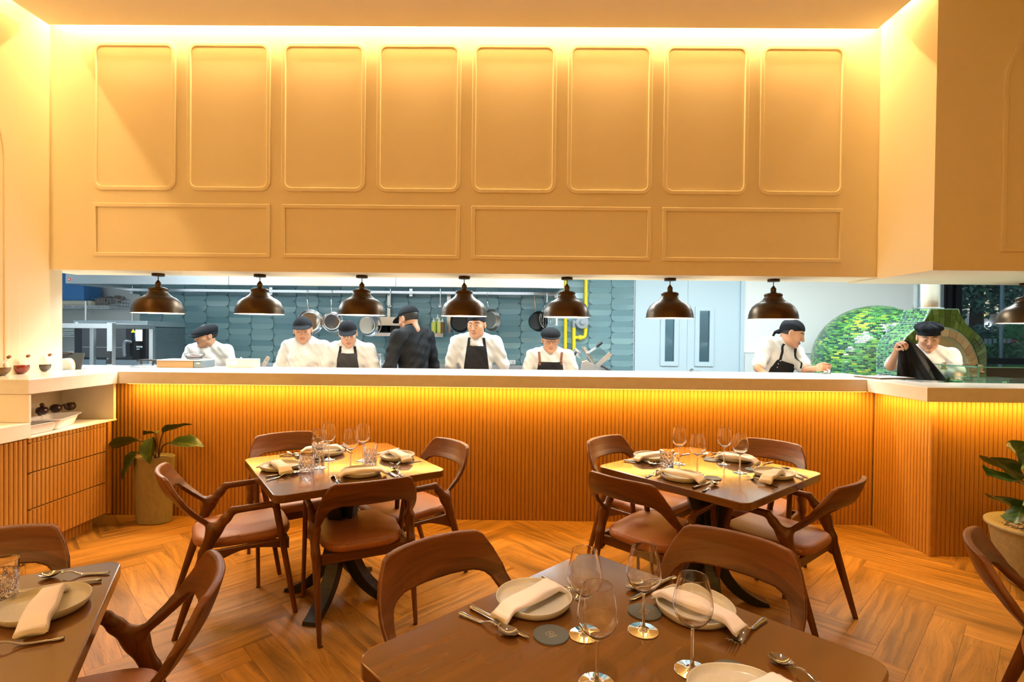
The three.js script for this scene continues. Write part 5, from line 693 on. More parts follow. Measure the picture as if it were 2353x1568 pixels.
// till, napkins, box and oil flasks on the left end
{
  const C = (x, y) => atY(x, y, CT), U = CT + 0.001;
  let a = V3(-3.36, U, -4.27), t = thing('till_screen', 'slim black till screen leaning back on the counter end', 'screen', [atZ(160, 840, -4.22).x, U, -4.22], -0.15);
  part(t, 'panel', xf(box(0.145, 0.135, 0.014, 0, 0, 0, 0.004), { r: [-0.25, 0, 0], p: [0.03, 0.001, 0] }), mat([0.035, 0.042, 0.05], 0.35)); part(t, 'arm', xf(box(0.16, 0.022, 0.05, -0.10, 0.118, -0.03, 0.006), {}), mat([0.04, 0.03, 0.03], 0.5)); part(t, 'stand', box(0.1, 0.118, 0.03, -0.08, 0, -0.045, 0.004), mat([0.04, 0.03, 0.03], 0.5));
  const n = C(150, 849), g = thing('napkin_holder', 'stack of folded white napkins standing in a curved holder', 'napkins', [n.x, U, n.z + 0.03], 0.12);
  for (let i = 0; i < 9; i++) part(g, 'folded_napkin', xf(box(0.006, 0.085, 0.085, 0, 0, 0, 0.003), { r: [0, 0, 0.42 - i * 0.012], p: [-0.075 + i * 0.0125, 0.004, 0] }), mat([0.82, 0.78, 0.70], 0.9));
  const hs = new THREE.Shape(); hs.moveTo(0, 0); hs.lineTo(0.075, 0); hs.quadraticCurveTo(0.07, 0.07, 0.02, 0.085); hs.lineTo(-0.005, 0.082); hs.closePath(); part(g, 'end_cheek', xf(planarUV(extrude(hs, 0.085, 0.003)), { p: [0.03, 0.003, -0.0425] }), mat([0.85, 0.83, 0.78], 0.6)); part(g, 'base', box(0.21, 0.003, 0.09, 0, 0, 0), PLASTICW);
  const w = C(70, 851); solo('menu_box', box(0.24, 0.085, 0.03, 0, 0, 0, 0.003), mat([0.80, 0.68, 0.42], 0.6), 'cream card box behind the oil flasks', 'box', [w.x - 0.03, U, w.z - 0.03], 0.05);
  const flask = (x, y, liq, level, l) => { const p = C(x, y), t = thing('oil_flask', l, 'oil flask', [p.x, U, p.z], 0, 'round glass oil flasks'), R = 0.054; const pr = []; for (let i = 0; i <= 16; i++) { const q = -PI / 2 * 0.72 + (PI / 2 * 0.72 + PI / 2 * 0.83) * i / 16; pr.push([R * Math.cos(q), 0.042 + R * Math.sin(q)]); } const yb = pr[0][1]; const out = [[0, yb], ...pr], inn = pr.map(([a, b]) => [Math.max(a - 0.002, 0.001), b + 0.001]).reverse();
    const off = -yb; part(t, 'globe', xf(lathe(out, 40), { p: [0, off, 0] }), GLASS);
    const lp = pr.filter(([a, b]) => b < level).map(([a, b]) => [a - 0.003, b + 0.0015]); const top = lp[lp.length - 1]; part(t, 'oil', xf(lathe([[0, lp[0][1]], ...lp, [top[0], top[1] + 0.001], [0, top[1] + 0.001]], 36), { p: [0, off, 0] }), mat(liq, 0.12));
    const sp = V3(-0.075, 0.145 + off + 0.02, 0), b0 = V3(-0.01, 0.088 + off, 0); part(t, 'spout', rod(b0, sp, 0.0055, 12), GLASSS); const dir = sp.clone().sub(b0).normalize(); part(t, 'cork', rod(sp.clone().addScaledVector(dir, -0.004), sp.clone().addScaledVector(dir, 0.018), 0.010, 12), mat([0.22, 0.09, 0.03], 0.8)); const s2 = V3(0.048, 0.105 + off + 0.012, 0.0); part(t, 'filler_neck', rod(V3(0.02, 0.082 + off, 0), s2, 0.007, 12), GLASSS); part(t, 'cork', rod(s2, s2.clone().add(V3(0.015, 0.009, 0)), 0.010, 12), mat([0.22, 0.09, 0.03], 0.8)); };
  flask(47, 860, [0.22, 0.02, 0.008], 0.058, 'round glass flask of red chilli oil with two cork spouts'); flask(98, 855, [0.045, 0.032, 0.008], 0.050, 'round glass flask of dark vinegar with two cork spouts'); flask(2, 864, [0.16, 0.08, 0.01], 0.052, 'round glass flask of golden oil with two cork spouts');
}
// platters and dark sauce jars in the niche
{
  const Y0 = 0.814, dish = (L, Wd, h) => { const P = [], I = [], n = 40, rings = [[0.70, 0], [0.76, 0.004], [0.88, h * 0.7], [0.93, h], [1.06, h + 0.006], [1.06, h + 0.011], [0.92, h + 0.005], [0.86, h * 0.7], [0.74, 0.008], [0.68, 0.006]]; for (const [k, y] of rings) for (let i = 0; i < n; i++) { const a = i / n * 2 * PI, c = Math.cos(a), s = Math.sin(a), e = 0.32; P.push(Wd * k * Math.sign(c) * Math.pow(Math.abs(c), e), y, L * k * Math.sign(s) * Math.pow(Math.abs(s), e)); } for (let j = 0; j + 1 < rings.length; j++) for (let i = 0; i < n; i++) { const a = j * n + i, b = j * n + (i + 1) % n; I.push(a, a + n, b, b, a + n, b + n); } for (const [row, y] of [[0, 0], [rings.length - 1, 0.006]]) { const c = P.length / 3; P.push(0, y, 0); for (let i = 0; i < n; i++) row ? I.push(c, row * n + (i + 1) % n, row * n + i) : I.push(c, row * n + i, row * n + (i + 1) % n); } const g = new THREE.BufferGeometry(); g.setAttribute('position', new THREE.Float32BufferAttribute(P, 3)); g.setIndex(I); g.computeVertexNormals(); return planarUV(g); };
  const DM = mat([0.74, 0.70, 0.66], 0.3);
  solo('serving_dish', dish(0.135, 0.085, 0.055), DM, 'white rectangular serving dish at the front of the niche', 'dish', [-3.205, Y0, -3.47], 0);
  solo('serving_dish', dish(0.19, 0.11, 0.065), DM, 'larger white serving dish with flared ends behind the first', 'dish', [-3.26, Y0, -3.69], 0.35);
  [[-3.38, -3.74, 'dark jar with a ball stopper at the back of the niche'], [-3.39, -3.865, 'dark squat jar between two others in the niche'], [-3.37, -3.965, 'dark jar with a tilted spout in the niche']].forEach(([x, z, l], i) => { const t = thing('sauce_jar', l, 'jar', [x, Y0, z], i, 'dark jars in the niche'); part(t, 'body', lathe([[0, 0.075], [0.02, 0.078], [0.036, 0.095], [0.038, 0.11], [0.030, 0.128], [0.012, 0.136], [0, 0.137]], 24), mat([0.03, 0.01, 0.01], 0.25)); part(t, 'pedestal', lathe([[0.0, 0], [0.028, 0], [0.028, 0.003], [0.004, 0.01], [0.004, 0.078], [0, 0.078]], 20), GLASSS); part(t, i === 0 ? 'stopper' : 'spout', i === 0 ? xf(new THREE.SphereGeometry(0.014, 14, 10), { p: [0, 0.148, 0] }) : tube([[0.02, 0.115, 0], [0.05, 0.125, 0.01], [0.062, 0.10, 0.01]], 0.008, 8), mat([0.05, 0.015, 0.012], 0.3)); });
}
// ---------------------------------------------------------------- cooks
const SKIN = [0.50, 0.255, 0.145];
function mergeC(gs) { const l = gs.map(g => { const n = g.index ? g.toNonIndexed() : g.clone(); for (const k of Object.keys(n.attributes)) if (!['position', 'normal', 'uv', 'color'].includes(k)) n.deleteAttribute(k); return n; }); return mergeGeometries(l, false); }
const skullD = (x, y, z, g = 0) => sd.ell(x, y, z, [0, 0.03, -0.012], [0.074 + g, 0.088 + g, 0.093 + g]);
function headD(x, y, z) {
  const a = Math.abs(x);
  let d = skullD(x, y, z);
  d = smin(d, sd.ell(x, y, z, [0, -0.028, 0.022], [0.058, 0.082, 0.066]), 0.03);
  d = smin(d, sd.cap(a, y, z, [0.040, -0.066, 0.012], [0.0, -0.098, 0.062], 0.026, 0.021), 0.03);
  d = smin(d, sd.sph(a, y, z, [0.041, -0.020, 0.058], 0.022), 0.025);
  d = smin(d, sd.cap(a, y, z, [0.0, 0.027, 0.077], [0.034, 0.025, 0.068], 0.013, 0.012), 0.016);
  d = smin(d, sd.cap(x, y, z, [0, 0.014, 0.086], [0, -0.030, 0.104], 0.0075, 0.0115), 0.012);
  d = smin(d, sd.sph(a, y, z, [0.0125, -0.035, 0.093], 0.0085), 0.007);
  d = smax(d, -sd.ell(a, y, z, [0.031, 0.006, 0.097], [0.016, 0.010, 0.014]), 0.010);
  d = smin(d, sd.sph(a, y, z, [0.031, 0.004, 0.0735], 0.0135), 0.006);
  d = smin(d, sd.cap(a, y, z, [0, -0.0605, 0.090], [0.019, -0.0625, 0.080], 0.0058, 0.0035), 0.006);
  d = smin(d, sd.cap(a, y, z, [0, -0.0715, 0.088], [0.016, -0.0700, 0.080], 0.0064, 0.004), 0.006);
  d = smin(d, sd.sph(x, y, z, [0, -0.098, 0.070], 0.017), 0.02);
  const ear = smax(sd.ell(a, y, z, [0.077, 0.000, -0.006], [0.010, 0.031, 0.020]), -sd.ell(a, y, z, [0.086, 0.004, 0.0], [0.006, 0.018, 0.010]), 0.006); d = smin(d, ear, 0.008);
  d = smin(d, sd.cap(x, y, z, [0, -0.05, -0.022], [0, -0.12, -0.03], 0.051, 0.050), 0.03);
  return d;
}
function headColor(open) {
  return (x, y, z) => {
    const a = Math.abs(x), s = 1 + 0.05 * vnoise(x * 60 + 9, y * 60, 3); let c = [SKIN[0] * s, SKIN[1] * s, SKIN[2] * s];
    if (z > 0.05) {
      const by = 0.0265 + 0.006 * Math.sin(clamp((a - 0.012) / 0.04, 0, 1) * PI); if (a > 0.012 && a < 0.052 && Math.abs(y - by) < 0.0042) c = [0.035, 0.02, 0.014];
      if (y < -0.055 && y > -0.079 && a < 0.021 - 0.4 * Math.max(0, Math.abs(y + 0.066) - 0.006) && z > 0.078) c = Math.abs(y + 0.066) < 0.0014 ? [0.20, 0.075, 0.05] : [0.42, 0.175, 0.115];
      const ex = (a - 0.031) / 0.0135, ey = (y - (open ? 0.0035 : 0.0)) / (open ? 0.0052 : 0.0025);
      if (ex * ex + ey * ey < 1 && z > 0.06) c = open ? (Math.hypot(a - 0.031, y - 0.0035) < 0.0058 ? [0.02, 0.012, 0.01] : [0.62, 0.58, 0.54]) : [0.05, 0.025, 0.018];
      else if (open && ex * ex < 1.1 && y > 0.0035 && Math.abs(y - 0.0085 + 0.004 * ex * ex) < 0.0017) c = [0.04, 0.02, 0.015];
      if (z > 0.09 && Math.abs(y + 0.039) < 0.003 && Math.abs(a - 0.008) < 0.0035) c = [0.15, 0.06, 0.04];
    }
    return c;
  };
}
const headGeo = [0, 1].map(o => nets(headD, [-0.10, -0.235, -0.12], [0.10, 0.13, 0.13], 0.0034, { color: headColor(o) }));
function capD(kind) {
  const crown = (x, y, z, c, r, cut) => smax(sd.ell(x, y, z, c, r), cut - y, 0.006);
  if (kind === 'baseball') return (x, y, z) => { const cut = 0.048 + (z < 0 ? 0.16 * z : 0.02 * z), d = crown(x, y, z, [0, 0.036, -0.012], [0.086, 0.100, 0.104], cut), by = 0.060 - 0.30 * Math.max(0, z - 0.075) - 2.6 * x * x, b = Math.max(Math.abs(y - by) - 0.0035, (Math.hypot(x / 0.078, (z - 0.075) / 0.088) - 1) * 0.075, 0.06 - z); return smin(d, smin(b, sd.sph(x, y, z, [0, 0.136, -0.012], 0.006), 0.004), 0.008); };
  if (kind === 'flat') return (x, y, z) => { const yy = y + 0.30 * (z - 0.0) * (z > 0 ? 1 : 0.4), d = smax(sd.ell(x, yy, z, [0, 0.060, 0.010], [0.097, 0.062, 0.128]), 0.030 - yy, 0.012), b = Math.max(Math.abs(y - (0.026 - 0.22 * (z - 0.1) - 1.5 * x * x)) - 0.005, (Math.hypot(x / 0.075, (z - 0.09) / 0.068) - 1) * 0.07, 0.07 - z), rim = smax(skullD(x, y, z, 0.009), 0.018 - y, 0.004); return Math.min(smin(d, b, 0.008), smax(rim, y - 0.06, 0.004)); };
  if (kind === 'newsboy') return (x, y, z) => { const d = smax(sd.ell(x, y + 0.10 * z, z, [0, 0.066, -0.004], [0.096, 0.066, 0.110]), 0.040 - y - 0.08 * z, 0.012), b = Math.max(Math.abs(y - (0.052 - 0.35 * (z - 0.085) - 2 * x * x)) - 0.004, (Math.hypot(x / 0.074, (z - 0.08) / 0.055) - 1) * 0.06, 0.06 - z), rim = smax(smax(skullD(x, y, z, 0.010), 0.022 + 0.25 * z - y, 0.004), y - 0.07, 0.004); return Math.min(smin(d, b, 0.006), rim); };
  if (kind === 'soft') return (x, y, z) => { const w = 0.004 * Math.sin(Math.atan2(x, z) * 7 + y * 30), band = smax(smax(skullD(x, y, z, 0.010), 0.030 + 0.10 * z - y, 0.004), y - 0.09, 0.01), top = sd.ell(x, y, z, [0, 0.098, -0.012], [0.104, 0.046, 0.112]) + w; return smin(band, top, 0.014); };
  return (x, y, z) => { const w = 0.002 * Math.sin(x * 70 + y * 50), cut = 0.050 + (z < 0.06 ? 0.55 * (z - 0.06) : 0), d = smax(sd.ell(x, y, z, [0, 0.034, -0.013], [0.081, 0.096, 0.101]) + w, Math.max(cut, -0.06) - y, 0.005); let k = sd.sph(x, y, z, [0, -0.030, -0.102], 0.022); k = smin(k, sd.box(x + 0.02, y, z, [0, -0.085, -0.13], [0.022, 0.045, 0.005], 0.004), 0.02); k = smin(k, sd.box(x - 0.022, y, z, [0, -0.075, -0.125], [0.018, 0.04, 0.005], 0.004), 0.02); return smin(d, k, 0.01); };
}
const capGeos = {}; function capGeo(kind) { return capGeos[kind] ??= nets(capD(kind), [-0.13, -0.15, -0.17], [0.13, 0.19, 0.20], 0.0045); }
const hairGeo = nets((x, y, z) => { const d = skullD(x, y, z, 0.0045), front = 0.062, low = z > 0.03 ? 0.055 : z > -0.01 ? lerp(-0.012, 0.055, (z + 0.01) / 0.04) : -0.062; return smax(smax(d, low - y, 0.006), -sd.ell(Math.abs(x), y, z, [0.082, -0.002, -0.006], [0.016, 0.030, 0.020]), 0.004); }, [-0.10, -0.09, -0.13], [0.10, 0.14, 0.11], 0.005);
const glassesGeo = merge([-1, 1].flatMap(s => [xf(new THREE.TorusGeometry(0.0215, 0.0013, 8, 28), { p: [s * 0.031, 0.001, 0.098] }), tube([[s * 0.052, 0.006, 0.096], [s * 0.070, 0.008, 0.06], [s * 0.080, 0.006, 0.0]], 0.0014, 6)]).concat([tube([[-0.010, 0.004, 0.100], [0, 0.008, 0.106], [0.010, 0.004, 0.100]], 0.0013, 6)]));
function handD(curl, spread = 1) {      // wrist at the origin, fingers towards -y, palm facing +z, thumb on +x
  const F = [[0.027, -0.086, 0.036, 0.0092], [0.009, -0.092, 0.040, 0.0095], [-0.009, -0.089, 0.037, 0.0092], [-0.026, -0.080, 0.030, 0.0084]], segs = [];
  F.forEach(([x, y, l, r], i) => { let p = [x, y, 0], a = 0.25 * curl; const dx = (x > 0 ? 0.08 : -0.08) * spread * Math.abs(x) / 0.027; segs.push([[x * 0.75, -0.035, 0], p, r + 0.003, r]); for (const k of [1, 0.72, 0.58]) { a += curl * 0.62; const q = [p[0] + dx * l * k * 0.5, p[1] - l * k * Math.cos(a), p[2] + l * k * Math.sin(a)]; segs.push([p, q, r, r * 0.9]); p = q; r *= 0.92; } });
  segs.push([[0.016, -0.022, 0.004], [0.040, -0.050, 0.016 + 0.01 * curl], 0.0145, 0.0115], [[0.040, -0.050, 0.016 + 0.01 * curl], [0.045 - 0.014 * curl, -0.078, 0.030 + 0.016 * curl], 0.0112, 0.0098], [[0.045 - 0.014 * curl, -0.078, 0.030 + 0.016 * curl], [0.040 - 0.022 * curl, -0.098, 0.040 + 0.018 * curl], 0.0098, 0.0082]);
  return (x, y, z) => { let d = sd.box(x, y, z, [0, -0.050, 0], [0.038, 0.040, 0.0135], 0.013); d = smin(d, sd.cap(x, y, z, [0, 0.04, 0], [0, -0.02, 0], 0.025, 0.024), 0.02); let f = 1e9; for (const [a, b, r0, r1] of segs) { const q = sd.cap(x, y, z, a, b, r0, r1); f = Math.min(f, q); } return smin(d, f, 0.008); };
}
const handCol = (x, y, z) => { const s = 1 + 0.05 * vnoise(x * 90 + 7, y * 90, 5); return [SKIN[0] * s, SKIN[1] * s, SKIN[2] * s]; };
const handGeos = { relaxed: nets(handD(0.5), [-0.07, -0.22, -0.05], [0.08, 0.06, 0.12], 0.0042, { color: handCol }), grip: nets(handD(1.35, 0.3), [-0.07, -0.22, -0.05], [0.08, 0.06, 0.12], 0.0042, { color: handCol }), pinch: nets(handD(0.95, 0.2), [-0.07, -0.22, -0.05], [0.08, 0.06, 0.12], 0.0042, { color: handCol }) };
const WHITEC = mat([0.62, 0.62, 0.615], 0.85, 0, { bumpMap: rep(clothTex, 8, 8), bumpScale: 0.0005 }), BLACKC = mat([0.010, 0.011, 0.013], 0.7, 0, { specularIntensity: 0.4 }), APRONC = mat([0.012, 0.012, 0.015], 0.85, 0, { specularIntensity: 0.4 }), CAPC = mat([0.008, 0.010, 0.014], 0.85, 0, { specularIntensity: 0.4 }), HAIRC = mat([0.014, 0.010, 0.008], 0.55), TROUS = mat([0.03, 0.03, 0.035], 0.8), SHOE = mat([0.015, 0.015, 0.015], 0.5), LEATHB = mat([0.20, 0.07, 0.035], 0.6);
const stripeTex = tex(128, 16, (u) => (u * 16 % 1) < 0.12 ? 1 : 0.55); const APRONS = mat([0.05, 0.052, 0.062], 0.8, 0, { map: rep(stripeTex, 6, 6) });
const emblemTex = canvasTex(128, 64, (c) => { c.fillStyle = '#f4f2ee'; c.fillRect(0, 0, 128, 64); c.strokeStyle = '#8a8478'; c.lineWidth = 3; c.beginPath(); c.roundRect ? c.roundRect(6, 14, 116, 38, 14) : c.rect(6, 14, 116, 38); c.stroke(); c.beginPath(); c.moveTo(40, 16); c.lineTo(40, 40); c.moveTo(88, 16); c.lineTo(88, 40); c.moveTo(28, 20); c.lineTo(52, 20); c.moveTo(76, 20); c.lineTo(100, 20); c.stroke(); }), EMBLEM = mat([0.8, 0.8, 0.8], 0.85, 0, { map: emblemTex });
function person(o) {
  const lean = o.lean || [0, 0], PV = 0.95, Q = new THREE.Quaternion().setFromEuler(new THREE.Euler(lean[0], o.twist || 0, lean[1], 'YXZ')), QI = Q.clone().invert();
  const up = v => V3(v[0], v[1] - PV, v[2]).applyQuaternion(Q).add(V3(0, PV, 0));                          // upright torso frame -> body frame
  const m = new THREE.Matrix4().makeRotationFromQuaternion(QI).elements, T = (x, y, z) => { const b = y - PV; return [m[0] * x + m[4] * b + m[8] * z, m[1] * x + m[5] * b + m[9] * z + PV, m[2] * x + m[6] * b + m[10] * z]; };
  const HC = [0, 1.54, 0.035], hcU = up(HC), hd = o.head || [0, 0, 0], target = atZ(o.px[0], o.px[1], o.z), s = target.y / hcU.y;
  const yaw = o.yaw || 0, c = Math.cos(yaw), sn = Math.sin(yaw), base = V3(target.x - s * (hcU.x * c + hcU.z * sn), 0, target.z - s * (-hcU.x * sn + hcU.z * c));
  const inv = (w) => { const x = (w.x - base.x) / s, z = (w.z - base.z) / s; return [x * c - z * sn, w.y / s, x * sn + z * c]; };      // world -> body frame
  const toU = (b) => T(...b), A = ['L', 'R'].map((k, i) => { const g = i ? -1 : 1, a = o['arm' + k] || {}; const sh = [g * 0.178, 1.372, -0.012]; const el = a.elbowW ? toU(inv(a.elbowW)) : a.elbow || [g * 0.235, 1.10, 0.03], wr = a.wristW ? toU(inv(a.wristW)) : a.wrist || [g * 0.165, 1.03, 0.27]; return { sh, el, wr, hand: a.hand || 'relaxed', roll: a.roll || 0, g }; });
  const fat = o.fat || 0;
  const torso = (x, y, z, i) => { let d = sd.ell(x, y, z, [0, 1.25, 0.0], [0.152 + i + fat, 0.19 + i, 0.098 + i + fat]); d = smin(d, sd.ell(x, y, z, [0, 1.06, 0.006], [0.135 + i + fat, 0.20 + i, 0.098 + i + fat]), 0.05); d = smin(d, sd.ell(x, y, z, [0, 0.92, -0.01], [0.158 + i + fat, 0.13 + i, 0.108 + i + fat]), 0.05); const a = Math.abs(x); return smin(d, sd.cap(a, y, z, [0.05, 1.425, -0.02], [0.158, 1.378, -0.014], 0.040 + i, 0.048 + i), 0.06); };
  const armD = (x, y, z, i, e0, e1) => Math.min(...A.map(a => { const dn = (p, q, t) => [lerp(p[0], q[0], t), lerp(p[1], q[1], t), lerp(p[2], q[2], t)]; let d = sd.cap(x, y, z, a.sh, e0 < 1 ? dn(a.sh, a.el, e0) : a.el, 0.050 + i, lerp(0.050, 0.041, Math.min(e0, 1)) + i * 1.1); if (e1 > 0) d = smin(d, sd.cap(x, y, z, a.el, dn(a.el, a.wr, e1), 0.040 + i, lerp(0.038, 0.027, e1) + i), 0.02); return d; }));
  const legs = (x, y, z, i) => { const a = Math.abs(x); let d = sd.cap(a, y, z, [0.085, 0.90, 0], [0.095, 0.50, 0.01], 0.085 + i, 0.056 + i); return smin(d, sd.cap(a, y, z, [0.095, 0.50, 0.01], [0.10, 0.09, -0.02], 0.054 + i, 0.037 + i), 0.02); };
  const feet = (x, y, z, i) => sd.cap(Math.abs(x), y, z, [0.10, 0.045 + i, -0.05], [0.115, 0.035 + i, 0.13], 0.040 + i, 0.032 + i);
  const sleeve = { short: [0.80, 0], long: [1, 0.97], roll: [1, 0.45] }[o.sleeve || 'long'];
  const bodyD = (x, y, z) => { const [a, b, e] = T(x, y, z); let d = torso(a, b, e, -0.004); d = smin(d, armD(a, b, e, -0.004, 1, 1), 0.03); d = smin(d, sd.cap(a, b, e, [0, 1.39, -0.02], [0, 1.47, 0.004], 0.056, 0.050), 0.03); d = smin(d, legs(x, y, z, -0.004), 0.04); return smin(d, feet(x, y, z, -0.003), 0.03); };
  const wr = (a, b, e) => 0.0075 * Math.sin(a * 38 + b * 17 + Math.sin(b * 23 + a * 9) * 1.6) * Math.sin(e * 31 + b * 13) + 0.0035 * Math.sin(b * 70 + a * 40) * Math.sin(a * 55);
  const jackU = (a, b, e) => { let d = smin(torso(a, b, e, 0.016), armD(a, b, e, 0.019, ...sleeve), 0.035) + wr(a, b, e); return d; };
  const lo = [1e9, 1e9, 1e9], hi = [-1e9, -1e9, -1e9]; for (const v of [...A.flatMap(a => [a.sh, a.el, a.wr]), [0.25, 1.5, 0.2], [-0.25, 1.5, -0.2]].map(up)) for (const [k, q] of [v.x, v.y, v.z].entries()) { lo[k] = Math.min(lo[k], q); hi[k] = Math.max(hi[k], q); }
  const BL = [Math.min(lo[0] - 0.1, -0.28), -0.03, Math.min(lo[2] - 0.1, -0.2)], BH = [Math.max(hi[0] + 0.1, 0.28), Math.max(hi[1] + 0.08, 1.5), Math.max(hi[2] + 0.1, 0.2)];
  const body = nets(bodyD, BL, BH, 0.014, { color: handCol });
  const hq = Q.clone().multiply(new THREE.Quaternion().setFromEuler(new THREE.Euler(hd[1], hd[0], hd[2], 'YXZ'))), HM = new THREE.Matrix4().compose(hcU, hq, V3(1.05, 1.0, 1.06));
  const parts = [body, headGeo[o.eyes ? 1 : 0].clone().applyMatrix4(HM)];
  A.forEach(a => { const E = up(a.el), Wp = up(a.wr), d = Wp.clone().sub(E).normalize(), q = new THREE.Quaternion().setFromUnitVectors(V3(0, -1, 0), d).multiply(new THREE.Quaternion().setFromAxisAngle(V3(0, 1, 0), a.roll)); const h = handGeos[a.hand].clone(); if (a.g > 0) { h.scale(-1, 1, 1); const ix = h.index.array; for (let i = 0; i < ix.length; i += 3) { const t = ix[i]; ix[i] = ix[i + 1]; ix[i + 1] = t; } } parts.push(h.applyMatrix4(new THREE.Matrix4().compose(Wp, q, V3(1, 1, 1)))); });
  const t = thing('person', o.label, 'person', [base.x, 0, base.z], yaw); t.scale.setScalar(s);
  const k = o.tone || 1; part(t, 'body', mergeC(parts), mat([k, k * 0.99, k * 0.97], 0.5, 0, { vertexColors: true }));
  const add = (n, g, M, l) => part(t, n, g, M, l), JM = o.black ? BLACKC : WHITEC;
  const neckU = (a, b, e) => sd.cap(a, b, e, [0, 1.38, -0.015], [0, 1.6, 0.02], 0.061, 0.061);
  add('jacket', nets((x, y, z) => { const [a, b, e] = T(x, y, z); return smax(smax(jackU(a, b, e), -neckU(a, b, e), 0.006), 0.80 - b, 0.006); }, [BL[0] - 0.03, 0.7, BL[2] - 0.03], [BH[0] + 0.03, BH[1] + 0.05, BH[2] + 0.03], 0.0105, { uvk: 1 }), JM);
  add('trousers', nets((x, y, z) => Math.max(legs(x, y, z, 0.012), 0.07 - y, y - 0.93), [-0.24, 0.04, -0.16], [0.24, 0.96, 0.16], 0.016), TROUS);
  add('shoes', nets((x, y, z) => Math.max(feet(x, y, z, 0.006), 0.002 - y, y - 0.085), [-0.22, -0.02, -0.14], [0.22, 0.11, 0.22], 0.01), SHOE);
  const cg = new THREE.LatheGeometry([[0.073, 0], [0.069, o.black ? 0.075 : 0.046], [0.066, o.black ? 0.077 : 0.048], [0.064, o.black ? 0.074 : 0.045], [0.068, 0]].map(p => new THREE.Vector2(...p)), 44, 0.24, 2 * PI - 0.48); cg.applyMatrix4(new THREE.Matrix4().makeRotationX(0.22)); cg.translate(0, 1.408, -0.004); cg.applyMatrix4(new THREE.Matrix4().compose(up([0, 0, 0]), Q, V3(1, 1, 1))); add('collar', cg, JM);
  const surf = (x, y, off = 0, f = jackU) => { let z = 0.3; for (let i = 0; i < 40; i++) z -= f(x, y, z) * 0.8; return [x, y, z + off]; }, U2 = g => g.applyMatrix4(new THREE.Matrix4().compose(up([0, 0, 0]), Q, V3(1, 1, 1)));
  if (!o.black) {
    for (const [x, y] of [[-0.035, 1.375], [0.055, 1.37], [-0.045, 1.30], [0.06, 1.295], [-0.05, 1.22], [0.062, 1.215]]) if (!o.apron || y > o.apron.top + 0.015) add('button', U2(xf(new THREE.SphereGeometry(0.0065, 10, 8), { p: surf(x, y), s: [1, 1, 0.6] })), mat([0.7, 0.7, 0.7], 0.5));
    if (o.emblem) { const p = surf(0.088, 1.255, 0.004), g = new THREE.PlaneGeometry(0.062, 0.03, 6, 1), q = g.attributes.position; for (let i = 0; i < q.count; i++) { const w = surf(0.088 + q.getX(i), 1.255 + q.getY(i), 0.003); q.setXYZ(i, ...w); } g.computeVertexNormals(); add('chest_emblem', U2(g), EMBLEM); }
  }
  if (o.apron) {
    const ap = o.apron, top = ap.top, reg = (x, y) => { const w = y > 1.08 ? lerp(ap.w, ap.w + 0.035, clamp((top - y) / (top - 1.08 + 1e-6), 0, 1)) : lerp(ap.w + 0.035, 0.20, clamp((1.08 - y) / 0.12, 0, 1)); return Math.max(Math.abs(x) - w, y - top, 0.55 - y); };
    const shellD = (a, b, e) => { const base = smin(torso(a, b, e, 0.016), b < 0.95 ? sd.cap(a, b, e, [0, 0.95, 0.01], [0, 0.5, 0.02], 0.15, 0.16) : 1e3, 0.05) + wr(a, b, e) * 0.5; return Math.abs(base - 0.001) - 0.0125; };
    add('apron', nets((x, y, z) => { const [a, b, e] = T(x, y, z); return Math.max(shellD(a, b, e), reg(a, b), -0.02 - e); }, [-0.3, 0.5, -0.06], [0.3, 1.35, 0.36], 0.0085), ap.stripe ? APRONS : APRONC);
    for (const g of [-1, 1]) { const x1 = g * (ap.w - 0.014), pts = []; for (let i = 0; i <= 9; i++) { const q = i / 9, y = lerp(top - 0.012, 1.425, q), x = lerp(x1, g * (ap.wide ? 0.115 : 0.066), q ** 1.2); pts.push(up(surf(x, Math.min(y, 1.425), 0.004))); } const P = [], I = [], hw = 0.0125; pts.forEach((p, i) => { const wv = V3(1, 0.1 * g, 0).applyQuaternion(Q).multiplyScalar(hw), nz = V3(0, 0.2, 1).applyQuaternion(Q).multiplyScalar(0.003); for (const [a, b] of [[-1, 0], [1, 0], [1, 1], [-1, 1]]) { const v = p.clone().addScaledVector(wv, a).addScaledVector(nz, b); P.push(v.x, v.y, v.z); } if (i) for (let e = 0; e < 4; e++) { const a = (i - 1) * 4 + e, b = (i - 1) * 4 + (e + 1) % 4; I.push(a, b, a + 4, b, b + 4, a + 4); } }); const sg = new THREE.BufferGeometry(); sg.setAttribute('position', new THREE.Float32BufferAttribute(P, 3)); sg.setIndex(I); const f = sg.toNonIndexed(); f.computeVertexNormals(); add('apron_strap', planarUV(f), ap.leather ? LEATHB : APRONC); if (ap.leather) add('strap_patch', U2(xf(cyl(0.015, 0.015, 0.004, 0, 0, 0, 16), { p: surf(x1, top - 0.02, 0.014), r: [PI / 2, 0, 0] })), LEATHB); if (ap.studs && g < 0) for (let i = 0; i < 3; i++) add('stud', U2(xf(new THREE.SphereGeometry(0.006, 10, 8), { p: surf(x1, top - 0.005 - i * 0.032, 0.016) })), CHROME); }
  }
  const hm = (n, g, M, l) => { const p = add(n, g, M, l); p.applyMatrix4(HM); return p; };
  hm('hair', hairGeo, HAIRC); if (o.cap) hm('cap', capGeo(o.cap), CAPC); if (o.glasses) hm('glasses', glassesGeo, o.glasses === 'dark' ? mat([0.06, 0.03, 0.03], 0.3) : CHROME);
  return { t, base, s, up: v => up(v).multiplyScalar(s).applyAxisAngle(V3(0, 1, 0), yaw).add(base) };
}
const P = (x, y, z) => atZ(x, y, z);
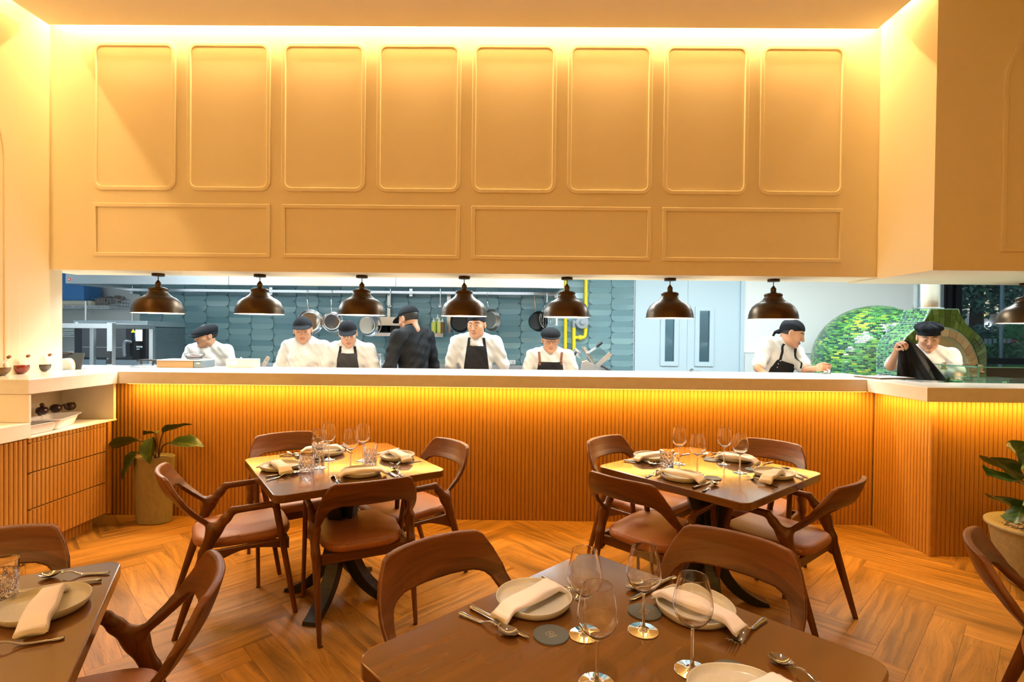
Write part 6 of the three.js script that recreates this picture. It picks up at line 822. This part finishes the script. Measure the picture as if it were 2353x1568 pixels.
person({ label: 'cook in a white jacket and dark flat cap looking aside by the scale', px: [474, 772], z: -5.35, head: [-0.75, 0.08, 0.0], lean: [0.10, 0], yaw: 0.08, cap: 'flat', sleeve: 'long', emblem: 1, armL: { elbow: [0.26, 1.10, 0.0], wrist: [0.20, 0.98, 0.24] }, armR: { elbow: [-0.27, 1.11, 0.05], wrist: [-0.22, 0.96, 0.27] } });
person({ label: 'cook in a white jacket and dark baseball cap, without apron, looking down', px: [696, 760], z: -5.05, head: [0.38, 0.10, 0.03], lean: [0.06, 0], yaw: -0.08, cap: 'baseball', sleeve: 'roll', emblem: 1, fat: 0.008, armL: { elbow: [0.25, 1.08, 0.02], wrist: [0.18, 0.98, 0.25] }, armR: { elbow: [-0.275, 1.10, 0.03], wrist: [-0.19, 0.99, 0.26] } });
person({ label: 'cook with glasses, dark baseball cap and pinstriped apron bowing over the pass', px: [800, 768], z: -5.0, head: [0.25, 0.16, 0.05], lean: [0.16, 0], yaw: 0.05, cap: 'baseball', glasses: 'steel', sleeve: 'roll', apron: { top: 1.36, w: 0.09, stripe: 1 }, armL: { elbow: [0.27, 1.09, 0.04], wrist: [0.24, 0.97, 0.26] }, armR: { elbow: [-0.26, 1.10, 0.04], wrist: [-0.15, 0.98, 0.27] } });
person({ label: 'cook in a black jacket and black cap turned away toward the grill', px: [939, 735], z: -5.3, head: [0.15, 0.30, 0], lean: [0.10, 0], yaw: -2.25, cap: 'baseball', black: 1, sleeve: 'roll', armL: { elbow: [0.26, 1.10, 0.02], wrist: [0.20, 1.02, 0.22] }, armR: { elbow: [-0.26, 1.09, 0.02], wrist: [-0.2, 1.0, 0.22] } });
person({ label: 'slim cook in a black bandana and dark apron glancing at the room', px: [1095, 748], z: -5.1, head: [-0.34, 0.06, 0.04], lean: [0.04, 0], yaw: 0.12, cap: 'bandana', eyes: 1, sleeve: 'short', apron: { top: 1.355, w: 0.09 }, armL: { elbow: [0.275, 1.11, -0.02], wrist: [0.245, 0.93, 0.12] }, armR: { elbow: [-0.25, 1.11, -0.04], wrist: [-0.20, 0.90, 0.03] } });
person({ label: 'cook with round glasses, newsboy cap and leather-strapped apron', px: [1265, 783], z: -5.05, head: [0.04, 0.06, 0], lean: [0.10, 0], yaw: -0.02, cap: 'newsboy', glasses: 'dark', sleeve: 'long', apron: { top: 1.33, w: 0.12, leather: 1, wide: 1 }, armL: { elbow: [0.27, 1.10, 0.03], wrist: [0.19, 1.0, 0.27] }, armR: { elbow: [-0.27, 1.10, 0.03], wrist: [-0.19, 1.0, 0.27] } });
person({ label: 'cook in a knotted black bandana leaning and reaching along the pass', px: [1820, 766], z: -5.05, head: [0.85, 0.05, 0.0], lean: [0.22, -0.26], yaw: 0.2, cap: 'bandana', eyes: 1, fat: 0.012, sleeve: 'short', apron: { top: 1.275, w: 0.10, studs: 1 }, armL: { elbowW: P(1853, 852, -4.93), wristW: P(1878, 846, -4.74), hand: 'grip', roll: 1.5 }, armR: { elbowW: P(1742, 846, -4.95), wristW: P(1775, 880, -4.82) } });
person({ label: 'cook in a soft black cap shaking out a black cloth by the oven', px: [2133, 777], z: -4.75, head: [-0.08, 0.16, -0.02], lean: [0.10, 0.03], yaw: -0.42, cap: 'soft', sleeve: 'short', emblem: 1, fat: 0.008, armR: { elbowW: P(2046, 842, -4.58), wristW: P(2062, 803, -4.42), hand: 'grip', roll: 2.6 }, armL: { elbowW: P(2200, 862, -4.62), wristW: P(2206, 880, -4.42), hand: 'relaxed' } });
// cup held by the leaning cook, black cloth
{ const p = atZ(1894, 853, -4.70); solo('cup', lathe([[0, 0], [0.030, 0], [0.032, 0.003], [0.034, 0.075], [0.0325, 0.075], [0.030, 0.006], [0, 0.005]], 28), GLASSS, 'clear plastic cup held at the pass by the leaning cook', 'cup', [p.x + 0.01, CT + 0.001, -4.68]); }
{
  const n = 36, m = 26, Pp = [], I = [], a0 = [2066, 785], a1 = [2060, 872], b0 = [2098, 787], b1 = [2178, 876];
  for (const side of [0, 1]) for (let i = 0; i <= m; i++) for (let k = 0; k <= n; k++) { const t = i / m, u = k / n, x = lerp(lerp(a0[0], a1[0], t), lerp(b0[0], b1[0], t ** 0.9), u), y = lerp(lerp(a0[1], a1[1], t), lerp(b0[1], b1[1], t), u) - 3 * Math.sin(u * PI) * (1 - t), fold = 0.035 * Math.sin(u * 11 + t * 1.5) * (0.25 + t * 0.75) + 0.015 * Math.sin(u * 23 - t * 3) * t, z = -4.40 + 0.03 * (1 - t) + 0.25 * t * t * u + fold * 0.8 - side * 0.006; const v = atZ(x, y, z); Pp.push(v.x, v.y, v.z); }
  const S = (n + 1) * (m + 1); for (let i = 0; i < m; i++) for (let k = 0; k < n; k++) { const a = i * (n + 1) + k; I.push(a, a + n + 1, a + 1, a + 1, a + n + 1, a + n + 2); I.push(S + a, S + a + 1, S + a + n + 1, S + a + 1, S + a + n + 2, S + a + n + 1); }
  const edge = (a, b) => I.push(a, b, S + a, b, S + b, S + a); for (let k = 0; k < n; k++) { edge(k, k + 1); edge(m * (n + 1) + k + 1, m * (n + 1) + k); } for (let i = 0; i < m; i++) { edge((i + 1) * (n + 1), i * (n + 1)); edge(i * (n + 1) + n, (i + 1) * (n + 1) + n); }
  const g = new THREE.BufferGeometry(); g.setAttribute('position', new THREE.Float32BufferAttribute(Pp, 3)); g.setIndex(I); g.computeVertexNormals(); solo('black_cloth', planarUV(g), BLACKC, 'black cloth hanging in folds from the raised hand of the cook by the oven', 'cloth');
}
// ---------------------------------------------------------------- mosaic pizza oven
{
  const zf = -5.3, X0 = atZ(2170, 780, zf).x, zb = -5.66, DZ = -6.32, t = thing('pizza_oven', 'domed pizza oven clad in green mosaic with a brick arch mouth', 'pizza oven', [X0, 0, 0]), R = rng(21);
  const GROUT = mat([0.30, 0.42, 0.34], 0.6), BRICK = mat([0.46, 0.30, 0.15], 0.8, 0, { map: rep(potTex, 4, 4) }), SOOT = mat([0.05, 0.03, 0.02], 0.95);
  const outline = [[0.425, 0.95], [0.424, 1.36], [0.405, 1.455], [0.36, 1.525], [0.29, 1.585], [0.225, 1.635], [0.18, 1.69], [0.155, 1.76], [0.142, 1.795]];
  const full = [...outline.map(([a, b]) => [a, b]), ...outline.slice().reverse().map(([a, b]) => [-a, b])];
  const HY = 1.10, RX = 0.268, RY = 0.40, arcPt = (q, rx, ry) => [rx * Math.cos(q), HY + 0.02 + ry * Math.sin(q)];
  const s = poly(full), hole = new THREE.Path(); for (let i = 0; i <= 30; i++) { const [a, b] = arcPt(PI * i / 30, RX, RY); i ? hole.lineTo(a, b) : hole.moveTo(a, b); } hole.lineTo(-RX, HY); hole.lineTo(RX, HY); s.holes.push(hole);
  part(t, 'mouth_body', planarUV(xf(extrude(s, zf - zb - 0.012, 0.002), { p: [0, 0, zb] })), GROUT);
  // dome shell behind the mouth
  const yc = 1.22, rx = 0.66, ry = 0.66; const prof = []; for (let i = 0; i <= 40; i++) prof.push([rx, yc * i / 40]); for (let i = 1; i <= 20; i++) { const q = PI / 2 * i / 20; prof.push([rx * Math.cos(q), yc + ry * Math.sin(q)]); }
  const mouth = (x, y, z) => Math.abs(x) < 0.27 && y > 1.06 && y < 1.56 && z > DZ + 0.30, dg = xf(lathe(prof, 72), { p: [0, 0, DZ] }).toNonIndexed(); { const p = dg.attributes.position, keep = []; for (let i = 0; i < p.count; i += 3) { if (!mouth((p.getX(i) + p.getX(i + 1) + p.getX(i + 2)) / 3, (p.getY(i) + p.getY(i + 1) + p.getY(i + 2)) / 3, (p.getZ(i) + p.getZ(i + 1) + p.getZ(i + 2)) / 3)) keep.push(i, i + 1, i + 2); } dg.setIndex(keep); }
  part(t, 'dome', dg.toNonIndexed(), GROUT);
  const tw = 0.052, th = 0.0205, pal = [[0.020, 0.085, 0.035], [0.035, 0.16, 0.045], [0.06, 0.26, 0.07], [0.10, 0.34, 0.06], [0.02, 0.10, 0.085], [0.18, 0.40, 0.06], [0.42, 0.52, 0.05], [0.015, 0.055, 0.04]], list = [];
  const rows = []; for (let y = 0.80; y < yc; y += th) rows.push([rx, y, 0]); for (let q = th / ry / 2; q < PI / 2 - 0.03; q += th / ry) rows.push([rx * Math.cos(q), yc + ry * Math.sin(q), q]);
  rows.forEach(([r, y, q], j) => { const n = Math.max(6, Math.floor(2 * PI * r / tw)); for (let i = 0; i < n; i++) { const a = (i + (j % 2) * 0.5) / n * 2 * PI; if (!mouth(r * Math.sin(a), y, DZ + r * Math.cos(a))) list.push([r * Math.sin(a), y, DZ + r * Math.cos(a), a, q, vnoise(a * 5, y * 7, 4)]); } });
  const side = (sgn) => { for (let k = 0; k + 1 < outline.length; k++) { const [a0, b0] = outline[k], [a1, b1] = outline[k + 1], L = Math.hypot(a1 - a0, b1 - b0), n = Math.max(1, Math.round(L / th)); for (let i = 0; i < n; i++) { const q = (i + 0.5) / n, ang = Math.atan2(a0 - a1, b1 - b0); for (let m = 0; m < 6; m++) list.push([sgn * lerp(a0, a1, q), lerp(b0, b1, q), zb + (m + 0.5 + (i % 2) * 0.25) * 0.055, sgn * PI / 2, ang, R() * 0.5]); } } }; side(-1); side(1);
  const im = new THREE.InstancedMesh(planarUV(new RoundedBoxGeometry(tw - 0.004, th - 0.0035, 0.008, 1, 0.0015)), mat([1, 1, 1], 0.12, 0, { clearcoat: 0.5, clearcoatRoughness: 0.05 }), list.length), M4 = new THREE.Matrix4(), E = new THREE.Euler(), q4 = new THREE.Quaternion(), col = new THREE.Color();
  list.forEach(([x, y, z, a, q, nz], i) => { E.set(-q + (R() - 0.5) * 0.05, a + (R() - 0.5) * 0.06, 0, 'YXZ'); M4.compose(V3(x, y, z), q4.setFromEuler(E), V3(1, 1, 1)); im.setMatrixAt(i, M4); const u = R() * 0.75 + nz * 0.5, k = u > 1.02 ? 6 : u > 0.88 ? 5 : Math.floor(R() * 5) === 4 ? (R() < 0.5 ? 7 : 4) : Math.floor(R() * 4); const v = 0.75 + 0.5 * R(); col.setRGB(pal[k][0] * v, pal[k][1] * v, pal[k][2] * v); im.setColorAt(i, col); });
  im.name = 'mosaic_tiles'; im.userData.kind = 'stuff'; setShadow(im); t.add(im);
  // face tiles between the brick ring and the outline, each its own piece
  const hit = q => { const c = [0, HY + 0.02], d = [Math.cos(q), Math.sin(q)]; let best = 0.3; for (let i = 0; i < full.length; i++) { const [ax, ay] = full[i], [bx, by] = full[(i + 1) % full.length], ex = bx - ax, ey = by - ay, den = d[0] * ey - d[1] * ex; if (Math.abs(den) < 1e-9) continue; const tt = ((ax - c[0]) * ey - (ay - c[1]) * ex) / den, uu = ((ax - c[0]) * d[1] - (ay - c[1]) * d[0]) / den; if (tt > 0 && uu >= 0 && uu <= 1) best = Math.max(best, tt); } return best; };
  const quad = (p, z0, z1) => { const c = p.reduce((a, v) => [a[0] + v[0] / 4, a[1] + v[1] / 4], [0, 0]), q = p.map(v => { const dx = c[0] - v[0], dy = c[1] - v[1], L = Math.hypot(dx, dy); return [v[0] + dx / L * 0.003, v[1] + dy / L * 0.003]; }); return planarUV(xf(extrude(poly(q), z1 - z0, 0), { p: [0, 0, z0] })); };
  const GM = [[0.05, 0.085, 0.012], [0.075, 0.12, 0.018], [0.035, 0.06, 0.010], [0.10, 0.14, 0.03]].map(c => mat(c, 0.15)), BM = [[0.50, 0.32, 0.15], [0.44, 0.27, 0.12], [0.55, 0.37, 0.18]].map(c => mat(c, 0.85, 0, { map: rep(potTex, 4, 4) }));
  const ell = (q, k) => { const a = RX + k, b = RY + k; return 1 / Math.hypot(Math.cos(q) / a, Math.sin(q) / b); }, P2 = (q, r) => [r * Math.cos(q), HY + 0.02 + r * Math.sin(q)], N = 34;
  for (let i = 0; i < N; i++) { const a = PI * i / N, b = PI * (i + 1) / N, in0 = ell(a, 0.095), in1 = ell(b, 0.095), o0 = hit(a), o1 = hit(b), nb = Math.max(1, Math.round(((o0 + o1) / 2 - (in0 + in1) / 2) / 0.075)); for (let k = 0; k < nb; k++) { const r = (x0, x1, f) => lerp(x0, x1, f); part(t, 'face_tile', quad([P2(a, r(in0, o0, k / nb)), P2(a, r(in0, o0, (k + 1) / nb)), P2(b, r(in1, o1, (k + 1) / nb)), P2(b, r(in1, o1, k / nb))], zf - 0.010, zf), GM[Math.floor(R() * 4)]); } }
  for (let i = 0; i < 17; i++) { const a = PI * i / 17, b = PI * (i + 1) / 17; part(t, 'arch_brick', quad([P2(a, ell(a, 0.002)), P2(a, ell(a, 0.08)), P2(b, ell(b, 0.08)), P2(b, ell(b, 0.002))], zf - 0.05, zf + 0.006), BM[i % 3]); }
  const tun = new THREE.CylinderGeometry(1, 1, 0.9, 30, 1, true, 0, 2 * PI); part(t, 'chamber', xf(tun, { r: [PI / 2, 0, 0], s: [RX, 1, RY], p: [0, HY + 0.02, zf - 0.47] }), mat([0.035, 0.018, 0.010], 0.95, 0, { side: THREE.DoubleSide })); part(t, 'chamber_wall', box(0.7, 0.8, 0.04, 0, 0.95, zf - 0.95), SOOT); part(t, 'hearth', box(2 * RX + 0.16, 0.05, 1.1, 0, HY - 0.05, zf - 0.5), BRICK); part(t, 'base', box(0.85, HY - 0.06, 0.34, 0, 0, zf - 0.18), GROUT);
  const fl = thing('oven_fire', 'small orange flame burning inside the oven mouth', 'fire', [X0 - 0.12, HY + 0.001, zf - 0.6]); const FC = new THREE.Color().setRGB(1, 0.36, 0.06);
  part(fl, 'flame', (() => { const g = lathe([[0, 0], [0.05, 0.01], [0.06, 0.05], [0.04, 0.12], [0.012, 0.19], [0, 0.21]], 18); return g; })(), glow(FC, 4)); part(fl, 'log', xf(cyl(0.03, 0.03, 0.26, 0, -0.13, 0, 10), { r: [0, 0.4, PI / 2], p: [0, 0.03, 0.06] }), SOOT); const pl = new THREE.PointLight(FC, 0.5, 0, 2); pl.position.set(0, 0.1, 0); pl.castShadow = true; fl.add(pl);
  const fp = thing('oven_flue', 'shiny steel flue pipe rising from the pizza oven', 'flue', [X0 - 0.03, 1.798, -5.48]); part(fp, 'pipe', cyl(0.125, 0.125, 0.96, 0, 0, 0, 40), mat([0.70, 0.71, 0.72], 0.22, 1, { roughnessMap: brushTex })); part(fp, 'collar', xf(new THREE.TorusGeometry(0.127, 0.006, 8, 40), { r: [PI / 2, 0, 0], p: [0, 0.012, 0] }), STEEL);
}
// ---------------------------------------------------------------- glass guard, cold pans and menu at the right of the pass
{
  const b = thing('prep_counter', 'steel prep counter behind the projecting stone top', 'worktable', [3.08, 0, -4.4]); part(b, 'body', span(0.0, 2.2, 0, 1.10, -0.08, 0.27), STEEL); part(b, 'top', span(-0.01, 2.2, 1.10, 1.115, -0.09, 0.50, 0.003), STEEL);
  const GP = mat([0.78, 0.92, 0.86], 0.03, 0, { transmission: 1, thickness: 0, ior: 1.5 }), z0 = -3.97, z1 = -4.36, x0 = atZ(2246, 860, z0).x, x1 = 5.2, yt = atZ(2300, 846, z0).y, t = thing('glass_guard', 'low frameless glass guard with metal clips on the prep counter', 'glass guard', [x0, 1.116, 0]), h = yt - 1.116, w = x1 - x0, EDGE = mat([0.10, 0.30, 0.24], 0.1);
  part(t, 'front_pane', span(0, w, 0, h, z0 - 0.004, z0 + 0.004), GP); part(t, 'top_pane', span(-0.03, w, h + 0.002, h + 0.010, z1, z0 + 0.03), GP); part(t, 'end_pane', span(0, 0.008, 0, h, z1 + 0.02, z0 - 0.005), GP); part(t, 'pane_edge', span(-0.03, w, h + 0.002, h + 0.010, z0 + 0.0305, z0 + 0.0325), EDGE); part(t, 'pane_edge', span(-0.0325, -0.0305, h + 0.002, h + 0.010, z1, z0 + 0.03), EDGE); part(t, 'pane_edge', span(-0.001, 0.009, 0, h, z0 + 0.0045, z0 + 0.0065), EDGE);
  for (const [x, z] of [[0.03, z0 - 0.01], [0.03, z1 + 0.04], [0.55, z0 - 0.01], [1.1, z0 - 0.01]]) part(t, 'clip', merge([box(0.028, 0.03, 0.014, x, h - 0.026, z), box(0.02, 0.012, 0.02, x, h + 0.0105, z), box(0.034, 0.008, 0.03, x, h - 0.034, z + 0.002)]), mat([0.80, 0.74, 0.70], 0.25, 1));
  const pz = -4.15, p = atZ(2262, 880, pz), f = thing('food_pan', 'clear plastic food pan with a wide rim and a small label', 'food pan', [p.x, 1.1155, pz]), CP = mat([0.86, 0.93, 0.93], 0.05, 0, { transmission: 1, thickness: 0, ior: 1.45 }); const sh = rrect(0.33, 0.19, 0.02); sh.holes.push(new THREE.Path(rrect(0.27, 0.14, 0.015).getPoints(6).reverse())); part(f, 'rim', xf(planarUV(extrude(sh, 0.004, 0.001)), { r: [-PI / 2, 0, 0], p: [0, 0.082, 0] }), CP); const wl = rrect(0.275, 0.145, 0.018); wl.holes.push(new THREE.Path(rrect(0.269, 0.139, 0.015).getPoints(6).reverse())); part(f, 'wall', xf(planarUV(extrude(wl, 0.08, 0)), { r: [-PI / 2, 0, 0], p: [0, 0.002, 0] }), CP); part(f, 'label_tag', box(0.03, 0.022, 0.001, 0.09, 0.04, 0.0735), PLASTICW); part(f, 'tag_line', box(0.02, 0.004, 0.0004, 0.09, 0.05, 0.0745), mat([0.25, 0.25, 0.25], 0.6));
  const g = atZ(2196, 881, -4.2); const q = thing('herb_tub', 'small green-lidded tub with leafy herbs beside the cook', 'tub', [g.x, 1.1155, -4.2]); part(q, 'tub', cyl(0.035, 0.04, 0.045, 0, 0, 0, 20), PLASTICW); part(q, 'lid', cyl(0.043, 0.043, 0.010, 0, 0.0455, 0, 24), mat([0.03, 0.35, 0.16], 0.4)); const hb = []; for (let i = 0; i < 16; i++) hb.push(xf(new THREE.CircleGeometry(0.016, 6), { p: [-0.055 + 0.03 * (R2() - 0.5), 0.03 + 0.05 * R2(), 0.03 * (R2() - 0.5)], r: [R2() * 3, R2() * 3, R2()] })); part(q, 'herbs', merge(hb), mat([0.08, 0.22, 0.04], 0.6, 0, { side: THREE.DoubleSide })).userData.kind = 'stuff';
  const m0 = atY(2031, 869, CT), mn = thing('menu_board', 'flat clipboard menu lying on the counter by the corner', 'menu', [m0.x, CT + 0.001, m0.z], 0.25); part(mn, 'board', box(0.34, 0.009, 0.24, 0, 0, 0, 0.002), mat([0.13, 0.075, 0.045], 0.6)); part(mn, 'paper', box(0.30, 0.0012, 0.20, 0, 0.0095, 0), mat([0.70, 0.70, 0.68], 0.7)); part(mn, 'clip', box(0.09, 0.012, 0.02, 0.10, 0.009, -0.105, 0.003), STEELD);
}
function R2() { return (R2.r ??= rng(77))(); }
// ---------------------------------------------------------------- street window and what lies beyond
{
  const BK = mat([0.012, 0.013, 0.015], 0.35, 0.2), xa = XWIN - 0.33, z = ZB;
  const w = struct('window_1', merge([span(xa, xa + 0.07, 0, 2.76, z - 0.1, z + 0.05), span(xa + 0.10, xa + 0.17, 0, 2.76, z - 0.08, z + 0.03), span(xa + 0.20, xa + 0.28, 0, 2.76, z - 0.1, z + 0.05), span(XWIN - 0.02, 9.3, 0, atZ(2300, 820, z).y - 0.02, z - 0.06, z + 0.03), span(XWIN - 0.02, 9.3, 2.7, 2.76, z - 0.06, z + 0.03)]), BK, 'tall black-framed street window at dusk');
  const zp = mat([0.85, 0.9, 0.92], 0.02, 0, { transmission: 1, thickness: 0, ior: 1.5 }); part(w, 'pane', span(XWIN - 0.05, 9.3, 0.9, 2.7, z - 0.02, z - 0.012), zp); part(w, 'jamb_fill', span(xa + 0.0, XWIN - 0.05, 0, 2.76, z - 0.11, z - 0.10), BK);
  struct('wall_street_right', span(9.3, 9.45, 0, 4.0, -7.4, -4.36), WHITEP); struct('ground_street', span(3, 30, -0.1, -0.02, -40, -7.4), mat([0.36, 0.36, 0.35], 0.8), 'street paving');
  const mp = atZ(2302, 700, -8.2); solo('pale_post', merge([cyl(0.025, 0.025, 3.6, 0, -0.02, 0, 12), cyl(0.05, 0.05, 0.1, 0, -0.02, 0, 12)]), mat([0.45, 0.55, 0.62], 0.4, 0.5), 'slim pale post standing outside the street window', 'post', [atZ(2302, 700, -8.2).x, 0, -8.2]);  // thin pale upright beyond the glass
  const R = rng(31), leafG = (() => { const g = new THREE.BufferGeometry(); g.setAttribute('position', new THREE.Float32BufferAttribute([0, 0, 0, 0.022, 0.012, 0.045, 0, 0.004, 0.10, -0.022, 0.012, 0.045], 3)); g.setIndex([0, 1, 2, 0, 2, 3]); g.computeVertexNormals(); return planarUV(g); })();
  function foliage(parent, n, pt, tint, size) { const im = new THREE.InstancedMesh(leafG, mat(tint, 0.45, 0, { side: THREE.DoubleSide }), n), m = new THREE.Matrix4(), c = new THREE.Color(); for (let i = 0; i < n; i++) { const p = pt(), k = size * (0.7 + 0.7 * R()); m.compose(V3(...p), new THREE.Quaternion().setFromEuler(new THREE.Euler(R() * 6, R() * 6, R() * 6)), V3(k, k, k)); im.setMatrixAt(i, m); const v = 0.5 + R(); c.setRGB(v, v, v); im.setColorAt(i, c); } im.name = 'leaves'; im.userData.kind = 'stuff'; setShadow(im); parent.add(im); }
  const h = thing('hedge', 'clipped leafy hedge in a black planter outside the window', 'hedge', [0, 0, 0]); const hz = -8.5, hy0 = atZ(2300, 822, hz).y, hy1 = atZ(2300, 790, hz).y; part(h, 'planter', span(5.6, 10.5, -0.02, hy0, hz - 0.25, hz + 0.25), BK); part(h, 'core', span(5.6, 10.5, hy0, hy1 - 0.06, hz - 0.2, hz + 0.18), mat([0.10, 0.33, 0.15], 0.9)); foliage(h, 2600, () => [5.6 + 4.9 * R(), hy0 + (hy1 - hy0) * (0.02 + R()), hz + 0.23 - 0.3 * R() * R()], [0.10, 0.33, 0.15], 0.8);
  const bush = thing('bush', 'rounded green bush beyond the hedge', 'bush', [0, 0, 0]), bc = atZ(2345, 770, -9.6); part(bush, 'core', xf(new THREE.SphereGeometry(0.30, 16, 12), { p: [bc.x, bc.y, -9.6], s: [1, 0.8, 1] }), mat([0.10, 0.32, 0.11], 0.9)); part(bush, 'trunk', cyl(0.05, 0.04, bc.y, bc.x, -0.02, -9.6, 8), STEM); foliage(bush, 500, () => { const a = R() * 6.28, b = Math.acos(2 * R() - 1); return [bc.x + 0.33 * Math.sin(b) * Math.cos(a), bc.y + 0.27 * Math.cos(b), -9.6 + 0.33 * Math.sin(b) * Math.sin(a)]; }, [0.10, 0.32, 0.11], 0.7);
  const lowb = thing('bush', 'pale low shrubs along the street beyond the hedge', 'bush', [0, 0, 0]); const lb = atZ(2265, 762, -10.4); part(lowb, 'core', span(lb.x - 0.6, lb.x + 0.45, -0.02, lb.y, -10.6, -10.3), mat([0.18, 0.36, 0.30], 0.9)); foliage(lowb, 500, () => [lb.x - 0.6 + 1.05 * R(), lb.y - 0.3 + 0.42 * R(), -10.3 + 0.1 * R()], [0.18, 0.36, 0.30], 0.9);
  const tr = thing('tree', 'leafy street tree hanging over the hedge at dusk', 'tree', [0, 0, 0]), tx = atZ(2262, 650, -11).x; part(tr, 'trunk', cyl(0.16, 0.1, 3.2, tx + 0.2, -0.02, -11.4, 10), STEM); foliage(tr, 3400, () => { const a = R() * 6.28, b = R(), r = 0.5 + 1.0 * Math.sqrt(b); const y = 2.25 + 1.5 * R(); return [tx + 0.25 + 2.0 * (R() - 0.5) + 0.3 * Math.sin(y * 9), y + 0.25 * Math.sin((tx + a) * 3), -11.3 + 0.8 * (R() - 0.5)]; }, [0.17, 0.32, 0.22], 1.5);
  const bd = thing('building', 'grey building with street lights across the street', 'building', [0, 0, 0]); part(bd, 'wall', span(5.5, 20, -0.02, 6, -16.3, -16), mat([0.46, 0.46, 0.45], 0.8)); const wn = (x0, y0, x1, y1, m, nm) => { const a = atZ(x0, y1, -15.9), b = atZ(x1, y0, -15.9); part(bd, nm, span(a.x, b.x, a.y, b.y, -16.0, -15.92), m); };
  wn(2240, 718, 2292, 760, mat([0.22, 0.22, 0.22], 0.7), 'shutter'); wn(2218, 720, 2239, 750, mat([0.75, 0.76, 0.76], 0.7), 'pale_panel'); wn(2294, 700, 2301, 758, mat([0.62, 0.68, 0.72], 0.6), 'column'); wn(2308, 740, 2320, 770, mat([0.03, 0.06, 0.12], 0.6), 'blue_door'); wn(2325, 738, 2353, 752, mat([0.20, 0.07, 0.03], 0.6), 'brick_panel');
  [[2245, 697, 0.035, [1, 0.85, 0.7]], [2259, 721, 0.035, [1, 0.8, 0.25]], [2314, 750, 0.03, [1, 0.4, 0.15]], [2314, 760, 0.03, [1, 0.4, 0.15]], [2326, 752, 0.025, [1, 0.7, 0.2]], [2272, 747, 0.02, [0.9, 0.95, 1]], [2256, 686, 0.05, [1, 0.75, 0.4]]].forEach(([x, y, r, c]) => { const p = atZ(x, y, -15.9), L = new THREE.Color().setRGB(...c); part(bd, 'street_light', xf(new THREE.SphereGeometry(r, 12, 8), { p: [p.x, p.y, -15.9] }), glow(L, 3)); const l = new THREE.PointLight(L, 0.6, 0, 2); l.position.set(p.x, p.y, -15.9); bd.add(l); });  // distant street lights, set against the building wall
  const pr = atZ(2325, 788, -9.1); const um = thing('parasol', 'small red parasol top beyond the hedge', 'parasol', [pr.x, 0, -9.1]); part(um, 'canopy', lathe([[0.13, pr.y - 0.03], [0.09, pr.y + 0.02], [0.03, pr.y + 0.055], [0, pr.y + 0.06]], 12), mat([0.55, 0.05, 0.02], 0.6, 0, { side: THREE.DoubleSide })); part(um, 'pole', cyl(0.012, 0.012, pr.y, 0, -0.02, 0, 8), STEELD);
  for (const [i, x] of [2266, 2275, 2287, 2308, 2319].entries()) { const a = atZ(x, 776, -9.0), b = atZ(x, 793, -9.0); solo('bollard', cyl(0.022, 0.022, a.y, 0, -0.02, 0, 10), mat([0.55, 0.62, 0.66], 0.5), 'white roadside bollard behind the hedge', 'bollard', [a.x, 0, -9.0], 0, 'white bollards behind the hedge'); }
}
renderer.render(scene, camera);
